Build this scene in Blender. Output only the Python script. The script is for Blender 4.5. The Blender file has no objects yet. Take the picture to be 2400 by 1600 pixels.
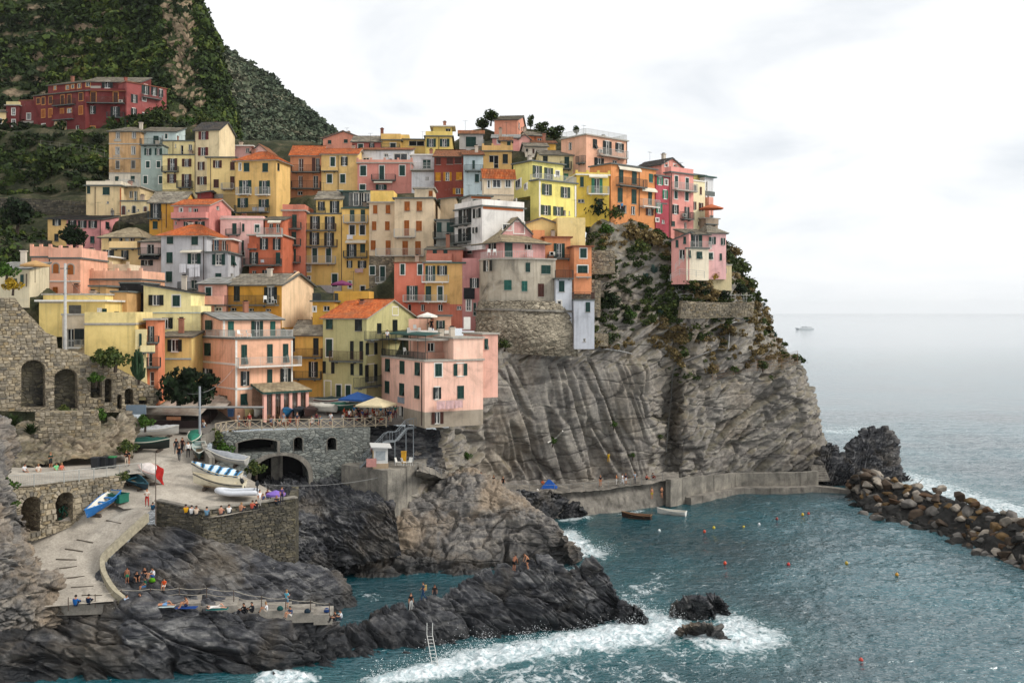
import bpy,math,random
import numpy as np
from mathutils import Vector,Matrix
random.seed(7); RNG = np.random.default_rng(11)
scene = bpy.context.scene
COL = scene.collection
R_ = math.radians
F,CX,HY,CZ = 2300.0,1200.0,732.0,30.0      # focal length and horizon of the 2400 px photograph, eye height above the sea
cam_d = bpy.data.cameras.new('camera'); cam = bpy.data.objects.new('camera',cam_d); COL.objects.link(cam)
cam.location = (0,0,CZ); cam.rotation_euler = (R_(90),0,0)
cam_d.sensor_width = 36; cam_d.lens = 36 * F / 2400; cam_d.shift_y = -(800 - HY) / 2400
cam_d.clip_start = 1; cam_d.clip_end = 60000
scene.camera = cam
scene.view_settings.view_transform = 'Standard'; scene.view_settings.look = 'None'
scene.view_settings.exposure = 0.85; scene.view_settings.gamma = 1
SUN_AZ,SUN_EL = 100.0,38.0                      # degrees clockwise from straight ahead; the light comes over the sea
world = bpy.data.worlds.new('World'); scene.world = world; world.use_nodes = True
def build_world():
    nt = world.node_tree; N = nt.nodes; Lk = nt.links; N.clear()
    def nd(t,**k):
        n = N.new(t)
        for a,b in k.items(): setattr(n,a,b)
        return n
    out = nd('ShaderNodeOutputWorld')
    sky = nd('ShaderNodeTexSky'); sky.sky_type = 'NISHITA'; sky.sun_disc = False
    sky.sun_elevation = R_(SUN_EL); sky.sun_rotation = R_(SUN_AZ)
    b1 = nd('ShaderNodeBackground'); b1.inputs[1].default_value = 0.10
    Lk.new(sky.outputs[0],b1.inputs[0])
    tc = nd('ShaderNodeTexCoord')
    sep = nd('ShaderNodeSeparateXYZ'); Lk.new(tc.outputs['Generated'],sep.inputs[0])
    zz = nd('ShaderNodeMath',operation='MAXIMUM'); Lk.new(sep.outputs[2],zz.inputs[0]); zz.inputs[1].default_value = 0.0
    za = nd('ShaderNodeMath',operation='ADD'); Lk.new(zz.outputs[0],za.inputs[0]); za.inputs[1].default_value = 0.22
    dx = nd('ShaderNodeMath',operation='DIVIDE'); Lk.new(sep.outputs[0],dx.inputs[0]); Lk.new(za.outputs[0],dx.inputs[1])
    dy = nd('ShaderNodeMath',operation='DIVIDE'); Lk.new(sep.outputs[1],dy.inputs[0]); Lk.new(za.outputs[0],dy.inputs[1])
    cmb = nd('ShaderNodeCombineXYZ'); Lk.new(dx.outputs[0],cmb.inputs[0]); Lk.new(dy.outputs[0],cmb.inputs[1])
    n1 = nd('ShaderNodeTexNoise'); n1.inputs['Scale'].default_value = 1.5; n1.inputs['Detail'].default_value = 7; n1.inputs['Roughness'].default_value = 0.56; n1.inputs['Distortion'].default_value = 0.5
    Lk.new(cmb.outputs[0],n1.inputs['Vector'])
    r1 = nd('ShaderNodeValToRGB'); Lk.new(n1.outputs[0],r1.inputs[0])
    e = r1.color_ramp.elements
    e[0].position = 0.30; e[0].color = (0.43,0.455,0.485,1); e[1].position = 0.66; e[1].color = (0.68,0.675,0.66,1)
    m = e.new(0.47); m.color = (0.56,0.57,0.58,1)
    low = nd('ShaderNodeMapRange'); low.inputs[1].default_value = 0.0; low.inputs[2].default_value = 0.16; low.inputs[3].default_value = 0.85; low.inputs[4].default_value = 0.0
    Lk.new(sep.outputs[2],low.inputs[0])
    mx = nd('ShaderNodeMixRGB'); Lk.new(low.outputs[0],mx.inputs[0]); Lk.new(r1.outputs[0],mx.inputs[1]); mx.inputs[2].default_value = (0.57,0.58,0.595,1)
    b2 = nd('ShaderNodeBackground'); b2.inputs[1].default_value = 1.0; Lk.new(mx.outputs[0],b2.inputs[0])
    mix = nd('ShaderNodeMixShader'); mix.inputs[0].default_value = 0.96
    Lk.new(b1.outputs[0],mix.inputs[1]); Lk.new(b2.outputs[0],mix.inputs[2]); Lk.new(mix.outputs[0],out.inputs[0])
build_world()
sun_d = bpy.data.lights.new('sun','SUN'); sun_d.energy = 1.5; sun_d.angle = R_(20); sun_d.color = (1.0,0.955,0.89)
sun = bpy.data.objects.new('sun',sun_d); COL.objects.link(sun)
_sd = Vector((math.sin(R_(SUN_AZ)) * math.cos(R_(SUN_EL)),math.cos(R_(SUN_AZ)) * math.cos(R_(SUN_EL)),math.sin(R_(SUN_EL))))
sun.rotation_euler = _sd.to_track_quat('Z','Y').to_euler()

def W(px,py,Y):
    "photograph pixel at a distance -> world point"
    return np.array(((px - CX) / F * Y,Y,CZ - (py - HY) / F * Y))
def Wz(px,py,z):
    "photograph pixel on a level -> world point"
    return W(px,py,(CZ - z) * F / (py - HY))
REG = {'A': (0,150,5.2267),'B': (200,270,5.2267),'C': (650,280,5.2267),'D': (1000,240,5.2267),'E': (1300,280,5.2267),
       'F': (0,450,5.2267),'G': (350,430,5.2267),'H': (650,430,5.2267),'I': (1050,480,4.48),'J': (60,620,4.612),
       'K': (420,680,5.6),'L': (780,720,5.407),'M': (1350,450,3.8236),'N': (0,600,3.919),'O': (280,900,4.612),
       'P': (0,1000,5.2275),'Q': (80,1280,3.178),'R': (780,940,3.9207),'S': (900,1220,2.7349),'T': (1180,980,2.94),
       'U': (1800,980,3.7333),'V': (0,0,2.9037),'X': (0,0,1.0)}
def Z(r,x,y):
    a = REG[r]; return a[0] + x / a[2],a[1] + y / a[2]

_perm = np.random.default_rng(5).permutation(256); _perm = np.concatenate([_perm,_perm,_perm])
_g = np.random.default_rng(6).normal(size=(256,3)); _g /= np.linalg.norm(_g,axis=1)[:,None]
def _hash(i,j,k): return _perm[_perm[_perm[i & 255] + (j & 255)] + (k & 255)]
def perlin(p):
    pi = np.floor(p).astype(int); f = p - pi
    u = f * f * f * (f * (f * 6 - 15) + 10)
    r = 0
    for a in (0,1):
        wx = u[:,0] if a else 1 - u[:,0]
        for b in (0,1):
            wy = u[:,1] if b else 1 - u[:,1]
            for c in (0,1):
                wz = u[:,2] if c else 1 - u[:,2]
                g = _g[_hash(pi[:,0] + a,pi[:,1] + b,pi[:,2] + c)]
                r = r + wx * wy * wz * (g[:,0] * (f[:,0] - a) + g[:,1] * (f[:,1] - b) + g[:,2] * (f[:,2] - c))
    return r * 1.5
def fbm(p,oct=5,gain=0.5,lac=2.03):
    r = 0; a = 1.0; q = np.array(p,float)
    for i in range(oct):
        r = r + a * perlin(q); a *= gain; q = q * lac + 17.3
    return r
def ridged(p,oct=5,gain=0.5):
    r = 0; a = 1.0; q = np.array(p,float)
    for i in range(oct):
        r = r + a * (1 - 2 * np.abs(perlin(q))); a *= gain; q = q * 2.07 + 9.1
    return r
_wr = np.random.default_rng(8).random((256,4))
def worley(p):
    "distance to the nearest and second nearest cell point, and a random number of the nearest cell"
    pi = np.floor(p).astype(int); f1 = np.full(len(p),9.0); f2 = f1.copy(); cid = np.zeros(len(p))
    for a in (-1,0,1):
        for b in (-1,0,1):
            for c in (-1,0,1):
                h = _hash(pi[:,0] + a,pi[:,1] + b,pi[:,2] + c); w = _wr[h]
                d = np.sqrt((pi[:,0] + a + w[:,0] - p[:,0]) ** 2 + (pi[:,1] + b + w[:,1] - p[:,1]) ** 2 + (pi[:,2] + c + w[:,2] - p[:,2]) ** 2)
                n = d < f1
                f2 = np.where(n,f1,np.minimum(f2,d)); cid = np.where(n,w[:,3],cid); f1 = np.where(n,d,f1)
    return f1,f2,cid

def tag(o,label=None,cat=None,group=None,kind=None):
    if label: o['label'] = label
    if cat: o['category'] = cat
    if group: o['group'] = group
    if kind: o['kind'] = kind
    return o
def link(o,parent=None):
    COL.objects.link(o)
    if parent is not None: o.parent = parent
    return o
def empty(name,loc,rz=0):
    o = bpy.data.objects.new(name,None); o.location = loc; o.rotation_euler = (0,0,rz); o.empty_display_size = 0.3
    return link(o)
def np_mesh(name,verts,faces,mats=(),smooth=False,midx=None):
    m = bpy.data.meshes.new(name)
    verts = np.asarray(verts,np.float32); faces = np.asarray(faces,np.int32)
    n,k = faces.shape
    m.vertices.add(len(verts)); m.vertices.foreach_set('co',verts.ravel())
    m.loops.add(n * k); m.loops.foreach_set('vertex_index',faces.ravel())
    m.polygons.add(n); m.polygons.foreach_set('loop_start',np.arange(0,n * k,k,dtype=np.int32))
    if smooth: m.polygons.foreach_set('use_smooth',np.ones(n,bool))
    if midx is not None: m.polygons.foreach_set('material_index',np.asarray(midx,np.int32))
    for x in mats: m.materials.append(x)
    m.update(calc_edges=True); m.validate()
    return m
def mobj(name,mesh,parent=None,loc=(0,0,0),rz=0,scale=None):
    o = bpy.data.objects.new(name,mesh); o.location = loc
    if rz: o.rotation_euler = (0,0,rz)
    if scale is not None: o.scale = scale
    return link(o,parent)
class MB:
    "collects simple shapes into one mesh"
    def __init__(s): s.v = []; s.f = []; s.m = []
    def add(s,vs,fs,mi=0):
        b = len(s.v); s.v.extend([tuple(map(float,q)) for q in vs]); s.f.extend([tuple(b + i for i in f) for f in fs]); s.m.extend([mi] * len(fs))
    def box(s,x0,x1,y0,y1,z0,z1,mi=0):
        s.add([(x0,y0,z0),(x1,y0,z0),(x1,y1,z0),(x0,y1,z0),(x0,y0,z1),(x1,y0,z1),(x1,y1,z1),(x0,y1,z1)],
              [(0,3,2,1),(4,5,6,7),(0,1,5,4),(1,2,6,5),(2,3,7,6),(3,0,4,7)],mi)
    def tube(s,pts,r,n=6,mi=0,cap=True):
        pts = [np.array(p,float) for p in pts]; rs = r if hasattr(r,'__len__') else [r] * len(pts)
        rings = []; prev = None
        for i,p in enumerate(pts):
            d = pts[min(i + 1,len(pts) - 1)] - pts[max(i - 1,0)]; d = d / (np.linalg.norm(d) + 1e-9)
            a = np.array((0,0,1.0)) if abs(d[2]) < 0.9 else np.array((1.0,0,0))
            if prev is not None: a = prev
            e1 = np.cross(d,a); e1 /= np.linalg.norm(e1) + 1e-9; e2 = np.cross(d,e1); prev = a
            rings.append([p + rs[i] * (math.cos(t) * e1 + math.sin(t) * e2) for t in np.linspace(0,2 * math.pi,n,endpoint=False)])
        b = len(s.v)
        vs = [q for g in rings for q in g]; fs = []
        for i in range(len(pts) - 1):
            for j in range(n):
                k = (j + 1) % n; fs.append((i * n + j,(i + 1) * n + j,(i + 1) * n + k,i * n + k))
        if cap: fs.append(tuple(range(n))); fs.append(tuple(reversed(range((len(pts) - 1) * n,len(pts) * n))))
        s.add(vs,fs,mi)
    def lathe(s,prof,n=10,c=(0,0,0),mi=0):
        "profile of (radius, z)"
        vs = []; fs = []
        for r,z in prof:
            for t in np.linspace(0,2 * math.pi,n,endpoint=False): vs.append((c[0] + r * math.cos(t),c[1] + r * math.sin(t),c[2] + z))
        for i in range(len(prof) - 1):
            for j in range(n):
                k = (j + 1) % n; fs.append((i * n + j,i * n + k,(i + 1) * n + k,(i + 1) * n + j))
        fs.append(tuple(range(n))[::-1]); fs.append(tuple(range((len(prof) - 1) * n,len(prof) * n)))
        s.add(vs,fs,mi)
    def mesh(s,name,mats,smooth=False):
        m = bpy.data.meshes.new(name); m.from_pydata(s.v,[],s.f)
        for x in (mats if isinstance(mats,(list,tuple)) else [mats]): m.materials.append(x)
        if any(s.m): m.polygons.foreach_set('material_index',s.m)
        if smooth: m.polygons.foreach_set('use_smooth',[True] * len(s.f))
        m.update(); return m
    def build(s,name,mats,parent=None,loc=(0,0,0),rz=0,smooth=False):
        return mobj(name,s.mesh(name,mats,smooth),parent,loc,rz)

def lin(h):
    h = h.lstrip('#'); c = [int(h[i:i + 2],16) / 255 for i in (0,2,4)]
    return tuple(x / 12.92 if x <= 0.04045 else ((x + 0.055) / 1.055) ** 2.4 for x in c)
MATS = {}
class NT:
    def __init__(s,name):
        s.mat = bpy.data.materials.new(name); s.mat.use_nodes = True; s.t = s.mat.node_tree; s.t.nodes.clear()
        s.out = s.n('ShaderNodeOutputMaterial'); s.b = s.n('ShaderNodeBsdfPrincipled'); s.t.links.new(s.b.outputs[0],s.out.inputs[0])
        s.geo = None
    def n(s,t,**k):
        x = s.t.nodes.new(t)
        for a,b in k.items(): setattr(x,a,b)
        return x
    def l(s,a,b): s.t.links.new(a,b)
    def pos(s):
        if s.geo is None: s.geo = s.n('ShaderNodeNewGeometry')
        return s.geo.outputs['Position']
    def objco(s):
        return s.n('ShaderNodeTexCoord').outputs['Object']
    def mapping(s,v,scale=(1,1,1),rot=(0,0,0)):
        m = s.n('ShaderNodeMapping'); m.inputs['Scale'].default_value = scale; m.inputs['Rotation'].default_value = rot; s.l(v,m.inputs[0]); return m.outputs[0]
    def noise(s,v,scale,detail=5,rough=0.55,dist=0):
        x = s.n('ShaderNodeTexNoise'); x.inputs['Scale'].default_value = scale; x.inputs['Detail'].default_value = detail
        x.inputs['Roughness'].default_value = rough; x.inputs['Distortion'].default_value = dist; s.l(v,x.inputs['Vector']); return x.outputs[0]
    def n_col(s,v,scale):
        x = s.n('ShaderNodeTexNoise'); x.inputs['Scale'].default_value = scale; x.inputs['Detail'].default_value = 4; s.l(v,x.inputs['Vector']); return x.outputs['Color']
    def voro(s,v,scale,feature='F1',out=0,rnd=1.0):
        x = s.n('ShaderNodeTexVoronoi'); x.feature = feature; x.inputs['Scale'].default_value = scale
        x.inputs['Randomness'].default_value = rnd; s.l(v,x.inputs['Vector']); return x.outputs[out]
    def ramp(s,v,stops):
        x = s.n('ShaderNodeValToRGB'); s.l(v,x.inputs[0]); e = x.color_ramp.elements
        while len(e) > 1: e.remove(e[-1])
        for i,(p,c) in enumerate(stops):
            c = (c,c,c) if not hasattr(c,'__len__') else c
            if i == 0: e[0].position = p; e[0].color = (*c,1)
            else:
                q = e.new(p); q.color = (*c,1)
        return x.outputs[0]
    def mix(s,f,a,b,mode='MIX'):
        x = s.n('ShaderNodeMixRGB'); x.blend_type = mode
        for i,v in enumerate((f,a,b)):
            if hasattr(v,'links'): s.l(v,x.inputs[i])
            elif i == 0: x.inputs[0].default_value = v
            else: x.inputs[i].default_value = (*v,1) if len(v) == 3 else v
        return x.outputs[0]
    def math(s,op,a,b=0.0,clamp=False):
        x = s.n('ShaderNodeMath'); x.operation = op; x.use_clamp = clamp
        for i,v in enumerate((a,b)):
            if hasattr(v,'links'): s.l(v,x.inputs[i])
            else: x.inputs[i].default_value = v
        return x.outputs[0]
    def attr(s,name,out='Fac'):
        x = s.n('ShaderNodeAttribute'); x.attribute_name = name; return x.outputs[out]
    def bump(s,h,strength=0.4,dist=0.05,normal=None):
        x = s.n('ShaderNodeBump'); (s.l(strength,x.inputs['Strength']) if hasattr(strength,'links') else setattr(x.inputs['Strength'],'default_value',strength)); x.inputs['Distance'].default_value = dist
        s.l(h,x.inputs['Height'])
        if normal is not None: s.l(normal,x.inputs['Normal'])
        return x.outputs[0]
    def set(s,col=None,rough=None,normal=None,spec=None,metal=None):
        def pt(v,name):
            if v is None: return
            if hasattr(v,'links'): s.l(v,s.b.inputs[name])
            else: s.b.inputs[name].default_value = (*v,1) if hasattr(v,'__len__') else v
        pt(col,'Base Color'); pt(rough,'Roughness'); pt(spec,'Specular IOR Level'); pt(metal,'Metallic')
        if normal is not None: s.l(normal,s.b.inputs['Normal'])
        return s.mat
def plain(name,hexc,rough=0.6,var=0.12,scale=3.0,spec=0.4,metal=0.0,bump=0.0):
    "painted or bare material with a little wear"
    key = (name,hexc)
    if key in MATS: return MATS[key]
    t = NT(name); c = lin(hexc) if isinstance(hexc,str) else hexc
    nz = t.noise(t.pos(),scale,4)
    lo = tuple(x * (1 - var * 1.6) for x in c); hi = tuple(min(1,x * (1 + var)) for x in c)
    col = t.ramp(nz,[(0.3,lo),(0.7,hi)])
    m = t.set(col,rough,t.bump(nz,bump,0.02) if bump else None,spec,metal)
    MATS[key] = m; return m
def wallmat(hexc,wear=1.0):
    wear = wear * 1.3
    "lime-washed render: faded patches, streaks below ledges, fine grain"
    key = ('render',hexc,wear)
    if key in MATS: return MATS[key]
    t = NT('painted_render_' + hexc); c = lin(hexc); P = t.pos()
    g = 0.3 * c[0] + 0.59 * c[1] + 0.11 * c[2]; c = tuple(min(.88,(x * .93 + g * .07) * 1.28 + .008) for x in c)
    big = t.noise(P,0.33,5,0.6,0.6)
    st = t.noise(t.mapping(P,(2.2,2.2,0.16)),1.0,5,0.6)
    fine = t.noise(P,5.0,3)
    c0 = tuple(x * (1 - 0.30 * wear) for x in c); c1 = tuple(min(0.95,x * 1.05 + 0.015 * wear) for x in c)
    col = t.ramp(big,[(0.28,c0),(0.46,tuple(x * (1 - .06 * wear) for x in c)),(0.72,c1)])
    grime = tuple(0.30 * x + 0.02 for x in c)
    sf = t.math('MULTIPLY',t.ramp(st,[(0.50,0.0),(0.78,1.0)]),0.34 * wear)
    col = t.mix(sf,col,grime)
    pf = t.math('MULTIPLY',t.ramp(t.noise(P,0.9,6,0.7),[(0.60,0.0),(0.66,1.0)]),0.20 * wear)
    col = t.mix(pf,col,tuple(min(.9,x * .55 + 0.2) for x in c))
    col = t.mix(0.14,col,t.ramp(fine,[(0.3,0.35),(0.7,0.65)]),'OVERLAY')
    m = t.set(col,0.88,t.bump(fine,0.25,0.02),0.2)
    MATS[key] = m; return m
def _crom(P,n):
    "Catmull-Rom along axis 0 of a control grid"
    m = P.shape[0]; t = np.linspace(0,m - 1,n); i = np.minimum(t.astype(int),m - 2); f = (t - i).reshape((-1,) + (1,) * (P.ndim - 1))
    E = np.concatenate([2 * P[:1] - P[1:2],P,2 * P[-1:] - P[-2:-1]])
    a,b,c,d = E[i],E[i + 1],E[i + 2],E[i + 3]
    return 0.5 * (2 * b + (c - a) * f + (2 * a - 5 * b + 4 * c - d) * f ** 2 + (3 * b - a - 3 * c + d) * f ** 3)
def sheet(rows,nu,nv,world=False):
    P = np.array([[q if world else W(*q) for q in r] for r in rows],float)
    P = _crom(P,nv); return np.swapaxes(_crom(np.swapaxes(P,0,1),nu),0,1)
def normals(V):
    du = np.gradient(V,axis=1); dv = np.gradient(V,axis=0)
    n = np.cross(du,dv); n /= np.linalg.norm(n,axis=2,keepdims=True) + 1e-9
    c = np.array((0,0,CZ + 25)) - V
    if np.mean(np.sum(n * c,axis=2)) < 0: n = -n
    return n
def rockify(V,amp=1.0,size=3.0,tilt=(('Y',25),),thin=(1,1,2.2),crack=0.5,blocks=1.0,mask=None,seed=0.0,strata=0.35,fine=1.0):
    sh = V.shape; N = normals(V).reshape(-1,3); p = V.reshape(-1,3)
    M = np.eye(3)
    for ax,a in tilt: M = np.array(Matrix.Rotation(R_(a),3,ax)) @ M
    q = p @ M.T * np.array(thin) / size + seed
    wob = np.stack([fbm(q * 0.6 + 3,3),fbm(q * 0.6 + 41,3),fbm(q * 0.6 + 77,3)],1)
    q = q + 0.45 * wob
    f1,f2,c1 = worley(q * 0.55); g1,g2,c2 = worley(q * 1.45 + 31); 
    d = blocks * ((c1 - 0.5) * 1.3 + (c2 - 0.5) * 0.6)
    ck = np.clip(.55 + 1.5 * fbm(q * .8 + 61,3),0.05,1.3)
    d -= ck * crack * (np.clip(0.12 - (f2 - f1),0,1) / 0.12) ** 0.7 * 1.1
    d -= (1.25 - ck) * crack * (np.clip(0.14 - (g2 - g1),0,1) / 0.14) ** 0.8 * 0.5
    d += 0.8 * fbm(p / (size * 2.4) + seed,4)
    lay = q[:,2] * 3.1 + 1.2 * wob[:,0]
    d += strata * (np.abs((lay % 1.0) - 0.5) * 2 - 0.5)
    h1,h2,c3 = worley(q * 4.1 + 7)
    d += fine * (0.22 * (c3 - .5) + 0.26 * fbm(q * 5.0,4,0.6))
    d = d * amp
    if mask is not None: d = d * mask.reshape(-1)
    return (p + N * d[:,None]).reshape(sh)
def grid_faces(nv,nu):
    i = np.arange(nv * nu).reshape(nv,nu)
    return np.stack([i[:-1,:-1],i[:-1,1:],i[1:,1:],i[1:,:-1]],-1).reshape(-1,4)
def sheet_obj(name,V,mat,smooth=True):
    nv,nu = V.shape[:2]
    n = np.cross(np.gradient(V,axis=1),np.gradient(V,axis=0)); c = np.array((0,0,CZ + 25)) - V
    f = grid_faces(nv,nu)
    if np.mean(np.sum(n * c,axis=2)) < 0: f = f[:,::-1]
    m = np_mesh(name,V.reshape(-1,3),f,[mat],smooth)
    return mobj(name,m)
def onto(V,px,py):
    "point of a sheet that shows at a pixel"
    q = V.reshape(-1,3); sx = CX + q[:,0] / q[:,1] * F; sy = HY - (q[:,2] - CZ) / q[:,1] * F
    d = (sx - px) ** 2 + (sy - py) ** 2
    k = np.argsort(d)[:6]; return q[k[np.argmin(q[k,1])]]

def rockmat(name,light,mid,dark,tilt=(0,25,0),warm=None,wet=2.2,rust=0.3,scale=1.0,moss=0.0):
    t = NT(name); P = t.pos()
    warp = t.noise(P,0.25 * scale,4)
    v = t.mapping(P,(0.35 * scale,0.35 * scale,1.6 * scale),tuple(R_(a) for a in tilt))
    st = t.noise(v,1.0,7,0.62,0.8)
    big = t.noise(P,0.11 * scale,5,0.6,0.4)
    fine = t.noise(P,2.6 * scale,6,0.65)
    col = t.ramp(st,[(0.30,lin(dark)),(0.47,lin(mid)),(0.68,lin(light))])
    col = t.mix(t.ramp(big,[(0.38,0.0),(0.62,0.5)]),col,lin(mid))
    if warm: col = t.mix(t.ramp(t.noise(P,0.16 * scale,4,0.6,0.5),[(0.50,0.0),(0.66,rust * 2)]),col,lin(warm))
    col = t.mix(0.55,col,t.ramp(fine,[(0.28,0.18),(0.72,0.82)]),'OVERLAY')
    wv = t.mix(0.35,t.mapping(P,(0.22 * scale,0.22 * scale,0.95 * scale),tuple(R_(a) for a in tilt)),t.n_col(P,.5 * scale))
    vc = t.voro(wv,1.0,'DISTANCE_TO_EDGE')
    col = t.mix(t.math('MULTIPLY',t.ramp(vc,[(0.0,0.8),(0.03,0.0)]),t.ramp(big,[(.42,0.0),(.56,1.0)])),col,lin('#1a1a1b'))
    sp = t.ramp(t.noise(P,1.3 * scale,6,0.7),[(0.655,0.0),(0.70,0.55)])
    col = t.mix(sp,col,lin('#b9b4a8'))
    z = t.n('ShaderNodeSeparateXYZ'); t.l(P,z.inputs[0])
    if moss:
        nz = t.n('ShaderNodeSeparateXYZ'); t.l(t.geo.outputs['Normal'],nz.inputs[0])
        mf = t.math('MULTIPLY',t.ramp(t.math('ADD',t.math('MULTIPLY',nz.outputs[2],0.5),t.noise(P,0.5,5)),[(0.62,0.0),(0.82,1.0)]),moss)
        col = t.mix(mf,col,t.ramp(t.noise(P,1.1,4),[(0.3,lin('#2b3320')),(0.55,lin('#5a5331')),(0.75,lin('#7a5f39'))]))
    if wet:
        wl = t.math('ADD',z.outputs[2],t.math('MULTIPLY',t.math('SUBTRACT',warp,0.5),4.0))
        wf = t.ramp(t.math('DIVIDE',wl,wet),[(0.25,0.80),(1.0,0.0)])
        col = t.mix(wf,col,lin('#14171a'))
        rg = t.ramp(wf,[(0.0,0.85),(0.8,0.42)])
    else: rg = 0.88
    h = t.math('ADD',t.math('MULTIPLY',st,1.2),t.math('ADD',fine,t.math('MULTIPLY',t.ramp(vc,[(0.0,0.0),(0.06,1.0)]),0.8)))
    return t.set(col,rg,t.bump(h,0.6,0.22),0.25)
M_CLIFF = rockmat('cliff_rock','#a19b90','#7d7872','#363433',(0,68,20),'#93826a',3.0,0.16,0.5,0.4)
M_SLATE = rockmat('dark_slate_rock','#7e7d7b','#3e3f43','#15171a',(20,30,0),'#6b6152',2.6,0.25,1.0)
M_ISLE = rockmat('grey_rock','#938c82','#65625f','#2c2d30',(10,24,10),'#8d7c67',3.2,0.35,1.0)
M_TAN = rockmat('tan_hillside_rock','#a59b8a','#7f7668','#45413b',(0,60,0),'#94795a',0,0.2,0.6,0.4)

def earthmat(name,a,b,c,scale=0.4):
    t = NT(name); P = t.pos(); n = t.noise(P,scale,6,0.6,0.3); f = t.noise(P,scale * 8,4)
    col = t.ramp(n,[(0.3,lin(a)),(0.5,lin(b)),(0.7,lin(c))])
    col = t.mix(0.5,col,t.ramp(f,[(0.3,0.2),(0.7,0.8)]),'OVERLAY')
    return t.set(col,0.95,t.bump(f,0.6,0.2),0.1)
M_EARTH = earthmat('hillside_earth','#20261a','#3a3c2a','#5a5342')

HEAD_COLS = [  # from the foot of the cliff to the plateau, column by column
 [(930,1150,117),(950,1092,121),(985,1050,126),(1040,1000,131),(1075,960,134),(1110,880,137),(1130,800,143),(1140,750,155),(1150,700,165)],
 [(1010,1170,123),(1015,1098,126),(1030,1050,130),(1065,990,134),(1095,930,136),(1125,850,138),(1145,790,143),(1155,745,155),(1160,700,167)],
 [(1090,1190,135),(1090,1128,137),(1090,1060,138),(1105,970,138),(1130,880,139),(1155,815,140),(1170,775,144),(1180,740,156),(1185,700,168)],
 [(1190,1200,145),(1180,1140,146),(1180,1060,144.5),(1185,960,143),(1200,870,142.5),(1215,800,143.5),(1225,772,147),(1230,735,157),(1230,700,168)],
 [(1300,1200,150),(1290,1138,151),(1290,1040,149),(1295,940,147),(1305,850,146.5),(1310,805,147.5),(1325,765,150),(1335,735,158),(1335,690,168)],
 [(1420,1190,155),(1420,1128,156),(1415,1030,154),(1410,940,152),(1400,850,151),(1395,800,151.5),(1390,720,154),(1388,620,159),(1388,505,168)],
 [(1525,1185,158),(1522,1120,158),(1522,1030,157),(1515,940,155),(1505,860,154),(1495,790,154.5),(1485,700,157),(1478,610,161),(1470,515,170)],
 [(1568,1170,164),(1566,1112,165),(1566,1020,166),(1570,930,165),(1578,855,160),(1570,780,158),(1555,690,160),(1550,615,163),(1550,545,171)],
 [(1610,1170,164),(1605,1112,163),(1605,1020,162),(1605,920,161.5),(1605,845,160.5),(1600,770,159),(1590,690,160),(1580,630,162),(1580,560,172)],
 [(1690,1160,171),(1690,1108,170),(1685,1015,168),(1680,920,166),(1675,835,164.5),(1670,760,163),(1655,690,160),(1640,650,161),(1635,560,175)],
 [(1790,1160,175),(1785,1106,174),(1780,1015,172.5),(1770,920,171),(1755,825,169),(1740,745,168),(1715,690,165),(1700,650,168),(1690,560,182)],
 [(1880,1160,178),(1876,1103,177),(1872,1010,176),(1855,920,175),(1818,825,175),(1770,735,175),(1732,665,175),(1712,620,179),(1698,570,190)],
 [(1950,1160,184),(1942,1098,183),(1928,1010,183),(1892,900,183),(1850,815,183),(1792,735,184),(1745,650,186),(1716,590,190),(1702,565,196)],
 [(1945,1140,203),(1930,1085,205),(1912,1010,207),(1875,890,208),(1832,810,210),(1775,730,212),(1730,650,214),(1700,590,216),(1685,562,220)]]
def build_headland():
    rows = [list(r) for r in zip(*HEAD_COLS)]
    V = sheet(rows,460,300)
    sx = CX + V[...,0] / V[...,1] * F; sy = HY - (V[...,2] - CZ) / V[...,1] * F
    up = np.clip((sy - 560) / 160,0.25,1); lo = np.clip((1150 - sy) / 60,0.3,1)
    slab = np.clip((sx - 1110) / 60,0,1) * np.clip((1545 - sx) / 30,0,1) * np.clip((sy - 830) / 40,0,1)
    V1 = rockify(V,1.3,13.0,(('Y',-70),('Z',12)),(.6,.8,4.6),1.0,0.75,up * lo,2.0,0.04,.16)
    V2 = rockify(V,1.35,7.0,(('Y',40),('X',12)),(.8,.9,2.8),0.9,0.75,up * lo,5.0,0.2,.5)
    k = slab[...,None]
    V = V1 * k + V2 * (1 - k)
    o = sheet_obj('headland_cliff',V,M_CLIFF); tag(o,kind='structure')
    return V
HEAD = build_headland()

def rock(name,label,rows,nu,nv,mat,group=None,**k):
    V = sheet(rows,nu,nv)
    e = np.ones(V.shape[:2])
    V = rockify(V,mask=e,**k)
    o = sheet_obj(name,V,mat); tag(o,label,'rock',group); return V
def crest_rock(name,label,crest,base,Yc,dYf,dYb,nu,nv,mat,group=None,**k):
    """rock with a skyline (px, py) at distance Yc, a waterline below it (py at the same columns), and a back side"""
    r = [[],[],[],[],[]]
    for i,((x,y),yb) in enumerate(zip(crest,base)):
        yc = Yc[i] if hasattr(Yc,'__len__') else Yc
        yw = (CZ + 1.2) * F / (yb + 12 - HY)
        r[0].append((x,HY + (CZ + 1.2) * F / yw,yw))
        for j,(a,b) in enumerate(((0.45,0.62),(0.85,0.93))):
            Y = yw * (1 - b) + yc * b if False else yw + (yc - yw) * (a * 0.75)
            r[1 + j].append((x,yb + (y - yb) * b * (0.72 if j == 0 else 1.0),Y))
        r[3].append((x,y,yc))
        r[4].append((CX + (x - CX),HY + (CZ + 1.5) * F / (yc + dYb),yc + dYb))
    return rock(name,label,r,nu,nv,mat,group,**k)
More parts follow.
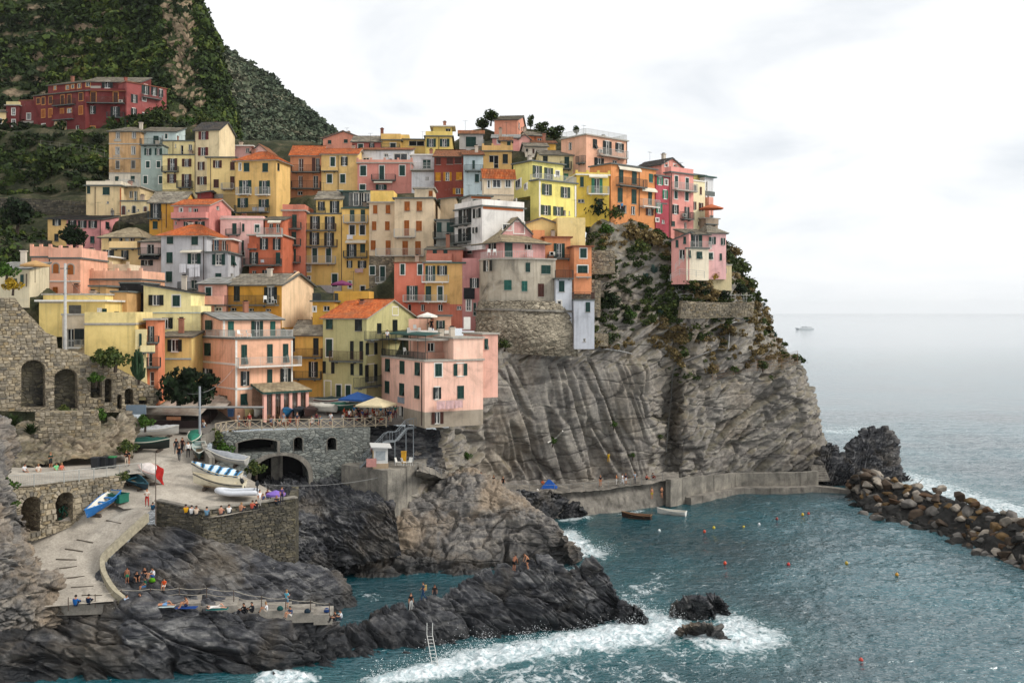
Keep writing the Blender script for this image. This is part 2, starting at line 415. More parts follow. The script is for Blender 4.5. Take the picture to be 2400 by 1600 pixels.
ISLE = crest_rock('island_rock','big rounded grey rock island between the slipway and the harbour',
    [(800,1345),(822,1290),(850,1245),(890,1205),(950,1172),(1005,1145),(1060,1112),(1105,1105),(1150,1128),(1200,1158),(1240,1192),(1300,1232),(1335,1280),(1352,1318)],
    [1352,1362,1368,1370,1368,1366,1366,1366,1362,1358,1350,1342,1332,1326],[113,114,117,120,123,126,128,129,128,126,124,121,117,115],0,9,280,170,M_ISLE,
    amp=0.9,size=3.6,tilt=(('Y',12),('X',10)),thin=(1,1,1.3),crack=1.0,blocks=0.65,seed=3.3,strata=0.12)
OUTCROP = crest_rock('jagged_outcrop','long dark jagged rock outcrop with ladder, surf breaking along its foot',
    [(640,1520),(700,1490),(780,1470),(860,1450),(930,1425),(1000,1398),(1060,1372),(1110,1345),(1160,1335),(1215,1330),(1270,1318),(1300,1335),(1330,1355),(1360,1338),(1395,1325),(1420,1345),(1440,1390),(1465,1425),(1500,1440),(1512,1470)],
    [1625,1622,1612,1596,1584,1570,1552,1535,1526,1518,1512,1506,1500,1496,1490,1484,1478,1474,1472,1476],[88,90,92,94,95,96,97,98,98,98,97.5,97,96.5,97,97,97,96,95.5,95.5,95],0,5,430,165,M_SLATE,
    amp=0.95,size=4.0,tilt=(('Y',-40),('X',18)),thin=(.8,1,3.0),crack=0.9,blocks=0.9,seed=8.1,strata=0.3,fine=.6)
def small_rock(name,label,crest,base,Yc,dYb,seed,mat=M_SLATE,amp=0.45,size=1.5,group=None,n=(90,70)):
    return crest_rock(name,label,crest,base,Yc,0,dYb,n[0],n[1],mat,group,amp=amp,size=size,tilt=(('Y',-20),('X',20)),thin=(1,1,1.8),crack=0.9,blocks=0.8,seed=seed,strata=0.4)
GR = 'small rocks awash off the outcrop'
small_rock('sea_rock','double-humped black rock in the surf with a domed top',[(1572,1445),(1580,1415),(1600,1410),(1620,1402),(1650,1405),(1668,1430),(1676,1455)],[1458,1462,1466,1468,1466,1460,1456],96,3,1.2,group=GR)
small_rock('sea_rock','narrow pointed black rock behind the double-humped one',[(1652,1428),(1662,1405),(1680,1400),(1695,1412),(1708,1440),(1712,1452)],[1452,1454,1455,1455,1454,1453],97.3,3,2.7,group=GR)
small_rock('sea_rock','low brown wet rock nearest the open surf',[(1592,1490),(1602,1470),(1632,1464),(1665,1466),(1690,1490),(1702,1512)],[1496,1504,1512,1518,1518,1514],89.8,3,3.9,M_ISLE,group=GR)
small_rock('sea_rock','small dark rock at the tip of the outcrop',[(1455,1465),(1462,1432),(1485,1428),(1505,1436),(1510,1465)],[1470,1474,1478,1478,1474],94,2,4.4,group=GR)
small_rock('sea_rock','rounded grey boulder below the corner of the slipway wall',[(690,1335),(705,1300),(735,1285),(775,1275),(805,1300),(815,1335)],[1352,1358,1362,1362,1358,1350],[110,112,113,113,112,110],4,6.1,M_SLATE,0.7,2.2,None,(140,90))
small_rock('sea_rock','low boulder in the dark channel left of the island',[(760,1300),(775,1282),(800,1280),(820,1295),(832,1318)],[1322,1330,1334,1334,1330],117,3,7.7)
crest_rock('harbour_rock','dark rock shelf at the water below the cliff walkway',[(1150,1190),(1200,1160),(1260,1155),(1320,1160),(1350,1180),(1375,1205)],[1232,1232,1230,1226,1222,1216],
    [136,140,143,145,145,144],0,6,160,60,M_SLATE,amp=0.8,size=2.6,tilt=(('Y',20),),thin=(1,1,2),crack=0.9,blocks=0.8,seed=1.9,strata=0.4)
crest_rock('sea_stack','dark sea stack with a notched top beyond the end of the walkway',[(1912,1105),(1930,1062),(1952,1045),(1972,1065),(1990,1068),(2005,1040),(2020,1030),(2036,1012),(2060,1016),(2078,1022),(2100,1058),(2108,1090),(2120,1116),(2135,1130)],
    [1140,1144,1146,1147,1148,1148,1147,1146,1144,1142,1140,1138,1136,1136],[172,173,174,175,176,177,178,178,178,178,178,178,177,176],0,12,240,130,M_SLATE,
    amp=1.0,size=3.0,tilt=(('Y',55),),thin=(1,1,2.4),crack=0.9,blocks=0.7,seed=12.0,strata=0.6)
SLOPE = rock('slate_slope','tilted slate slope between the curving ramp and the water',[
  [(222,1352,87.2),(312,1250,93.2),(368,1222,95.2),(475,1252,93.3),(560,1272,95.5),(640,1298,97.7),(692,1316,99.3),(745,1318,106)],
  [(242,1386,85.4),(318,1305,90.2),(390,1290,91.5),(475,1285,92),(560,1300,93.8),(640,1318,96),(705,1330,98.5),(770,1325,104)],
  [(262,1402,84.8),(345,1348,87.8),(420,1325,89.5),(490,1320,91),(570,1335,92.5),(650,1342,95),(720,1348,98),(800,1335,102.5)],
  [(330,1402,84.5),(420,1392,86),(470,1375,88),(520,1372,89.5),(590,1385,91),(660,1388,94),(740,1392,97.5),(822,1372,101)],
  [(380,1412,84.2),(480,1420,84.6),(560,1428,86),(620,1432,88),(680,1438,91),(740,1438,95),(790,1430,98),(836,1410,101)],
  [(430,1440,84.0),(520,1450,84),(600,1462,85),(660,1470,86),(720,1480,88),(770,1480,92),(810,1470,96),(838,1460,99)]],
  220,200,M_SLATE,amp=0.7,size=4.2,tilt=(('Y',-32),('X',28)),thin=(.7,1,3.2),crack=0.9,blocks=0.8,seed=21.0,strata=0.25,fine=.5)
FRONT = rock('foreground_rock','dark slate rock face below the bathing platform in the front',[
  [(-120,1436,86),(0,1436,85.5),(90,1434,85.2),(200,1420,85.5),(340,1412,85.8),(460,1420,86),(570,1428,86.4),(660,1438,87),(740,1446,88),(800,1470,90)],
  [(-120,1460,83.6),(0,1458,83.4),(90,1454,83.6),(200,1445,83.2),(340,1438,83.4),(460,1450,83.8),(570,1462,84),(660,1474,84.6),(740,1486,85.5),(800,1510,87.5)],
  [(-120,1530,81),(0,1530,81),(90,1530,81.6),(200,1525,81.4),(340,1520,81.6),(460,1530,82),(570,1540,82),(660,1550,82.5),(735,1570,83.5),(800,1590,85)],
  [(-120,1590,79),(0,1590,79.4),(90,1590,80.6),(200,1590,80.2),(340,1585,80.4),(460,1595,80.8),(570,1600,80.8),(660,1610,81),(735,1625,82),(800,1640,83)],
  [(-120,1680,76.5),(0,1680,77),(90,1680,78),(200,1680,77.5),(340,1680,78),(460,1690,78.2),(570,1700,78),(660,1710,78),(735,1715,79),(800,1720,80)]],
  410,170,M_SLATE,amp=0.95,size=4.6,tilt=(('Y',-20),('X',10)),thin=(.75,1,2.4),crack=1.0,blocks=0.9,seed=31.0,strata=0.2,fine=.55)
LEFTROCK = rock('ramp_side_rock','craggy grey rock beside the ramp at the picture edge',[
  [(-140,1010,88),(-40,1000,89),(10,960,92),(35,1000,93),(45,1060,92)],
  [(-140,1100,83),(-40,1090,83),(5,1120,83),(20,1150,84),(30,1190,84)],
  [(-140,1180,80),(-40,1170,80),(20,1190,82),(50,1230,84),(75,1255,85)],
  [(-140,1260,78),(-40,1260,78.5),(30,1270,81),(70,1290,83.5),(100,1310,85)],
  [(-140,1340,77.5),(-40,1340,78),(60,1340,81),(110,1340,83),(140,1372,84)],
  [(-140,1420,77.5),(-40,1420,79),(60,1425,81.5),(110,1425,83),(135,1432,84)],
  [(-140,1470,78),(-40,1470,79.5),(60,1470,81.8),(110,1470,83),(130,1470,84)]],
  170,200,M_ISLE,amp=0.8,size=2.6,tilt=(('Y',20),('X',15)),thin=(1,1,1.6),crack=0.9,blocks=0.8,seed=41.0,strata=0.25)
rock('ravine_rock','slanting slate in the shaded ravine under the bridge arch',[
  [(575,1140,122),(640,1120,124),(720,1110,124),(800,1110,122),(870,1120,120),(940,1140,119)],
  [(600,1180,112),(660,1165,116),(720,1150,119),(800,1140,119),(870,1150,118),(930,1170,117)],
  [(690,1210,106),(700,1215,110),(740,1200,114),(810,1190,115),(870,1190,115),(925,1200,114)],
  [(692,1260,107),(705,1262,109.5),(750,1262,112),(820,1240,113),(880,1230,113),(930,1230,113)],
  [(692,1330,108),(710,1330,109),(760,1330,110),(830,1320,110.5),(890,1310,111),(940,1300,111)]],
  200,140,M_SLATE,amp=0.7,size=2.6,tilt=(('Y',-35),('X',20)),thin=(1,1,2.4),crack=0.8,blocks=0.7,seed=51.0,strata=0.5)
rock('foundation_rock','dark rock and rubble under the right end of the square behind the steel stair',[
  [(835,990,128),(880,990,128),(930,992,128),(975,998,127.5),(1030,1005,130)],[(835,1020,126.5),(880,1022,126.5),(930,1025,126),(980,1030,126.5),(1035,1040,129)],
  [(835,1060,125),(880,1062,125),(930,1062,124),(985,1068,125.5),(1040,1070,128)],[(835,1110,124),(880,1112,124),(930,1110,123),(990,1112,124.5),(1045,1110,127)]],
  110,70,M_SLATE,amp=.6,size=2.6,tilt=(('Y',-30),),thin=(1,1,2),crack=.8,blocks=.8,seed=55.,strata=.3)
rock('terrace_rock','tan rock outcrop below the arcaded wall beside the beached boats',[
  [(-60,1010,107),(0,985,107),(60,985,107.5),(140,990,108),(230,985,109.5),(290,960,111),(330,985,114)],
  [(-60,1040,104),(0,1030,104),(60,1022,104.5),(140,1015,105.5),(225,1008,107),(285,1000,109),(325,1010,112)],
  [(-60,1070,101.5),(20,1068,101.5),(60,1062,102),(140,1052,103.5),(225,1045,105.5),(285,1040,107.5),(318,1030,110)],
  [(-60,1112,99),(20,1098,99),(70,1095,99.5),(150,1086,101.5),(230,1076,103.5),(290,1070,105.5),(316,1065,107)]],
  180,110,M_TAN,amp=0.7,size=2.6,tilt=(('Y',20),('X',15)),thin=(1,1,1.6),crack=0.9,blocks=0.8,seed=61.0,strata=0.25)

def build_hills():
    rows = [[(-400,-420,420),(-100,-420,400),(150,-350,370),(300,-250,345),(410,-120,330),(440,-110,335),(455,-100,360),(450,-100,430)],
            [(-400,-120,355),(-100,-120,340),(150,-90,320),(300,-60,300),(395,-30,288),(430,-20,292),(440,-20,320),(440,-20,400)],
            [(-400,60,310),(-100,60,300),(150,60,290),(300,70,280),(400,70,272),(455,70,272),(478,70,300),(470,70,380)],
            [(-400,170,285),(-100,170,275),(150,170,268),(300,165,262),(410,160,258),(480,160,262),(505,150,290),(490,150,360)],
            [(-400,250,265),(-100,250,258),(150,240,254),(300,225,250),(410,235,246),(490,240,250),(520,230,270),(510,230,340)],
            [(-400,330,238),(-100,325,232),(80,318,228),(270,320,222),(400,300,226),(500,290,235),(548,310,250),(560,320,320)],
            [(-400,420,222),(-100,415,215),(80,400,212),(250,390,206),(400,380,212),(500,370,222),(560,390,240),(600,400,300)]]
    V = sheet(rows,220,220)
    z = V[...,2].copy(); k = 5.0; ph = z / k + 0.3 * fbm(V.reshape(-1,3) / 30,3).reshape(z.shape)
    s = ph - np.floor(ph); st = np.where(s < 0.75,s * 0.4,0.3 + (s - 0.75) * 2.8) - s
    sx = CX + V[...,0] / V[...,1] * F
    V[...,2] += st * k * np.clip((330 - sx) / 60,0,1) * 0.8
    cliffk = np.clip(1 - np.abs(sx - 430) / 75,0,1)
    V = rockify(V,1.0,9.0,(('Y',50),),(1,1,1.6),0.8,0.8,0.8 + 2.4 * cliffk,71.0,0.3)
    o = sheet_obj('hillside',V,M_EARTHROCK); tag(o,kind='structure')
    rows = [[(300,-260,900),(420,-60,820),(470,60,740),(560,125,700),(640,180,660),(700,235,620),(752,285,590),(790,322,570),(840,350,600)],
            [(300,0,760),(420,60,640),(500,140,600),(580,200,570),(650,255,545),(710,300,525),(755,325,515),(785,345,515),(820,370,560)],
            [(300,180,620),(420,190,540),(510,240,510),(590,280,490),(660,320,475),(710,350,465),(750,365,465),(780,375,470),(810,390,520)],
            [(300,330,520),(420,330,460),(510,350,440),(600,370,430),(670,390,420),(715,400,415),(750,405,420),(780,410,430),(800,420,480)],
            [(300,440,430),(420,440,400),(510,445,390),(600,450,385),(670,455,380),(715,455,380),(750,455,385),(780,458,400),(800,460,440)]]
    U = sheet(rows,240,190)
    U = rockify(U,5.0,36.0,(('Y',40),),(1,1,1.2),0.4,0.5,None,81.0,0.1,0.6)
    o = sheet_obj('mountain',U,M_MOUNT); tag(o,kind='structure')
    return V,U
def _er():
    t = NT('hillside_earth_and_rock'); P = t.pos()
    nz = t.n('ShaderNodeSeparateXYZ'); t.l(t.n('ShaderNodeNewGeometry').outputs['Normal'],nz.inputs[0])
    n = t.noise(P,0.2,6,0.6); f = t.noise(P,1.2,5,0.65)
    veg = t.ramp(f,[(0.3,lin('#1c2414')),(0.55,lin('#363f26')),(0.75,lin('#545434'))])
    rk = t.ramp(t.noise(t.mapping(P,(.3,.3,1),(0,R_(50),0)),1.0,6,0.65,.6),[(0.3,lin('#4f463b')),(0.5,lin('#8c7a64')),(0.7,lin('#ac9a80'))])
    s = t.math('ADD',t.math('MULTIPLY',nz.outputs[2],-0.55),t.math('MULTIPLY',n,0.7))
    col = t.mix(t.ramp(s,[(0.08,0.0),(0.2,1.0)]),veg,rk)
    return t.set(col,0.95,t.bump(f,0.7,0.6),0.1)
M_EARTHROCK = _er()
M_MOUNT = earthmat('hazed_mountain_scrub','#2c3526','#4c5340','#7d7460',0.03)  # tones lightened to put the distance haze into the slope colour
HILL,MOUNT = build_hills()
FOAM = [  # (px, py, width in metres, strength): where waves break, along the waterline of the rocks
 [(640,1585,1.6,1),(700,1590,1.4,1)],
 [(880,1600,1.5,.9),(950,1585,1.6,1),(1030,1568,1.9,1),(1100,1548,2.2,1),(1170,1535,2.4,1),(1240,1525,2.6,1),(1310,1512,2.6,1),(1380,1500,2.8,1),(1450,1486,3.2,1),(1510,1480,3.4,1)],
 [(1440,1420,1.5,.75),(1500,1440,2.4,.8),(1540,1460,2.6,.9),(1600,1480,3.0,1),(1700,1500,3.2,1),(1760,1490,3.0,.85)],
 [(1480,1400,3.0,.5),(1520,1370,3.0,.42),(1580,1340,2.5,.35)],
 [(1690,1440,2.0,.8),(1740,1470,2.6,.8),(1790,1500,2.6,.6)],
 [(1330,1250,2.0,.85),(1350,1280,2.4,.95),(1385,1300,2.0,.8),(1430,1300,1.3,.45)],
 [(1340,1330,1.6,.5),(1300,1350,1.0,.3)],
 [(1320,1218,1.0,.6),(1370,1212,1.2,.8)],[(1460,1205,.8,.5),(1500,1196,.8,.5)],[(1560,1170,1.6,.9),(1600,1160,1.4,.7),(1720,1142,1.0,.6)],
 [(1900,1560,3.0,.25),(1500,1580,5.0,.42),(1200,1600,5.0,.5)],[(1640,1540,4.0,.4),(1800,1540,4,.3)],
 [(2080,1100,4.0,.7),(2150,1130,5.0,.75),(2260,1165,5.0,.75),(2400,1210,5.0,.75),(2560,1270,5.0,.75)],[(1960,1010,7,.6),(2000,1000,8,.4)],
 [(820,1385,1.0,.35),(880,1400,1.2,.4)],[(700,1245,.8,.2),(790,1290,.8,.2)]]
def build_sea():
    nY,nX = 560,470
    Yr = np.concatenate([np.geomspace(66,300,nY - 120),np.geomspace(300,30000,121)[1:]])
    uu = np.linspace(-1,1,nX); uu = np.sign(uu) * (0.75 * np.abs(uu) + 0.25 * np.abs(uu) ** 3)
    X = np.outer(Yr,uu * 0.78) + 0.06 * Yr[:,None]; Y = np.repeat(Yr[:,None],nX,1)
    P = np.stack([X,Y,0 * X],-1).reshape(-1,3)
    foam = np.zeros(len(P)); wake = np.zeros(len(P))
    for L in FOAM:
        pts = np.array([Wz(a,b,0) for a,b,c,d in L]); wd = np.array([c for a,b,c,d in L]); st = np.array([d for a,b,c,d in L])
        for i in range(len(pts) - 1):
            a,b = pts[i,:2],pts[i + 1,:2]; ab = b - a
            t = np.clip(((P[:,:2] - a) @ ab) / (ab @ ab),0,1)
            dd = np.linalg.norm(P[:,:2] - a - t[:,None] * ab,axis=1) / (wd[i] * (1 - t) + wd[i + 1] * t)
            s = st[i] * (1 - t) + st[i + 1] * t
            foam = np.maximum(foam,s * np.clip(1.35 - dd * 0.85,0,1)); wake = np.maximum(wake,s * np.clip(1.2 - dd / 3.2,0,1))
    q = P / np.array((1,1,1.0)); far = np.clip((P[:,1] - 150) / 80,0,1) 
    open_ = np.clip((P[:,0] - 8) / 30,0,1) * 0.6 + 0.4
    hgt = 0.30 * fbm(np.stack([q[:,0] * 0.10 + q[:,1] * 0.03,q[:,1] * 0.16 - q[:,0] * 0.05,0 * q[:,0]],1),3)
    hgt += 0.16 * fbm(np.stack([q[:,0] * 0.42 + q[:,1] * 0.2,q[:,1] * 0.70 - q[:,0] * 0.15,0 * q[:,0] + 5],1),4,0.6)
    hgt = hgt * open_ * np.clip((330 - P[:,1]) / 200,0,1)
    fb = fbm(P * 0.9 + 3,4,0.6)
    hgt += foam ** 2 * (0.1 + 0.5 * np.clip(fb + 0.1,0,1.2)) * np.clip(160 / P[:,1],0,1)
    P[:,2] = hgt
    f = grid_faces(nY,nX)
    m = np_mesh('sea',P,f,[M_SEA],True)
    for nm,arr in (('foam',foam),('wake',wake)):
        a = m.attributes.new(nm,'FLOAT','POINT'); a.data.foreach_set('value',arr.astype(np.float32))
    o = mobj('sea',m); tag(o,kind='structure')
def _sea():
    t = NT('sea_water'); P = t.pos(); fo = t.attr('foam'); wk = t.attr('wake')
    dep = t.ramp(t.noise(P,0.03,3),[(0.35,lin('#02323b')),(0.65,lin('#06505a'))])
    col = t.mix(t.math('MULTIPLY',t.math('POWER',wk,1.6),0.55),dep,lin('#2c6a6c'))
    v1 = t.voro(t.mapping(P,(1,0.8,1)),0.55,'SMOOTH_F1'); n1 = t.noise(t.mapping(P,(1.0,.7,1),(0,0,R_(20))),.8,9,0.72,2.2); n2 = t.noise(P,0.3,6,0.62,1.4)
    lace = t.math('ADD',t.math('MULTIPLY',n1,0.75),t.math('MULTIPLY',n2,0.55))
    thr = t.math('ADD',fo,t.math('MULTIPLY',wk,0.16))
    fm = t.math('SUBTRACT',t.math('ADD',t.math('MULTIPLY',thr,0.40),lace),0.86)
    fm = t.ramp(fm,[(0.0,0.0),(0.05,.35),(0.16,.7),(0.34,1.0)])
    fm = t.math('MULTIPLY',fm,t.ramp(thr,[(0.05,0.0),(0.2,1.0)]))
    fcol = t.ramp(n1,[(0.35,lin('#9fb9bf')),(0.6,lin('#eef2f3'))])
    col = t.mix(fm,col,fcol)
    w1 = t.noise(t.mapping(P,(0.9,1.5,1),(0,0,R_(18))),1.15,4,0.55,0.6)
    w2 = t.noise(t.mapping(P,(0.12,0.3,1),(0,0,R_(12))),1.0,4,0.6)
    h = t.math('ADD',t.math('MULTIPLY',w1,0.72),t.math('MULTIPLY',w2,1.1))
    sp = t.n('ShaderNodeSeparateXYZ'); t.l(P,sp.inputs[0]); nrm = t.bump(h,t.math('MULTIPLY',0.95,t.ramp(t.math('DIVIDE',sp.outputs[1],1000),[(0.1,1.0),(0.3,.55),(0.9,.12)])),.7)
    t.b.inputs['IOR'].default_value = 1.85
    rg = t.mix(fm,(0.05,0.05,0.05),(0.75,0.75,0.75))
    return t.set(col,rg,nrm,0.5)
M_SEA = _sea()
build_sea()
def spray():
    "droplets thrown up where the swell hits the rocks"
    r = np.random.default_rng(21); Q = []
    for L in (FOAM[1],FOAM[2],FOAM[5]):
        P = np.array([Wz(a,b,0) for a,b,c,d in L])
        for k in range(len(P) - 1):
            for b in range(4):
                c = P[k] + (P[k + 1] - P[k]) * r.random() + (0,1.2,0); n = int(r.integers(80,200)); h = r.uniform(.5,1.7)
                d = r.normal(size=(n,3)) * (.55,.3,.1); d[:,2] = np.abs(r.normal(size=n)) * h * .55; d[:,0] += d[:,2] * r.uniform(-.5,.5)
                s = r.uniform(.012,.038,(n,1)); u = r.normal(size=(n,3)); u /= np.linalg.norm(u,axis=1)[:,None]; w = np.cross(u,r.normal(size=(n,3))); w /= np.linalg.norm(w,axis=1)[:,None]
                p = c + d; Q.append(np.stack([p - u * s,p + w * s,p + u * s * 1.6,p - w * s],1))
    V = np.concatenate(Q).reshape(-1,3); n = len(V) // 4; o = mobj('sea_spray',np_mesh('sea_spray',V,np.arange(n * 4).reshape(n,4),[plain('white_spray','#e6eaec',.6,.04)])); o['kind'] = 'stuff'
spray()
SHUT = {'g': '#123a33','t': '#1f5a4f','k': '#101d1c','b': '#4a2418','r': '#5e1b17','o': '#9a5312','y': '#c4850f','n': '#55524c','w': '#d8d6cf','l': '#2e7a5c','u': '#24526b','G': '#3a4a3c'}
def shutmat(c): return plain('shutter_paint_' + c.lower() + str(ord(c)),SHUT[c],0.55,0.15,2.0)
M_WHITE = plain('white_paint','#dcd8cf',0.6,0.08)
M_ORNG = plain('orange_trim','#c98a45',0.7,0.1)
M_FRAME = plain('white_window_frame','#d9d7d0',0.45,0.06)
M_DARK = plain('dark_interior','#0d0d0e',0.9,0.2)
M_IRON = plain('iron_railing','#2b3331',0.5,0.2)
M_WRAIL = plain('white_railing','#aeaea8',0.5,0.1)
M_BRAIL = plain('brown_railing','#4a3226',0.6,0.2)
M_PIPE = plain('copper_downpipe','#4a3b33',0.5,0.2)
M_SLAB = plain('grey_slab_edge','#5d625e',0.8,0.15)
M_CSLAB = plain('pale_concrete','#a39d92',0.85,0.15)
M_AC = plain('air_conditioner_white','#cfcbc0',0.5,0.08)
M_LINEN = plain('white_linen','#dcdce0',0.9,0.06,1.0,0.1)
M_AWN = plain('cream_awning_cloth','#d8d0bd',0.85,0.08,1.0,0.1)
def _glass():
    t = NT('window_glass'); n = t.noise(t.pos(),0.7,2)
    col = t.ramp(n,[(0.42,lin('#0b0e10')),(0.58,lin('#2a3136')),(0.66,lin('#8b8c88'))])
    return t.set(col,0.08,None,0.6)
M_GLASS = _glass()
def tilemat(name,cols,rough=0.85):
    t = NT(name); g = t.n('ShaderNodeNewGeometry'); rnd = g.outputs['Random Per Island']
    col = t.ramp(rnd,[(i / (len(cols) - 1),lin(c)) for i,c in enumerate(cols)])
    n = t.noise(t.pos(),0.6,5,0.65); col = t.mix(t.ramp(n,[(0.42,0.0),(0.7,0.6)]),col,lin('#5d5140'))
    return t.set(col,rough,None,0.2)
M_TILE = tilemat('terracotta_tiles',['#9c4a22','#b8602f','#a9552b','#c47240','#8a3f20'])
M_TILE2 = tilemat('weathered_clay_tiles',['#8a5437','#9b6443','#7a4d35','#a77455','#6e4a38'])
M_STONE_T = tilemat('stone_slab_roof',['#7d766a','#958d7e','#6b665d','#a39b8a','#837a6b'])
M_BEIGE_T = tilemat('beige_slab_roof',['#998a70','#a8997d','#8c7f68','#b0a286','#9c8e74'])
M_SLATE_T = tilemat('dark_slate_roof',['#3d3c3b','#4a4846','#35343a','#56524d','#444240'])
M_METAL_T = tilemat('grey_sheet_roof',['#8a8a86','#94948f','#7f807d','#9b9a95'])
ROOFM = {'T': M_TILE,'U': M_TILE2,'S': M_STONE_T,'E': M_BEIGE_T,'D': M_SLATE_T,'M': M_METAL_T}
class Face:
    "a vertical plane: pixels <-> metres along it"
    def __init__(s,O,yaw): s.O = np.array(O,float); s.a = yaw; s.u = np.array((math.cos(yaw),math.sin(yaw),0)); s.n = np.array((math.sin(yaw),-math.cos(yaw),0))
    def hit(s,px,py):
        d = np.array(((px - CX) / F,1.0,-(py - HY) / F)); C = np.array((0,0,CZ)); den = s.n @ d
        t = (s.n @ (s.O - C)) / (den if abs(den) > 1e-6 else 1e-6); p = C + t * d
        return (p - s.O) @ s.u,p[2]
    def at(s,u,z,out=0.0):
        p = s.O + s.u * u + s.n * out; return np.array((p[0],p[1],z))
HS = dict(root=None,base=None,blocks=[])
BASES = []      # where houses meet the ground: feeds the terrain under the town
def house(name,label,cat='house',group='houses of the village'):
    HS.update(root=None,name=name,label=label,cat=cat,group=group)
_cache = {}
def cached(key,fn):
    if key not in _cache: _cache[key] = fn()
    return _cache[key]
def q1(x): return max(0.1,round(x,1))
def shutter_mesh(w,h,c):
    def f():
        b = MB(); t = 0.07
        b.box(0,t,-0.025,0.025,0,h); b.box(w - t,w,-0.025,0.025,0,h)
        b.box(t,w - t,-0.025,0.025,0,t * 1.3); b.box(t,w - t,-0.025,0.025,h - t * 1.3,h); b.box(t,w - t,-0.025,0.025,h * .5 - t * .6,h * .5 + t * .6)
        n = max(3,int(h / 0.16)); 
        for i in range(n):
            z0 = t * 1.3 + (h - 2.6 * t) * i / n; z1 = t * 1.3 + (h - 2.6 * t) * (i + 1) / n
            b.add([(t,0.018,z0),(w - t,0.018,z0),(w - t,-0.018,z1 - 0.01),(t,-0.018,z1 - 0.01)],[(0,1,2,3)])
        b.add([(t,0.022,0),(w - t,0.022,0),(w - t,0.022,h),(t,0.022,h)],[(0,1,2,3)])
        return b.mesh('shutter',shutmat(c))
    return cached(('sh',w,h,c),f)
def frame_mesh(w,h,sur,deep=0.2):
    "reveal, outer surround and casement bars of a window; origin at the lower left of the opening, y into the wall"
    def f():
        b = MB()
        b.add([(0,0,0),(w,0,0),(w,0,h),(0,0,h),(0,deep,0),(w,deep,0),(w,deep,h),(0,deep,h)],[(0,4,5,1),(1,5,6,2),(2,6,7,3),(3,7,4,0)],0)
        t = 0.06; y0,y1 = deep - 0.07,deep - 0.02
        b.box(0,t,y0,y1,0,h,1); b.box(w - t,w,y0,y1,0,h,1); b.box(t,w - t,y0,y1,0,t,1); b.box(t,w - t,y0,y1,h - t,h,1)
        if w > 0.55: b.box(w / 2 - 0.05,w / 2 + 0.05,y0,y1 - .005,t,h - t,1)
        if h > 1.5: b.box(t,w - t,y0 + .006,y1 - .01,h * .33 - .025,h * .33 + .025,1)
        if sur:
            s = 0.14; b.box(-s,0,-0.03,0.02,-s,h + s,2); b.box(w,w + s,-0.03,0.02,-s,h + s,2); b.box(0,w,-0.03,0.02,h,h + s,2)
            b.box(0,w,-0.07,0.02,-s,0,2)
        else: b.box(-0.1,w + 0.1,-0.08,0.0,-0.07,-0.002,3)
        return b.mesh('window',[M_WHITE,M_FRAME,{'W': M_WHITE,'O': M_ORNG,'C': M_CSLAB}.get(sur,M_WHITE),M_CSLAB])
    return cached(('fr',w,h,sur,deep),f)
def sur_mesh(w,h,sur):
    def f():
        b = MB(); s = 0.15
        b.box(-s,0,-0.03,0.0,-s,h + s); b.box(w,w + s,-0.03,0.0,-s,h + s); b.box(0,w,-0.03,0.0,h,h + s); b.box(0,w,-0.06,0.0,-s,0)
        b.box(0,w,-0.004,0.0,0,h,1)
        return b.mesh('window',[{'W': M_WHITE,'O': M_ORNG,'C': M_CSLAB}.get(sur,M_CSLAB),M_DARK])
    return cached(('su',w,h,sur),f)
def sill_mesh(w,h):
    def f():
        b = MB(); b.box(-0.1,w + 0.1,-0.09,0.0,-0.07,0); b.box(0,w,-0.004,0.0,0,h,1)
        return b.mesh('window',[M_CSLAB,M_DARK])
    return cached(('si',w,h),f)
def pane_mesh(w,h,m):
    return cached(('pa',w,h,m.name),lambda: np_mesh('pane',[(0,0,0),(w,0,0),(w,0,h),(0,0,h)],[(0,1,2,3)],[m]))
def arch_mesh(w,h,m,sur):
    def f():
        b = MB(); n = 10; r = w / 2; hh = h - r
        arc = [(r - r * math.cos(math.pi * i / n),hh + r * 0.75 * math.sin(math.pi * i / n)) for i in range(n + 1)]
        pts = [(0,0)] + arc + [(w,0)]; 
        b.add([(x,-0.015,z) for x,z in pts],[tuple(range(len(pts)))[::-1]])
        s = 0.16; out = [(-s,0)] + [(r + (x - r) * (1 + s / r),hh + (z - hh) * (1 + s / r / .75)) for x,z in arc] + [(w + s,0)]
        k = len(pts)
        b.add([(x,-0.03,z) for x,z in pts] + [(x,-0.03,z) for x,z in out] + [(x,0.0,z) for x,z in out] + [(x,0.0,z) for x,z in pts],
              [(i,i + 1,k + i + 1,k + i) for i in range(k - 1)] + [(k + i,k + i + 1,2 * k + i + 1,2 * k + i) for i in range(k - 1)] + [(3 * k + i,3 * k + i + 1,i + 1,i) for i in range(k - 1)],1)
        return b.mesh('arched_window',[m,{'W': M_WHITE,'O': M_ORNG}.get(sur,M_CSLAB)])
    return cached(('ar',w,h,m.name,sur),f)
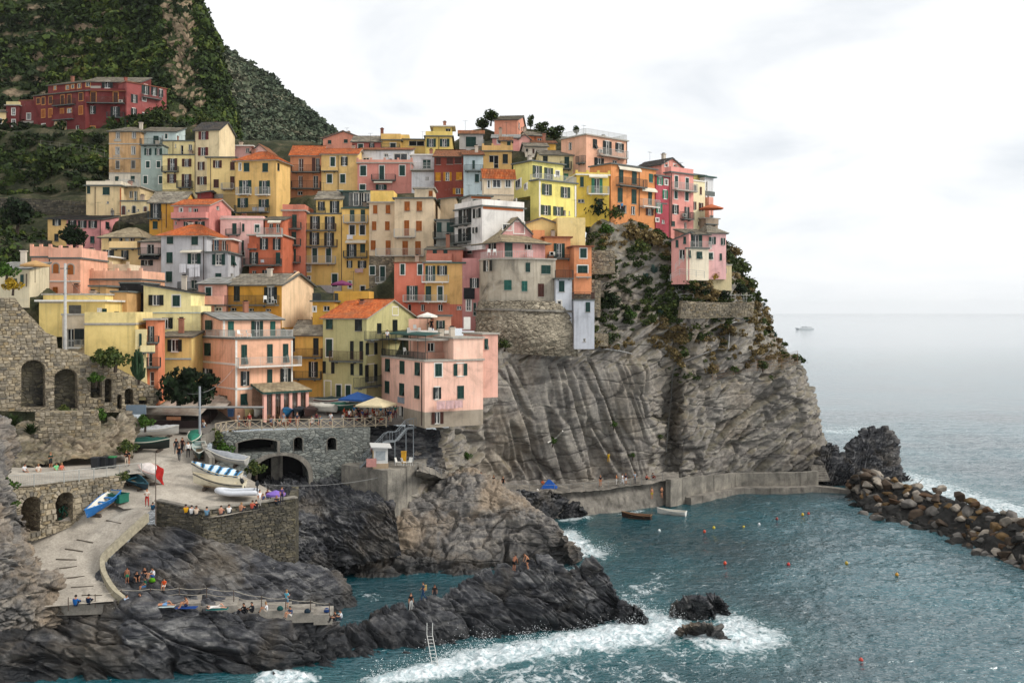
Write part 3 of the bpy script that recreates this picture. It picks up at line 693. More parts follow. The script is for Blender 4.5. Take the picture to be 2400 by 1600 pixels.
def rail_mesh(L,d,h,mat,gap=0.16,r=0.014):
    "three-sided railing: x along the wall, y 0..-d outwards"
    def f():
        b = MB(); t = r * 1.6
        def run(a,c):
            a = np.array(a,float); c = np.array(c,float); l = np.linalg.norm(c - a); n = max(1,int(l / gap)); s = (c - a) / n
            for i in range(n + 1):
                p = a + s * i; rr = r * (1.7 if i in (0,n) or i % 9 == 0 else 1); b.box(p[0] - rr,p[0] + rr,p[1] - rr,p[1] + rr,0,h)
            lo = np.minimum(a,c); hi = np.maximum(a,c)
            b.box(lo[0] - t,hi[0] + t,lo[1] - t,hi[1] + t,h,h + 0.045); b.box(lo[0] - t * .6,hi[0] + t * .6,lo[1] - t * .6,hi[1] + t * .6,0.08,0.11)
        run((0,-d),(L,-d)); run((0,0),(0,-d + gap)); run((L,0),(L,-d + gap))
        return b.mesh('railing',mat)
    return cached(('ra',L,d,h,mat.name),f)
def put(mesh,name,fc,u,z,out=0.0,parent=None,scale=None):
    p = fc.at(u,z,out) - HS['base']
    return mobj(name,mesh,parent or HS['root'],p,fc.a,scale)
HOLE = 'ow'
def parse(f):
    r = []
    for ln in f.replace('\n',';').split(';'):
        w = ln.split()
        if w: r.append((w[0],[float(x) for x in w[1:5]],w[5:]))
    return r
def feature(fc,reg,code,c,extra,holes,wallm):
    (xa,ya),(xb,yb) = Z(reg,c[0],c[1]),Z(reg,c[2],c[3])
    u0,z1 = fc.hit(xa,(ya)); u1,z0 = fc.hit(xb,(yb))
    um0 = fc.hit((xa + xb) / 2,yb)[1]; um1 = fc.hit((xa + xb) / 2,ya)[1]; z0,z1 = um0,um1
    if u1 < u0: u0,u1 = u1,u0
    w,h = u1 - u0,z1 - z0
    if w < 0.05 or h < 0.05: return
    t = code[0]; cc = code[1] if len(code) > 1 else 'g'; sur = code[2] if len(code) > 2 else ''
    if t in 'cp':
        W_,H_ = q1(w),q1(h); sc = (w / W_,1,h / H_)
        win = put(sur_mesh(W_,H_,sur) if sur else sill_mesh(W_,H_),'window',fc,u0,z0,0.0,None,sc)
        hw = q1(W_ / 2) if W_ > 0.4 else W_; n = 2 if W_ > 0.4 else 1; sm = shutter_mesh(hw,H_,cc)
        for i in range(n):
            if t == 'p' and (i == 1 or n == 1):
                up = shutter_mesh(hw,q1(H_ * .55),cc); o = mobj('shutter',up,win,(i * W_ / n,-0.05,H_ * .45),0,(W_ / n / hw,1,H_ * .55 / q1(H_ * .55)))
                fl = shutter_mesh(hw,q1(H_ * .45),cc); o = mobj('shutter_flap',fl,win,(i * W_ / n,-0.05 - H_ * .2,0.03),0,(W_ / n / hw,1,H_ * .45 / q1(H_ * .45))); o.rotation_euler = (-0.45,0,0)
            else: mobj('shutter',sm,win,(i * W_ / n,-0.05,0),0,(W_ / n / hw,1,1))
    elif t == 'o':
        s = w * 0.27; ow = w - 2 * s; W_,H_ = q1(ow),q1(h)
        holes.append((u0 + s,u1 - s,z0,z1))
        win = put(frame_mesh(W_,H_,sur),'window',fc,u0 + s,z0,0.003,None,(ow / W_,1,h / H_))
        mobj('pane',pane_mesh(W_,H_,M_GLASS),win,(0,0.17,0))
        sw = q1(s); sm = shutter_mesh(sw,H_,cc); k = W_ / ow
        mobj('shutter',sm,win,(-s * k,-0.06,0),0,(s / sw * k,1,1)); mobj('shutter',sm,win,(W_,-0.06,0),0,(s / sw * k,1,1))
    elif t in 'wd':
        W_,H_ = q1(w),q1(h); holes.append((u0,u1,z0,z1))
        if t == 'w':
            win = put(frame_mesh(W_,H_,sur or ''),'window',fc,u0,z0,0.003,None,(w / W_,1,h / H_)); mobj('pane',pane_mesh(W_,H_,M_GLASS),win,(0,0.17,0))
        else:
            win = put(frame_mesh(W_,H_,sur or '',0.35),'door' if h > 1.7 else 'window',fc,u0,z0,0.003,None,(w / W_,1,h / H_))
            mobj('leaf',pane_mesh(W_,H_,shutmat(cc) if cc != 'd' else M_DARK),win,(0,0.3,0))  # the near-black sheet paints the shade of open doorways; dark doors share it
    elif t in 'aA':
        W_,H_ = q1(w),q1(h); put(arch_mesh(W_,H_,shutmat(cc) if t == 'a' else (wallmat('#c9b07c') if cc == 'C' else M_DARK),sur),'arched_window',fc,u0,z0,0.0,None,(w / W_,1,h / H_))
    elif t in 'BP':
        L = q1(w); d = float(extra[0]) if extra else 1.0; b = MB(); b.box(0,L,-d,0,0,0.16)
        for k in range(2): b.box(L * (.15 + .6 * k),L * (.15 + .6 * k) + .12,-d * .6,0,-0.2,0)
        sm = {'w': M_WHITE,'c': M_CSLAB}.get(cc,M_SLAB)
        slab = cached(('sl',L,d,cc),lambda: b.mesh('balcony',sm)); ba = put(slab,'balcony',fc,u0,z0,0,None,(w / L,1,1))
        hh = max(0.5,h - 0.16)
        if t == 'B': mobj('railing',rail_mesh(L,d - 0.05,q1(min(hh,1.3)),{'w': M_WRAIL,'b': M_BRAIL,'c': M_WRAIL}.get(cc,M_IRON)),ba,(0,0,0.16))
        else:
            b2 = MB(); g = 0.12; hh = min(hh,1.2); b2.box(0,L,-d,-d + g,0,hh); b2.box(0,g,-d + g,0,0,hh); b2.box(L - g,L,-d + g,0,0,hh); b2.build('parapet',wallm,ba,(0,0,0.162))
    elif t == 'N':
        b = MB(); d = float(extra[0]) if extra else 1.6; n = 8
        b.add([(0,-0.02,h),(w,-0.02,h),(w,-d,h * .35),(0,-d,h * .35),(w,-d,0),(0,-d,0)],[(0,1,2,3),(3,2,4,5)])
        b.add([(0,-0.02,h),(0,-d,h * .35),(w,-0.02,h),(w,-d,h * .35)],[])
        m = {'w': M_AWN,'g': plain('green_awning_cloth','#16453f',0.85),'k': plain('black_net','#17191b',0.9),'y': plain('yellow_awning_cloth','#c98f2a',0.85)}.get(cc,M_AWN)
        put(b.mesh('awning',m),'awning',fc,u0,z0)
    elif t == 'R':
        b = MB(); b.tube([(0,-0.09,0),(0,-0.09,h)],0.06,5); put(b.mesh('downpipe',M_PIPE),'downpipe',fc,(u0 + u1) / 2,z0)
    elif t == 'K':
        b = MB(); b.box(0,0.9,-0.4,-0.05,0,0.62); b.lathe([(0.02,0),(0.25,0)],12,(0,0,0),1)
        for i in range(len(b.v) - 24,len(b.v)): x,y,z = b.v[i]; b.v[i] = (0.38 + x,-0.405 - z,0.31 + y)
        b.box(0.05,0.12,-0.4,0,-0.06,0); b.box(0.78,0.85,-0.4,0,-0.06,0)
        put(cached('ac',lambda: b.mesh('air_conditioner',[M_AC,M_SLAB])),'air_conditioner',fc,u0,z0)
    elif t == 'T':
        b = MB(); b.box(0,w,-0.07,0,0,h); put(b.mesh('moulding',{'w': M_WHITE,'o': plain('orange_band','#b4622c'),'u': plain('blue_band','#9fb4bd'),'c': M_CSLAB,'k': M_SLAB,'z': plain('grey_blue_paint','#8f98a0')}.get(cc,M_CSLAB)),'moulding',fc,u0,z0)
    elif t == 'L':     # washing on a line: a thing of its own
        LAUNDRY.append((fc,u0,u1,z0,z1,' '.join(extra)))
LAUNDRY = []
def wall_grid(b,fc,u0,u1,z0,z1,holes,base,mi=0):
    hs = [(max(u0,a),min(u1,c),max(z0,d),min(z1,e)) for a,c,d,e in holes if a < u1 and c > u0 and d < z1 and e > z0]
    us = sorted(set([u0,u1] + [x for h in hs for x in h[:2]])); zs = sorted(set([z0,z1] + [x for h in hs for x in h[2:]]))
    idx = {}
    def vid(i,j):
        if (i,j) not in idx:
            p = fc.at(us[i],zs[j]) - base; idx[(i,j)] = len(b.v); b.v.append(tuple(p))
        return idx[(i,j)]
    for i in range(len(us) - 1):
        for j in range(len(zs) - 1):
            cu,cz = (us[i] + us[i + 1]) / 2,(zs[j] + zs[j + 1]) / 2
            if any(h[0] < cu < h[1] and h[2] < cz < h[3] for h in hs): continue
            b.f.append((vid(i,j),vid(i + 1,j),vid(i + 1,j + 1),vid(i,j + 1))); b.m.append(mi)
def tiled(b,e0,e1,r1,r0,kind,rng):
    "tiles on a roof plane: eave e0-e1, ridge r0-r1 (world points relative to the house)"
    e0,e1,r0,r1 = (np.array(x,float) for x in (e0,e1,r0,r1))
    n = np.cross(e1 - e0,r0 - e0); n /= np.linalg.norm(n) + 1e-9
    if n[2] < 0: n = -n
    Le = max(np.linalg.norm(e1 - e0),np.linalg.norm(r1 - r0)); Ls = (np.linalg.norm(r0 - e0) + np.linalg.norm(r1 - e1)) / 2
    cw,rh = {'T': (0.26,0.42),'U': (0.28,0.42),'S': (0.55,0.5),'E': (0.6,0.55),'D': (0.5,0.45),'M': (0.5,1.6)}[kind]
    nc = max(2,int(Le / cw)); nr = max(1,int(Ls / rh))
    b.add([e0,e1,r1,r0],[(0,1,2,3)])
    def pt(s,t,o=0): return (e0 * (1 - s) + e1 * s) * (1 - t) + (r0 * (1 - s) + r1 * s) * t + n * o
    for j in range(nr):
        t0 = j / nr - 0.02; t1 = (j + 1) / nr + 0.03
        off = 0.5 * (j % 2) if kind in 'SED' else 0
        for i in range(nc):
            s0 = (i + off) / nc; s1 = min(1.0,(i + 1 + off) / nc)
            if s0 >= 1: continue
            k = rng.random(); 
            if kind in 'TU':
                sm = (s0 + s1) / 2; h = 0.09 + 0.02 * k; 
                vs = [pt(s0,t0,.03),pt(s0 + (s1 - s0) * .25,t0,h),pt(s0 + (s1 - s0) * .7,t0,h),pt(s1 - (s1 - s0) * .06,t0,.03),pt(s0,t1,.01),pt(s0 + (s1 - s0) * .25,t1,h - .035),pt(s0 + (s1 - s0) * .7,t1,h - .035),pt(s1 - (s1 - s0) * .06,t1,.01)]
                b.add(vs,[(0,1,5,4),(1,2,6,5),(2,3,7,6),(0,3,2,1)])
            else:
                g = (s1 - s0) * 0.04; o0 = 0.07 + 0.03 * k; o1 = 0.012 + 0.012 * rng.random()
                if kind == 'M': o0 = o1 = 0.03 + 0.02 * (i % 2)
                vs = [pt(s0 + g,t0,o0),pt(s1 - g,t0,o0),pt(s1 - g,t1,o1),pt(s0 + g,t1,o1),pt(s0 + g,t0,0),pt(s1 - g,t0,0)]
                b.add(vs,[(0,1,2,3),(4,5,1,0)])
def blk(reg,x0,x1,yt,yb,Y,yaw=0,col='#d8c08a',depth=None,xs=None,side=None,roof='flat',ry=None,rm='k',f='',s='',ext=2.5,over=0.35,wear=1.0,yt2=None,base=True,lowcol=None,lowy=None):
    """one box of a house.  front wall from pixel x0 to x1 (its left edge at distance Y, turned by yaw), top and bottom pixel rows at its left edge;
    side wall reaching pixel xs; roof flat / gx (eaves in front) / gy (gable in front) / hip / shed"""
    a = R_(yaw); wm = wallmat(col,wear)
    px0,pyt = Z(reg,x0,yt); px1,pyb = Z(reg,x1,yb); _,pyt2 = Z(reg,0,yt2 if yt2 is not None else yt)
    A = W(px0,HY,Y); fr = Face((A[0],A[1],0),a); Lf = fr.hit(px1,HY)[0]
    zt = W(px0,pyt,Y)[2]; zb = W(px0,pyb,Y)[2]; zt2 = zt
    if yt2 is not None: zt2 = fr.hit(px1,pyt2)[1]
    sd = side or ('R' if px0 < CX else 'L')
    if sd == 'R': sf = Face(fr.at(Lf,0),a + math.pi / 2)
    else: sf = None
    D = depth or 8.0
    if xs is not None:
        pxs = Z(reg,xs,0)[0]
        if sd == 'R': D = sf.hit(pxs,HY)[0]
        else: D = -Face(fr.at(0,0),a - math.pi / 2).hit(pxs,HY)[0]
        D = min(max(D,1.5),26)
    if sd == 'L': sf = Face(fr.at(0,0) - fr.n * D,a - math.pi / 2)
    zb -= ext
    if HS['root'] is None:
        c = fr.at(Lf / 2,zb) - fr.n * D / 2
        HS['base'] = c.copy(); HS['root'] = tag(empty(HS['name'],c),HS['label'],HS['cat'],HS['group'])
    base0 = HS['base']
    if base:
        for k in (0.1,0.5,0.9): BASES.append(tuple(fr.at(Lf * k,zb + ext - 0.5)))
        bb = fr.at(Lf * .5,zb + ext - 0.5) - fr.n * D; BASES.append((bb[0],bb[1],zb + ext + D * 0.25))
    hf,hs_ = [],[]
    for code,c,ex in parse(f): feature(fr,reg,code,c,ex,hf,wm)
    for code,c,ex in parse(s): feature(sf,reg,code,c,ex,hs_,wm)
    b = MB(); ztop = min(zt,zt2)
    mats = [wm]
    zl = None
    if lowcol:
        mats.append(wallmat(lowcol,wear) if lowcol.startswith('#') else globals()[lowcol]); zl = W(px0,Z(reg,0,lowy)[1],Y)[2]
    def wl(fc,L,holes):
        if zl: wall_grid(b,fc,0,L,zb,zl,holes,base0,1); wall_grid(b,fc,0,L,zl,ztop,holes,base0,0)
        else: wall_grid(b,fc,0,L,zb,ztop,holes,base0,0)
    wl(fr,Lf,hf); wl(sf,D,hs_)
    of = Face(fr.at(0,0) - fr.n * D,a - math.pi / 2) if sd == 'R' else Face(fr.at(Lf,0),a + math.pi / 2)
    wall_grid(b,of,0,D,zb,ztop,[],base0); bk = Face(fr.at(Lf,0) - fr.n * D,a + math.pi); wall_grid(b,bk,0,Lf,zb,ztop,[],base0)
    def P3(u,v,z): return fr.at(u,z) - fr.n * v - base0
    rng = random.Random(int(abs(px0 * 7 + pyt)))
    o = over; rb = MB(); rt = MB()
    RM = {'k': M_SLAB,'c': M_CSLAB,'w': M_WHITE,'g': plain('green_gutter','#2f4f47',0.6),'r': plain('rust_edge','#7a4630',0.8)}
    if roof == 'flat':
        th = 0.22
        vs = [P3(-o,-o,ztop),P3(Lf + o,-o,ztop),P3(Lf + o,D + o * .3,ztop),P3(-o,D + o * .3,ztop)]; vs += [v + np.array((0,0,th)) for v in vs]
        rb.add(vs,[(3,2,1,0),(4,5,6,7),(0,1,5,4),(1,2,6,5),(2,3,7,6),(3,0,4,7)]); rb.build('roof_slab',RM.get(rm,M_SLAB),HS['root'])
    elif roof == 'none':
        b.add([P3(0,0,ztop),P3(Lf,0,ztop),P3(Lf,D,ztop),P3(0,D,ztop)],[(0,1,2,3)])
    else:
        if roof == 'gx':
            yr = W(px0,Z(reg,0,ry)[1],Y + D * 0.5)[2] if ry is not None else ztop + D * .2
            yr = max(yr,ztop + 0.6); 
            for uu in (0,Lf): b.add([P3(uu,0,ztop),P3(uu,D,ztop),P3(uu,D / 2,yr)],[(0,1,2)])
            k = (yr - ztop) / (D / 2)
            planes = [(P3(-o,-o,ztop - o * k),P3(Lf + o,-o,ztop - o * k),P3(Lf + o,D / 2,yr),P3(-o,D / 2,yr)),(P3(Lf + o,D + o,ztop - o * k),P3(-o,D + o,ztop - o * k),P3(-o,D / 2,yr),P3(Lf + o,D / 2,yr))]
        elif roof == 'gy':
            yr = fr.hit(Z(reg,(x0 + x1) / 2,ry)[0],Z(reg,0,ry)[1])[1] if ry is not None else ztop + Lf * .2
            yr = max(yr,ztop + 0.5)
            for v in (0,D): b.add([P3(0,v,ztop),P3(Lf,v,ztop),P3(Lf / 2,v,yr)],[(0,1,2)])
            k = (yr - ztop) / (Lf / 2)
            planes = [(P3(-o,D + o,ztop - o * k),P3(-o,-o,ztop - o * k),P3(Lf / 2,-o,yr),P3(Lf / 2,D + o,yr)),(P3(Lf + o,-o,ztop - o * k),P3(Lf + o,D + o,ztop - o * k),P3(Lf / 2,D + o,yr),P3(Lf / 2,-o,yr))]
        elif roof == 'hip':
            yr = W(px0,Z(reg,0,ry)[1],Y + D * 0.5)[2]; yr = max(yr,ztop + 0.8); m = min(D / 2,Lf * .38)
            k = (yr - ztop) / (D / 2); ze = ztop - o * k * .7
            c = [P3(-o,-o,ze),P3(Lf + o,-o,ze),P3(Lf + o,D + o,ze),P3(-o,D + o,ze)]; r0,r1 = P3(m,D / 2,yr),P3(Lf - m,D / 2,yr)
            planes = [(c[0],c[1],r1,r0),(c[1],c[2],r1,r1),(c[2],c[3],r0,r1),(c[3],c[0],r0,r0)]
        else:   # shed: rises to the back (ry) or along the front (yt2)
            if yt2 is not None:
                hi,lo = max(zt,zt2),min(zt,zt2); uh,ul = (0,Lf) if zt > zt2 else (Lf,0)
                for v in (0,D): b.add([P3(ul,v,lo),P3(uh,v,lo),P3(uh,v,hi)],[(0,1,2)])
                b.add([P3(uh,0,lo),P3(uh,D,lo),P3(uh,D,hi),P3(uh,0,hi)],[(0,1,2,3)])
                k = (hi - lo) / Lf; sg = 1 if uh == 0 else -1
                planes = [(P3(ul + sg * o,-o,lo - o * k),P3(ul + sg * o,D,lo - o * k),P3(uh - sg * o,D,hi + o * k),P3(uh - sg * o,-o,hi + o * k))]
            else:
                yr = W(px0,Z(reg,0,ry)[1],Y + D)[2] if ry is not None else ztop + D * .25
                k = (yr - ztop) / D
                for uu in (0,Lf): b.add([P3(uu,0,ztop),P3(uu,D,ztop),P3(uu,D,yr)],[(0,1,2)])
                b.add([P3(0,D,ztop),P3(Lf,D,ztop),P3(Lf,D,yr),P3(0,D,yr)],[(0,1,2,3)])
                planes = [(P3(-o,-o,ztop - o * k),P3(Lf + o,-o,ztop - o * k),P3(Lf + o,D,yr),P3(-o,D,yr))]
        for pl in planes:
            tiled(rt,*pl,rm if rm in ROOFM else 'S',rng)
            lo = [np.array(p) - np.array((0,0,0.16)) for p in pl]; b4 = [np.array(p) - np.array((0,0,0.012)) for p in pl]
            rb.add(lo + b4,[(3,2,1,0),(0,1,5,4),(1,2,6,5),(2,3,7,6),(3,0,4,7)])
        ro = rb.build('roof',M_SLAB if rm != 'T' else M_CSLAB,HS['root']); tl = rt.build('roof_tiles',ROOFM.get(rm,M_STONE_T),ro); tl['kind'] = 'stuff'
    b.build('wall',mats,HS['root'])
    R = dict(fr=fr,sf=sf,L=Lf,D=D,zt=ztop,zb=zb + ext,wm=wm)
    if roof != 'none' and Lf > 3.5 and rng.random() < .6: chimney(R,rng.uniform(.15,.85),rng.uniform(.3,.7),.7 + (0 if roof == 'flat' else .9),rng.choice(['#a08b78','#8a5a45','#b0a595']))
    if Lf > 3 and rng.random() < .5: aerial(R,rng.uniform(.1,.9),rng.uniform(.3,.8),rng.uniform(1.6,3.0) + (0 if roof == 'flat' else 1.0))
    return R
def parapet(B,h,col=None,t=0.2,posts=0,rail=None,inset=0.0):
    "low wall or railing round a flat roof"
    fr,L,D,z = B['fr'],B['L'],B['D'],B['zt'] + 0.22; p = fr.at(inset,z) - fr.n * inset - HS['base']
    L -= 2 * inset; D = min(D - 2 * inset,9)
    if rail:
        o = mobj('railing',rail_mesh(q1(L),q1(D),q1(h),rail),HS['root'],p - fr.n * D,fr.a); return
    b = MB(); b.box(0,L,0,t,0,h); b.box(0,t,t,D,0,h); b.box(L - t,L,t,D,0,h)
    for i in range(posts + 1 if posts else 0):
        x = L * i / posts; b.box(x - .2,x + .2,-0.03,t + 0.05,0,h + 0.35)
    b.build('parapet',wallmat(col) if col else B['wm'],HS['root'],p,fr.a)
def aerial(B,u,v,h):
    fr = B['fr']; p = fr.at(B['L'] * u,B['zt']) - fr.n * B['D'] * v - HS['base']; b = MB(); b.tube([(0,0,0),(0,0,h)],.025,4); b.tube([(-.5,.1,h - .1),(.5,-.1,h - .1)],.015,4)
    for k in range(5): b.tube([(-.45 + k * .22,-.22,h - .1),(-.4 + k * .22,.22,h - .1)],.01,4)
    b.build('aerial',M_IRON,HS['root'],p,fr.a)
def chimney(B,u,v,h=1.2,col='#a08b78'):
    fr = B['fr']; p = fr.at(B['L'] * u,B['zt']) - fr.n * B['D'] * v - HS['base']; b = MB(); b.box(-.3,.3,-.3,.3,-0.4,h + 0.6); b.box(-.4,.4,-.4,.4,h + .6,h + .72); b.box(-.22,.22,-.22,.22,h + .72,h + .9,1)
    b.build('chimney',[wallmat(col),M_DARK],HS['root'],p,fr.a)
def stonemat(name,cols,mortar='#8a8478',island=True,scale=2.2):
    t = NT(name); P = t.pos()
    if island: rnd = t.n('ShaderNodeNewGeometry').outputs['Random Per Island']
    else: rnd = t.n('ShaderNodeObjectInfo').outputs['Random']
    col = t.ramp(rnd,[(i / (len(cols) - 1),lin(c)) for i,c in enumerate(cols)])
    n = t.noise(P,3.0,6,0.65); col = t.mix(0.6,col,t.ramp(n,[(0.3,0.2),(0.7,0.8)]),'OVERLAY')
    b = t.noise(P,0.25,5,0.6); col = t.mix(t.ramp(b,[(0.5,0.0),(0.68,0.55)]),col,lin('#3b3a33'))
    return t.set(col,0.92,t.bump(n,0.6,0.05),0.15)
STONES = ['#6f685b','#8b8272','#9d9382','#7c7464','#a79a83','#5f5b54','#93866f','#86765a']
M_STONES = stonemat('wall_stones',STONES); M_STONE1 = stonemat('wall_stone',STONES,island=False)
M_DSTONES = stonemat('dark_wall_stones',['#3f3e3a','#57534b','#6c665a','#4a4842','#78705f','#35352f'])
def _mason(name,a,b,c,scale=1.6):
    t = NT(name); P = t.pos(); v = t.mapping(P,(1,1,1.9))
    cell = t.voro(v,scale,'F1',1); ed = t.voro(v,scale,'DISTANCE_TO_EDGE'); n = t.noise(P,2.0,6,0.65); g = t.noise(P,0.2,5,0.6)
    s = t.n('ShaderNodeSeparateColor'); t.l(cell,s.inputs[0])
    col = t.ramp(s.outputs[0],[(0.0,lin(a)),(0.5,lin(b)),(1.0,lin(c))])
    col = t.mix(t.ramp(ed,[(0.0,0.7),(0.09,0.0)]),col,lin('#2e2b27'))
    col = t.mix(0.6,col,t.ramp(n,[(0.3,0.2),(0.7,0.8)]),'OVERLAY')
    col = t.mix(t.ramp(g,[(0.42,0.0),(0.6,0.55)]),col,lin(c))
    hh = t.math('ADD',t.ramp(ed,[(0.0,0.0),(0.12,1.0)]),n)
    return t.set(col,0.93,t.bump(hh,0.8,0.12),0.15)
M_MASON = _mason('rubble_masonry','#5d564b','#877c6b','#a4977f')
M_BAST = _mason('bastion_masonry','#787060','#948a78','#a89e8b',1.3)
M_DMASON = _mason('dark_rubble_masonry','#2f2f2c','#4c4943','#67614f')
M_GMASON = _mason('grey_green_masonry','#565b59','#757975','#8f918a',1.6)
_st = {}
def stone_mesh(k,mat):
    key = (k,mat.name)
    if key not in _st:
        r = random.Random(k * 17 + 3); j = lambda a: a + r.uniform(-.06,.06)
        o = [(0.03,0.03),(0.97,0.03),(0.97,0.97),(0.03,0.97)]; o = [(j(x),j(z)) for x,z in o]; i = [(x + (.5 - x) * .22,z + (.5 - z) * .22) for x,z in o]
        v = [(x,0,z) for x,z in o] + [(x,-0.8 + r.uniform(-.15,.15),z) for x,z in i]
        f = [(4,5,6,7),(0,1,5,4),(1,2,6,5),(2,3,7,6),(3,0,4,7)]
        b = MB(); b.add(v,f); _st[key] = (b.mesh('stone',mat),v,f)
    return _st[key]
def inside(poly,x,y):
    r = False; j = len(poly) - 1
    for i in range(len(poly)):
        if (poly[i][1] > y) != (poly[j][1] > y) and x < (poly[j][0] - poly[i][0]) * (y - poly[i][1]) / (poly[j][1] - poly[i][1]) + poly[i][0]: r = not r
        j = i
    return r
def stone_courses(poly,holes,rng,hmin=.25,hmax=.42,wmin=.3,wmax=.75,split=True):
    "rectangles (u, z, w, h) of roughly coursed stones inside an outline"
    us = [p[0] for p in poly]; zs = [p[1] for p in poly]; z = min(zs); out = []
    while z < max(zs):
        hh = rng.uniform(hmin * .8,hmax * 1.1); u = min(us) - rng.uniform(0,.4)
        while u < max(us):
            w = rng.uniform(wmin,wmax); cu,cz = u + w / 2,z + hh / 2
            ok = all(inside(poly,a,c) for a,c in ((u + .05,z + .05),(u + w - .05,z + .05),(u + w - .05,z + hh - .05),(u + .05,z + hh - .05))) and not any(inside(hq,a,c) for hq in holes for a,c in ((cu,cz),(u + .08,z + .08),(u + w - .08,z + hh - .08),(u + w - .08,z + .08),(u + .08,z + hh - .08)))
            if ok:
                if split and rng.random() < .25 and hh > .3: out += [(u,z,w,hh * .5),(u,z + hh * .5,w,hh * .5)]
                else: k = rng.uniform(-.05,.05); out.append((u + rng.uniform(0,.04),z + k,w * rng.uniform(.88,1.0),hh * rng.uniform(.82,1.02)))
            u += w
        z += hh
    return out
def lay_stones(fc,rects,mat,mat1,parent,base,prominent=0,thick=.10):
    rects = sorted(rects,key=lambda r: -r[2] * r[3]); rng = random.Random(len(rects))
    for i,(u,z,w,hh) in enumerate(rects[:prominent]):
        m = stone_mesh(i % 9,mat1)[0]; mobj('stone',m,parent,fc.at(u,z,0.0) - base,fc.a,(w,thick * rng.uniform(.7,1.5),hh))
    b = MB()
    for i,(u,z,w,hh) in enumerate(rects[prominent:]):
        _,v,f = stone_mesh(i % 9,mat); t = thick * rng.uniform(.7,1.5)
        b.add([fc.at(u + x * w,z + y * hh,-d * t) - base for x,d,y in v],f)
    if b.v: o = b.build('stones',mat,parent); o['kind'] = 'stuff'
def arch_poly(u0,u1,z0,z1,n=9):
    r = (u1 - u0) / 2; zs = z1 - r * .8
    return [(u0,z0)] + [(u0 + r - r * math.cos(math.pi * i / n),zs + r * .8 * math.sin(math.pi * i / n)) for i in range(n + 1)] + [(u1,z0)]
from mathutils.geometry import tessellate_polygon
def holed_wall(name,fc,outline,holes,mat,base,parent,deep=1.0,backmat=None,thick=None):
    "wall face with recessed openings"
    loops = [[Vector((x,z,0)) for x,z in outline]] + [[Vector((x,z,0)) for x,z in h] for h in holes]
    flat = [p for l in loops for p in l]; tris = tessellate_polygon(loops); b = MB()
    b.add([fc.at(p.x,p.y) - base for p in flat],[tuple(t) for t in tris])
    for h in holes:
        n = len(h); b.add([fc.at(x,z) - base for x,z in h] + [fc.at(x,z,-deep) - base for x,z in h],[(i,(i + 1) % n,n + (i + 1) % n,n + i) for i in range(n)])
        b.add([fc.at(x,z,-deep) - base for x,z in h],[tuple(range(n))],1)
    n = len(outline); t = thick or 0.8
    b.add([fc.at(x,z) - base for x,z in outline] + [fc.at(x,z,-t) - base for x,z in outline],[(i,(i + 1) % n,n + (i + 1) % n,n + i) for i in range(n)])
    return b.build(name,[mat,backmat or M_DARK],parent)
def h(n,l): house(n,l)
h('red_terrace_house','long dark red apartment house on the hill with orange window frames')
blk('A',415,1045,390,800,236,-21,'#621f1d',9,roof='shed',ry=350,rm='S',f='''cbO 450 422 490 490;cbO 513 410 550 498;cbO 600 400 640 490;cbO 745 385 785 505;cbO 828 378 870 495;Bb 670 435 925 515 .9;cbO 968 358 1015 450
coO 510 560 550 655;coO 597 552 638 650;coO 740 550 780 620;wgO 822 545 878 618;coO 968 520 1012 615;P 665 615 910 690 .8;AC 668 690 728 800;AC 755 690 812 820;dd 930 752 970 830;wgW 510 735 555 775''')
blk('A',590,1045,262,345,238,-20,'#67231f',7,roof='shed',ry=225,rm='S',base=False,f='wdO 660 272 690 318;wdO 808 264 845 315;wdO 872 254 912 300;wdO 950 242 992 298')
B=blk('A',1045,1545,335,870,231.5,3,'#621f1d',10,roof='flat',rm='r',f='cbO 1115 348 1175 470;cbO 1390 348 1445 475;Bb 1060 400 1530 490;ok 1085 515 1175 612;ok 1355 525 1470 655;Bk 1320 600 1525 668;dbO 1110 765 1165 870;dd 1385 765 1435 800;K 1460 440 1520 475;R 1046 500 1052 860')
parapet(B,0.5)
blk('A',1045,1715,215,335,234,2,'#672521',8,roof='shed',ry=165,rm='S',base=False,f='wdO 1052 225 1105 280;okW 1248 218 1382 295;okW 1530 225 1668 300;T 1110 270 1235 310')
B=blk('A',1550,2040,222,770,231.5,48,'#85403c',9,roof='flat',rm='r',over=.2,f='ok 1605 375 1685 475;okW 1605 545 1675 695;cg 1735 250 1760 360;okW 1745 255 1830 372;okW 1850 280 1930 385;okW 1940 315 1998 405;Bk 1735 330 1960 432;wgW 1745 415 1790 455;okW 1738 600 1780 720')  # paler red than the front: the sunlit side is put into the wall colour
chimney(B,.2,.5,1.4,'#8a4a3a'); chimney(B,.6,.4,1.0)
h('dark_red_cottage','small dark red house with pale parapet left of the red apartment house')
B=blk('A',75,232,512,800,238,0,'#62211f',6,roof='flat',rm='c',f='wdW 145 545 185 625;wgW 145 682 188 765')
parapet(B,.8,'#b9a877')
blk('A',232,418,455,850,239,-8,'#6b2c2a',6,roof='flat',rm='r',over=.1,f='wdW 328 605 375 680;dbW 352 755 392 850;dd 292 755 318 790;T 220 700 410 730')
h('cream_cottage','cream cottage cut by the left picture edge beside the dark red house')
blk('A',-150,78,585,840,238,0,'#d9bd86',6,roof='shed',ry=560,rm='S',f='wdW -10 670 20 730')
h('faded_ochre_tower_house','tall faded ochre tower house with painted panels and white base')
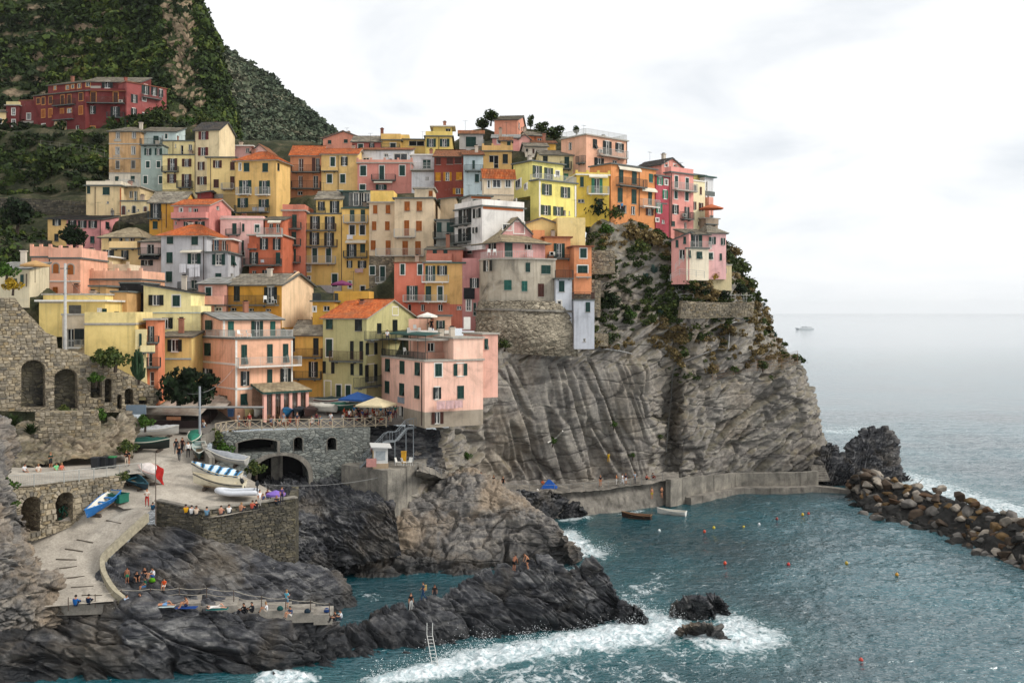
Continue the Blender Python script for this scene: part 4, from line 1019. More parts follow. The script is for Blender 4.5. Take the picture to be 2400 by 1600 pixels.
blk('B',290,680,192,880,189,2,'#b08a5c',8,roof='hip',ry=148,rm='S',wear=1.7,lowcol='#cfc2ad',lowy=712,f='wdC 380 210 418 285;wdC 578 205 615 282;wdC 375 395 415 480;wdC 568 385 608 480;cnC 378 560 415 655;cnC 568 560 606 650;cg 365 750 410 832;cg 558 745 605 822;Tc 288 345 682 358;Tc 288 525 682 538;Tc 288 704 682 718;Tc 352 295 440 325;Tc 345 498 435 512')
h('cream_terrace_house','cream house with arched doors and long roof terrace under the ochre tower')
B=blk('B',10,435,870,1225,177,0,'#c9b184',9,roof='flat',rm='k',f='cg 22 872 60 960;cg 215 882 298 975;dn 310 1165 355 1235;wd 262 1055 288 1082;wd 318 1140 335 1158;R 118 880 126 1220;To 425 890 440 1240')
parapet(B,.7,'#d0c3ab')
blk('B',435,670,885,1052,179.5,0,'#c4ad82',7,roof='flat',rm='c',f='dg 595 930 638 1045;dd 540 930 580 1010;Bc 440 800 660 885 1.4')
blk('B',435,790,1058,1215,176,0,'#d6c292',4,roof='flat',rm='k',over=.15,f='ab 448 1108 490 1220;ak 577 1108 615 1202;ab 718 1118 752 1182;wd 518 1155 542 1182;wd 635 1150 658 1178')
h('grey_green_house','tall grey green house with white framed green shutters')
B=blk('B',680,945,372,1030,187,0,'#8d9a92',9,roof='flat',rm='k',over=.2,f='og 725 407 810 490;og 852 408 940 490;cgW 745 565 788 646;cgW 875 565 918 643;cgW 714 745 758 838;cgW 902 748 942 838;wgW 718 962 745 1002;cg 800 945 832 1002;Bk 690 300 945 378')
blk('B',690,1110,192,372,191,4,'#a7b5b1',7,roof='shed',ry=150,rm='S',base=False,f='cg 835 255 898 355;cgW 978 230 1005 287;wd 940 250 955 300')
h('pale_yellow_brown_shutter_house','pale yellow house with brown shutters and two small balconies beside the grey green house')
blk('B',945,1338,492,975,186,0,'#d9c485',9,roof='flat',rm='k',over=.15,f='ob 1008 530 1125 680;Bk 950 632 1145 703;ob 1185 535 1300 632;ob 1003 720 1115 830;ob 1182 722 1300 898;Bk 1135 815 1320 900;wb 1057 932 1085 968;wd 1095 932 1130 960;Tk 945 915 1330 922')
B=blk('B',945,1325,322,492,190,0,'#d8c58d',6,roof='flat',rm='k',over=.2,base=False,f='dd 1168 370 1200 490;wd 1265 360 1308 430;wd 1098 352 1112 400;R 1072 330 1078 485')
h('cream_gabled_tower','tall cream house with dark red shutters and bright white gable end')
B=blk('B',1340,1640,178,950,184,-8,'#c9b68d',None,xs=1832,side='R',roof='gx',ry=92,rm='D',f='or 1388 200 1510 300;or 1383 395 1505 495;ob 1378 572 1462 672;ob 1372 752 1488 852;R 1342 180 1348 940')
h('pink_rooftop_house','small pink house with white awning on the roofs behind the yellow row')
B=blk('B',1630,2035,382,520,193,2,'#c79a94',6,roof='flat',rm='w',over=.5,f='dk 1698 402 1755 518;wd 1965 405 2010 460;K 1785 390 1830 425;Bk 1520 455 1800 520 .6')
blk('B',2035,2230,440,520,192,-6,'#d3a8a0',5,roof='gy',ry=355,rm='U',base=False)
h('yellow_flat_roofed_house','yellow flat roofed house with brown shutters joined to the hip roofed one')
blk('B',1490,1840,525,1110,182,0,'#d3b878',9,roof='flat',rm='k',f='ob 1565 555 1672 645;cb 1775 572 1830 672;cb 1572 787 1635 888;cb 1775 750 1828 900;Bc 1680 840 1828 918;R 1532 530 1538 930;Tc 1540 965 1690 1035',lowcol='#b59a63',lowy=965)
h('yellow_hip_roofed_house','large yellow house with red hip roof, green shutters and stacked balconies')
blk('B',1840,2340,548,1260,179,-10,'#cda65f',None,xs=2510,side='R',roof='hip',ry=462,rm='T',over=.5,f='wdW 1885 587 1905 675;cg 1942 584 2010 690;cg 2170 587 2238 695;og 1885 798 2035 965;Bw 1870 890 2037 982;og 2130 802 2262 965;Bw 2105 892 2267 988;og 1865 1015 1995 1130;og 2125 1030 2250 1130;Bk 1850 1110 2257 1200;og 2125 1237 2235 1305;L 2065 1130 2130 1190 three|white|sheets|on|the|long|balcony|of|the|yellow|hip|roofed|house;L 2140 1130 2215 1190 two|pale|towels|on|the|long|balcony|of|the|yellow|hip|roofed|house',s='ck 2352 590 2375 680')
h('crimson_lean_to','low dark crimson wall block wedged between yellow houses')
blk('B',1372,1540,948,1060,178,8,'#6e221f',4,roof='shed',yt2=925,rm='D')
h('salmon_gabled_house','salmon gabled house at the left end of the skyline')
blk('C',560,1050,228,330,214,0,'#c9836a',9,roof='gy',ry=140,rm='U',f='cg 620 255 662 298;cg 815 245 862 287')
h('rust_pink_house','rust pink house with stone roof on the skyline')
blk('C',915,1270,268,400,204,0,'#a85c50',8,roof='gx',ry=205,rm='S',f='cgW 990 302 1050 360;okW 1125 295 1190 357')
h('golden_yellow_house','golden yellow house with roof terrace on the skyline')
B=blk('C',1270,1512,258,400,204,2,'#c9a153',7,roof='flat',rm='k',f='ckW 1385 290 1450 358;Bk 1275 310 1500 360')
parapet(B,1.2,'#cfa75a')
chimney(B,0.02,.2,2.0,'#7a4a38')
h('yellow_pergola_house','yellow roof wall with dark pergola on the skyline')
B=blk('C',1512,1815,250,400,206,3,'#d2b060',8,roof='flat',rm='k',f='dd 1612 262 1800 322')
blk('C',1512,1615,185,250,206.5,3,'#d8b565',4,roof='none',base=False)
h('lemon_tower_house','lemon yellow tower house with white roof slab on the skyline')
B=blk('C',1815,2140,212,430,199,2,'#cdb35c',None,xs=2228,side='R',roof='flat',rm='k',f='og 1828 236 1942 338;og 1990 238 2108 335;R 1975 215 1981 420')
parapet(B,.9,None)
blk('C',1910,2140,92,212,202,2,'#d2b862',5,roof='flat',rm='w',over=.7,base=False,f='dd 2062 112 2122 205')
h('grey_skyline_house','plain grey house with one big green shutter below the trees')
blk('D',400,692,372,560,201,3,'#a39f9a',None,xs=835,side='R',roof='gx',ry=352,rm='U',f='cg 480 422 605 545;Bc 605 465 700 545 .5')
h('salmon_tower','salmon pink tower with stone roof highest on the skyline')
B=blk('D',830,1112,212,420,213,-6,'#c98468',None,xs=1235,side='R',roof='gx',ry=175,rm='S',s='wk 1125 240 1140 330;wk 1158 262 1172 350')
chimney(B,.6,.4,1.2,'#9a8a7a')
h('orange_polygonal_house','low orange house with stone eaves right of the salmon tower')
blk('D',1165,1440,398,500,207,12,'#b8693d',7,roof='hip',ry=352,rm='S',f='wk 1355 442 1410 474;R 1325 400 1331 470')
h('pink_awning_cottage','small pink cottage with white roof edge on the skyline')
blk('D',805,1135,432,560,200,0,'#d08a80',6,roof='shed',ry=395,rm='M',f='wdW 865 455 895 500')
blk('D',1135,1265,440,500,200,8,'#d59a8e',5,roof='gy',ry=390,rm='U',base=False)
h('ochre_block_house','ochre house with shaded loggia and corner terrace under the skyline')
B=blk('D',690,1042,606,880,187,0,'#c09858',None,xs=1395,side='R',roof='flat',rm='k',f='dd 765 648 880 805;ck 932 634 995 748;P 690 745 820 830 1.0',s='K 1140 630 1195 680')
parapet(B,1.0,'#c79e5e',.2,3)
blk('D',905,1040,455,590,191,0,'#c49b5c',None,xs=1212,side='R',roof='gx',ry=430,rm='U',base=False,f='cg 985 472 1030 570',s='cg 1092 492 1160 588')
h('yellow_roof_cottage','small deep yellow cottage behind the ochre house')
blk('D',1300,1585,492,620,198,5,'#cf9f3a',6,roof='gx',ry=470,rm='U')
blk('D',1208,1480,530,640,194,8,'#b9b0a0',5,roof='gx',ry=495,rm='S',base=False,f='dd 1215 565 1245 605;db 1295 565 1325 625')
h('cream_green_shutter_house','cream house with mossy roof and green shutters below the peach house')
blk('D',1402,1862,636,990,180,6,'#cfbd8b',9,roof='gx',ry=588,rm='S',f='ck 1425 657 1482 725;cg 1688 667 1745 805;Bk 1640 730 1765 830;cl 1680 872 1735 962')
h('orange_loggia_house','orange brown house with two long timber balconies and red tile roof')
B=blk('C',160,540,432,900,187,3,'#b6774f',9,roof='gx',ry=325,rm='T',f='db 262 480 320 642;cb 425 470 465 640;dk 470 475 520 640;Bb 180 570 530 658 1.3;db 260 692 312 845;dk 440 690 500 840;Bb 180 765 530 858 1.3;dd 250 880 310 925')
h('straw_yellow_house','straw yellow house with white framed shutters between orange and pink houses')
blk('C',540,982,418,900,186.5,0,'#c9a766',8,roof='gx',ry=362,rm='T',f='cgW 652 462 706 574;okW 780 460 862 566;cgW 610 674 670 778;cgW 772 672 830 776;P 545 590 742 642 .7;wdW 735 870 800 895;R 742 440 748 880')
h('salmon_pink_facade_house','salmon pink house with three tall green shutters and rooftop palm terrace')
B=blk('C',982,1645,540,880,185,0,'#bd7a6c',9,roof='flat',rm='c',over=.2,f='cgW 1017 567 1088 688;cgW 1252 567 1308 745;cgW 1497 564 1563 688;Bk 1160 680 1450 757;cgW 1012 797 1078 860;og 1205 797 1340 862;Nw 1190 745 1415 785 1.0')
parapet(B,.5,'#c58b78',.2,4)
blk('C',985,1640,372,540,192,0,'#c4c3c4',6,roof='shed',ry=350,rm='U',base=False,f='wdW 1430 420 1590 510;wdW 1310 420 1355 460;wdW 1050 470 1125 520')
h('white_balcony_house','white house with slatted balcony between pink and red brown houses')
blk('C',1645,1925,625,860,184,2,'#c9c8c8',8,roof='flat',rm='k',over=.15,f='wd 1815 702 1830 742;wd 1838 702 1855 742;Bc 1635 545 1920 632 .9;dg 1780 490 1880 600;T 1645 632 1925 645')
blk('C',1645,1925,440,625,188,2,'#cfcdcb',5,roof='flat',rm='w',over=.4,base=False,f='wg 1790 500 1875 560')
h('red_brown_house','red brown house with yellow ochre shutters and clay tile roof')
blk('C',1922,2280,452,920,182,2,'#7c3526',None,xs=2345,side='R',roof='gx',ry=378,rm='U',f='cb 1945 472 2000 555;cb 2075 470 2150 550;cb 2175 462 2255 545;cy 1938 650 2000 755;oy 2035 647 2135 752;py 2190 647 2262 745;oy 2150 842 2280 915')
h('pale_blue_house','narrow pale blue house right of the red brown house')
blk('D',452,692,640,1120,181,4,'#a9b7ba',8,roof='shed',ry=590,rm='U',f='cg 592 880 640 978;cg 560 712 590 815;Bk 465 770 690 850 .8;R 668 850 674 1080')
h('yellow_pink_row_house','long low house, left part yellow and right part pink, slate roof')
blk('F',585,815,322,690,168,0,'#cda765',8,roof='shed',ry=283,rm='D',f='ok 645 326 748 410;pk 668 512 718 600')
blk('F',815,1238,328,700,168,0,'#c07e7c',None,xs=1455,side='R',roof='shed',ry=290,rm='D',f='ok 835 347 937 435;ok 958 350 1062 438;ok 1085 352 1190 440;cg 862 537 912 610;cg 985 537 1032 620;pg 1107 542 1158 625;R 1228 340 1234 690',s='pk 1292 367 1335 450')
h('mustard_yellow_house','deep mustard house with tall shuttered door and stone roof')
blk('B',785,1195,1062,1400,163,0,'#c08a22',None,xs=1372,side='R',roof='gx',ry=938,rm='S',f='ok 795 1082 930 1265;Bk 788 1185 935 1278;cg 827 1302 885 1392;R 990 1070 996 1380;ok 1085 1080 1125 1200')
h('salmon_tile_roof_house','salmon house with red tile roof and covered balcony')
blk('B',1082,1520,1098,1400,158,-8,'#c07a70',None,xs=1788,side='R',roof='gx',ry=1036,rm='T',f='wdW 1157 1137 1188 1187;dd 1325 1142 1380 1252;dw 1265 1130 1300 1250;P 1085 1195 1510 1278;og 1210 1305 1265 1357;og 1345 1302 1465 1362;wd 1098 1300 1118 1340',s='wn 1605 1105 1640 1160')
h('pale_pink_house','pale pink flat roofed house with a ladder against its wall')
B=blk('G',870,1395,442,900,159,5,'#cfa49b',8,roof='flat',rm='c',over=.1,f='cg 1017 489 1068 628;Bk 940 560 1115 635 .5;cg 1137 492 1165 587;cgW 1295 505 1348 597;cg 1130 697 1158 840;wgW 1130 830 1165 900;R 1112 475 1117 620;wd 1290 712 1325 735')
parapet(B,.4)
h('cream_slab_roof_house','cream house with pale slab roof and shaded yellow balcony recess')
blk('F',1242,1722,545,1090,152,0,'#cdb07a',9,roof='hip',ry=440,rm='E',over=.5,f='ck 1332 537 1365 612;dk 1460 555 1500 660;dw 1530 555 1580 680;db 1590 560 1650 660;P 1375 610 1715 702 1.2;ok 1258 707 1398 820;ok 1488 714 1575 830')
h('narrow_pink_grey_house','narrow pale pink house with dark hanging balcony beside the grey house')
blk('F',1722,1972,602,1160,151,0,'#c3a79c',8,roof='shed',ry=525,rm='S',f='dd 1800 640 1885 760;Bk 1722 690 1970 780 1.1;Nk 1722 775 1972 830 .9;ok 1730 832 1875 900;ok 1720 987 1835 1090')
h('grey_hip_roofed_house','big pale grey house with orange tile hip roof and washing on lines')
B=blk('G',145,702,628,1310,150,-4,'#aaa9ab',9,roof='hip',ry=512,rm='T',over=.6,f='cg 217 637 292 740;cg 518 645 595 753;cg 212 842 285 975;og 470 857 630 985;cg 205 1077 280 1207;dg 503 1182 580 1287;Bk 378 1210 592 1302;Nw 405 815 660 852 1.0;R 664 640 670 1290;L 388 985 470 1095 round|cream|blanket|hanging|below|the|awning|of|the|grey|house;L 478 990 525 1055 small|white|shirt|beside|the|blanket|on|the|grey|house;L 505 992 640 1178 large|white|bed|sheet|hanging|on|the|grey|house')
blk('G',702,966,850,1300,149,2,'#a6a6a8',None,xs=1140,side='R',roof='flat',rm='k',f='ogW 770 867 928 997;cg 810 1099 882 1145;Bk 775 750 960 852 .4',s='pg 998 882 1045 1005;wd 995 1105 1030 1150')
blk('G',780,1000,690,850,152,2,'#a8674b',5,roof='flat',rm='w',over=.5,base=False,f='du 790 690 850 820;db 890 700 940 820')
h('orange_red_balcony_house','orange red house with white top balcony and long dark balcony')
blk('G',1222,1632,640,1130,157,0,'#b05a38',8,roof='flat',rm='c',f='ok 1355 672 1455 808;ok 1515 675 1610 812;Bw 1330 555 1635 657;ok 1228 842 1335 985;cg 1550 845 1605 985;Bk 1175 925 1622 1012 1.2;dd 1262 1067 1310 1105;ok 1385 1059 1475 1105;P 1215 740 1325 808 .6;L 1375 935 1420 975 small|white|cloth|over|the|dark|balcony|of|the|orange|red|house')
blk('G',1415,1632,440,640,160,0,'#b5613e',5,roof='shed',ry=405,rm='S',base=False,f='dg 1470 492 1515 600;dg 1555 495 1598 600;Nw 1465 445 1625 490 1.0')
h('salmon_stair_tower','slim salmon tower with a column of green doors and small balconies')
B=blk('H',62,336,338,1170,165,2,'#b4694f',9,roof='flat',rm='c',over=.25,f='cg 182 382 238 540;Bk 78 482 295 567;cg 174 592 232 745;Bk 70 687 290 768;cg 167 802 228 955;Bk 62 897 285 978;wdW 100 1080 225 1117')
parapet(B,.9,'#bb7058')
h('yellow_balcony_house','yellow house with four rows of dark shutters and three wide balconies')
B=blk('H',336,792,378,1275,167,0,'#d0ab5a',9,roof='flat',rm='k',over=.1,lowcol='#a9a2a0',lowy=1245,f='ok 402 400 522 560;ok 582 404 705 565;Bb 360 497 722 587;ok 395 600 515 752;ok 575 602 695 765;Bb 345 692 737 782;cgW 430 792 488 965;pgW 598 797 658 965;Bc 340 897 717 992;wdW 362 1005 408 1080;wdW 347 1137 405 1182;cgW 670 1107 736 1265;R 785 400 791 1200')
blk('H',475,792,182,378,169,0,'#d2b061',7,roof='gx',ry=95,rm='S',base=False,f='ok 498 222 582 330;ok 645 214 760 360;Bk 340 300 590 378 .4')
h('yellow_rooftop_loggia_house','narrow yellow house with roof loggia, chairs and white framed shutters')
B=blk('H',792,1125,312,1320,166.5,0,'#d0a856',8,roof='flat',rm='g',over=.15,f='cg 890 322 945 470;cg 1022 320 1075 470;Bc 815 395 1112 492;ckW 887 512 948 628;ckW 1012 512 1073 628;ok 850 742 970 895;cg 1015 740 1075 845;Bk 818 832 1102 914;ok 850 945 920 1030;ok 985 945 1090 1035;wdW 870 1197 908 1280;ckW 1020 1255 1072 1315;Nw 845 690 1095 735 1.1;L 858 632 935 690 white|sheet|below|a|window|of|the|narrow|yellow|house;L 955 1045 1060 1095 pink|towels|pegged|out|on|the|narrow|yellow|house')
blk('H',800,1140,105,312,170,0,'#44504c',5,roof='flat',rm='g',over=.5,base=False,f='dd 878 112 918 270;wdW 935 115 990 270;dd 1000 112 1055 270;wdW 1065 115 1130 270;Bg 812 222 1130 300 .5')
h('cream_ochre_shutter_house','tall cream house with ochre shutters standing on a bare stone storey')
blk('H',1125,1436,240,1405,162.5,0,'#c2ac8c',9,roof='flat',rm='c',lowcol='M_MASON',lowy=885,f='co 1174 264 1225 372;po 1328 264 1382 370;co 1160 465 1212 573;co 1320 465 1375 573;co 1145 697 1203 815;po 1327 699 1388 880;cgW 1134 1012 1195 1117;cgW 1260 1014 1318 1195;Bw 1205 1150 1330 1225 .6;db 1150 1257 1185 1352;dd 1262 1264 1308 1382')
blk('H',1140,1425,90,240,166,0,'#d5b056',5,roof='none',base=False)
h('cream_parapet_house','large cream house with ochre shutters and broad roof parapet')
B=blk('H',1436,1915,188,905,160.5,0,'#c6b08f',None,xs=2005,side='R',roof='flat',rm='k',f='po 1557 222 1622 338;po 1707 220 1772 340;co 1555 452 1615 645;co 1700 459 1770 583;co 1532 704 1600 885;co 1689 707 1757 885;Bc 1435 567 1692 668;Bc 1212 800 1800 897;Tc 1435 175 1915 190;wb 1915 745 1950 775')
blk('H',1680,1910,62,190,166,0,'#cdb899',6,roof='flat',rm='c',base=False,f='co 1855 90 1902 158;T 1690 60 1850 70')
h('shaded_grey_annex','shaded grey annex with green doors between cream and white houses')
blk('H',1945,2165,455,790,158.5,0,'#8b8a80',6,roof='flat',rm='k',f='cg 1955 477 2012 600;cg 2075 477 2160 600;Bk 1910 600 2120 682')
blk('H',1998,2190,185,455,164,0,'#bda583',5,roof='shed',yt2=165,rm='M',base=False)
h('coral_yellow_house','coral and yellow house with two white balconies above the peach terraces')
blk('H',1432,1805,978,1570,148,0,'#b8654c',8,roof='flat',rm='r',over=.1,f='pgW 1510 987 1558 1115;pgW 1722 990 1776 1115;og 1585 1252 1720 1432;dd 1600 1478 1640 1560;dd 1760 1480 1812 1560;Bc 1545 1370 1800 1455')
blk('H',1805,2112,978,1570,148,0,'#c39a54',8,roof='flat',rm='k',f='og 1815 1007 1935 1195;ok 1957 1007 2080 1125;Bw 1775 1120 2100 1217;pg 1817 1257 1885 1440;cgW 1967 1262 2025 1430;Bw 1805 1370 2077 1455;dd 1970 1480 2025 1560',lowcol='#b26a52',lowy=1462)
blk('H',2112,2285,980,1570,148,3,'#bf9455',7,roof='flat',rm='g',lowcol='#b06048',lowy=1478,f='wd 2200 1500 2255 1545')
blk('H',1830,2270,800,978,152,0,'#b26b55',5,roof='shed',ry=770,rm='S',base=False,f='cg 1905 808 1955 860;cg 2035 808 2085 860;Pw 1825 860 2140 960 .5')
h('cream_gabled_cottage','cream house with tile gable and pale glazed windows above the white terrace house')
B=blk('D',700,1070,897,1420,160,12,'#c9b69a',None,xs=1290,side='R',roof='gx',ry=818,rm='T',f='wnW 748 952 775 1048;wnW 812 947 905 1043;wnW 967 942 1030 1040;Tc 700 1128 1070 1138;wd 865 1185 905 1240',s='wnW 1100 947 1158 1053;wnW 1202 997 1232 1063;wn 1075 1180 1108 1250')
h('lemon_yellow_house','bright lemon house with grey green shutters and roof terrace')
B=blk('D',1375,1832,955,1410,158,38,'#cfc266',None,xs=1270,side='L',roof='flat',rm='k',over=.3,f='oG 1410 1000 1530 1135;oG 1640 1037 1755 1168;oG 1398 1260 1518 1378;oG 1550 1277 1672 1388;dr 1660 1320 1705 1385;wd 1740 1330 1755 1380;Tw 1375 960 1392 1400;Tw 1812 1020 1830 1400')
parapet(B,.9,rail=M_WRAIL)
blk('D',1290,1668,725,960,161,38,'#d0c56e',None,xs=1062,side='L',roof='flat',rm='k',over=.45,base=False,f='oG 1297 775 1410 922;oG 1440 802 1545 945;wdW 1582 842 1625 900')
h('white_terrace_house','white house with orange bands, roof terrace and shaded balconies')
B=blk('D',680,1195,1275,1600,150,33,'#c4c0ba',None,xs=342,side='L',roof='flat',rm='k',over=.3,f='To 690 1290 1180 1320',s='ok 395 1302 550 1480;Bk 350 1410 545 1510;ok 570 1300 665 1415;ok 390 1540 545 1700;ok 565 1530 625 1600;Bk 340 1625 545 1730;To 345 1285 680 1300')
parapet(B,.9,'#cfcac2',.15)
blk('D',540,790,1150,1275,158,20,'#c4bfb8',5,roof='flat',rm='k',base=False,f='dt 565 1185 660 1225;To 545 1150 785 1180')
h('peach_cube_house','peach house with flat roof and railing at the right end of the skyline')
B=blk('E',385,882,192,640,178,40,'#cf9c7e',None,xs=80,side='L',roof='flat',rm='c',f='pk 467 242 517 355;okW 590 267 695 430;okW 742 292 845 400;Bc 520 362 857 472;ok 485 472 600 580;wd 710 502 765 535;K 530 375 575 410;R 878 270 883 540',s='dk 172 282 208 372;Bk 295 455 380 545 .8')
parapet(B,1.0,rail=M_WRAIL)
h('acid_yellow_house','acid yellow house with light green shutters at the cliff edge')
B=blk('E',270,668,682,1130,166,10,'#c3a535',8,roof='flat',rm='w',over=.2,f='cg 312 702 355 825;ol 450 722 585 905;Bw 395 830 650 927;wn 285 977 365 1020;cn 525 972 588 1090;Nw 412 672 640 720 .7')
parapet(B,.3,'#c9ad48',.2,3)
h('orange_cliff_house','orange house with long green shuttered doors on the cliff edge')
blk('E',690,1240,548,1130,167,40,'#c27d44',None,xs=430,side='L',roof='flat',rm='k',f='cg 787 607 838 775;cg 947 627 1003 795;ct 1155 667 1200 770;Bk 750 712 1087 832;cg 772 837 830 1015;cg 942 857 1000 1035;cg 1145 890 1188 1045;Bw 1040 985 1242 1082;dd 765 1047 880 1142;wg 937 1062 985 1167;ob 1115 1092 1208 1175;Nw 770 575 1042 632 .5;Nw 1045 835 1230 890 .6;R 1030 620 1036 1180')
h('crimson_narrow_house','narrow crimson house with white framed windows')
blk('E',1240,1402,692,1300,174,38,'#9a3b45',8,roof='flat',rm='k',f='olW 1250 707 1327 800;wdW 1347 737 1385 800;olW 1320 867 1385 970;olW 1240 1037 1317 1145;Tk 1240 1020 1375 1035;wdW 1240 1210 1275 1250;wd 1310 1230 1345 1275')
h('pink_cliff_house','tall pink house with rows of green shutters next to the crimson one')
B=blk('E',1425,1700,652,1340,176,38,'#c98478',None,xs=1375,side='L',roof='flat',rm='k',f='cgW 1472 692 1508 835;cgW 1605 717 1640 860;Bc 1440 770 1707 885;cgW 1467 867 1503 970;cgW 1598 887 1637 995;okW 1440 1047 1517 1155;ok 1590 1072 1647 1215;Bk 1535 1140 1662 1232;cg 1427 1247 1470 1307;db 1585 1262 1615 1342;K 1555 1155 1590 1195;R 1428 660 1433 1310')
parapet(B,.9)
blk('E',1310,1556,540,660,178,38,'#cb8676',None,xs=990,side='L',roof='gy',ry=470,rm='D',base=False,f='wdW 1348 522 1387 580;wdW 1455 547 1492 640')
h('cream_point_house','cream house with brown shutters near the end of the headland')
blk('E',1690,1842,752,1330,180,38,'#cbbf98',8,roof='flat',rm='w',over=.15,f='cg 1703 807 1732 890;cb 1778 827 1800 920;ob 1690 1007 1732 1105;ob 1765 1022 1817 1120;wd 1757 1247 1800 1300')
blk('E',1705,1838,680,752,184,38,'#9c8f4e',6,roof='flat',rm='k',base=False)
h('white_green_eaved_house','narrow white house with green eaves and enclosed green balcony at the point')
blk('E',1838,1945,705,1180,184,40,'#b9b9b8',8,roof='flat',rm='g',over=.5,f='wg 1855 762 1872 875;wg 1830 907 1850 1010;wg 1870 927 1890 1030;Tk 1830 880 1960 935')
blk('E',1890,1945,950,1190,183,40,'#c68a78',6,roof='none',base=False)
B=blk('E',1830,2000,1215,1330,180,30,'#8d7b68',6,roof='flat',rm='c',f='dg 1910 1175 1945 1215;P 1830 1215 1985 1290 .5;dd 1870 1295 1925 1325')
h('pink_point_house','pink two storey house with outside stairs at the tip of the headland')
blk('M',1190,1345,362,645,161,12,'#cf9f9b',8,roof='hip',ry=300,rm='S',f='og 1190 402 1252 468;og 1298 412 1335 475;pgW 1183 544 1225 602;cg 1287 550 1307 612')
blk('M',1012,1190,375,500,160.5,10,'#c98e84',7,roof='shed',ry=330,rm='S',base=False,f='og 1018 385 1130 495;Bw 1008 450 1192 512 1.2')
blk('M',990,1190,508,652,159,14,'#d3c6ad',7,roof='flat',rm='k',over=.15,f='pg 1005 524 1028 590;pg 1080 534 1130 597')
blk('M',855,1015,430,690,160,-20,'#c78a80',7,roof='shed',yt2=362,rm='S',f='pg 893 430 918 495;pg 963 400 987 465;dd 925 515 975 600')
blk('M',985,1395,655,745,161,10,'#b5a67e',6,roof='flat',rm='c',over=.1,f='dg 1015 657 1045 722;ak 1095 665 1140 742;ak 1208 670 1258 732;ag 1320 680 1342 727')
h('pink_castle_house','pink house with broad beige hip roof on the cliff bastion')
B=blk('I',580,1020,378,620,146,32,'#b5837d',None,xs=150,side='L',roof='hip',ry=268,rm='E',over=.7,f='cg 595 392 675 547;dd 805 412 880 470;L 800 478 870 550 white|sheets|drying|on|the|terrace|of|the|pink|castle|house',s='cgW 207 397 250 510;ok 430 387 505 470;cgW 202 572 245 725;Bk 105 660 335 750 .8')
blk('I',555,890,300,400,150,26,'#b68680',None,xs=365,side='L',roof='gy',ry=135,rm='E',base=False,over=.4,f='wgW 575 205 668 265;wgW 692 180 800 300')
blk('I',150,335,560,1150,148,0,'#a8716c',6,roof='none',base=False,f='ok 228 768 325 870;Nk 165 870 280 990 .3;wdW 195 990 240 1110;dg 262 1025 298 1165')
h('round_concrete_house','weathered grey rendered house curving on the old bastion wall')
def curved_house():
    pts = [(318,149.5),(345,146.2),(420,144.2),(560,143.0),(740,142.8),(905,143.2),(1130,145.0)]
    zt = W(*Z('I',600,572),143)[2]; zb = W(*Z('I',600,1010),143)[2]
    P = [W(Z('I',x,0)[0],HY,Y) for x,Y in pts]; wm = wallmat('#a09684',1.8)
    c = np.array((P[3][0],P[3][1] + 4,zb)); HS['base'] = c; HS['root'] = tag(empty(HS['name'],c),HS['label'],HS['cat'],HS['group'])
    feats = {1: 'ok 375 582 465 697',3: 'ct 590 789 668 895',4: 'ct 773 799 833 908;cg 815 607 862 705',5: 'cg 980 634 1075 725;cb 945 827 1005 965'}
    b = MB()
    for i in range(len(P) - 1):
        d = P[i + 1] - P[i]; fc = Face((P[i][0],P[i][1],0),math.atan2(d[1],d[0])); hl = []
        for code,cc,ex in parse(feats.get(i,'')): feature(fc,'I',code,cc,ex,hl,wm)
        wall_grid(b,fc,0,np.hypot(d[0],d[1]),zb,zt,hl,c)
    top = [(p[0] - c[0],p[1] - c[1],zt - c[2]) for p in P]; bk = [(P[-1][0] - c[0] - 1.0,P[-1][1] - c[1] + 5,zt - c[2]),(P[0][0] - c[0] + .5,P[0][1] - c[1] + 3,zt - c[2])]
    ring = top + bk; n = len(ring)
    b.add(ring + [(x,y,zb - c[2]) for x,y,z in ring],[tuple(range(n))] + [(i,(i + 1) % n,n + (i + 1) % n,n + i) for i in range(len(top) - 1,n)])
    b.build('wall',wm,HS['root'])
    r = MB(); o = [(x * 1.02,y - .3 if i < len(top) else y,z) for i,(x,y,z) in enumerate(ring)]
    r.add(o + [(x,y,z + .2) for x,y,z in o],[tuple(range(n))[::-1],tuple(range(n,2 * n))] + [(i,(i + 1) % n,n + (i + 1) % n,n + i) for i in range(n)]); sl = r.build('roof_slab',M_CSLAB,HS['root'])
    rl = MB()
    for i in range(1,len(P) - 2):
        for k in range(9):
            p = P[i] + (P[i + 1] - P[i]) * k / 9 - c; rl.box(p[0] - .02,p[0] + .02,p[1] - .02,p[1] + .02,zt - c[2] + .2,zt - c[2] + 1.15)
        rl.tube([P[i] - c + (0,0,zt + 1.15 - P[i][2]),P[i + 1] - c + (0,0,zt + 1.15 - P[i + 1][2])],.03,4)
    rl.build('railing',M_WRAIL,sl)
curved_house()
h('grey_white_tower','slim grey white tower house hanging on the cliff with blind wall')
blk('I',1130,1300,782,1100,143.5,6,'#b3b6bb',5,roof='flat',rm='k',over=.25,f='cg 1165 797 1222 912;wdW 1152 1007 1190 1050;Bk 1125 690 1310 780 .5')
B=blk('I',1325,1537,1006,1485,142.5,6,'#abaeb4',None,xs=1293,side='L',roof='flat',rm='k',over=.1,ext=.4,f='cg 1445 1022 1492 1125;wd 1420 1402 1445 1435')
parapet(B,1.0,rail=M_BRAIL)
h('orange_stair_house','orange house with outside stair and green shutters right of the castle house')
blk('I',1015,1285,345,640,151,8,'#c07a4c',7,roof='flat',rm='r',f='og 1110 405 1225 555;Bk 1045 560 1330 575 .8;K 1060 490 1110 535')
blk('I',890,1015,265,340,152,8,'#c67e4c',5,roof='none',base=False)
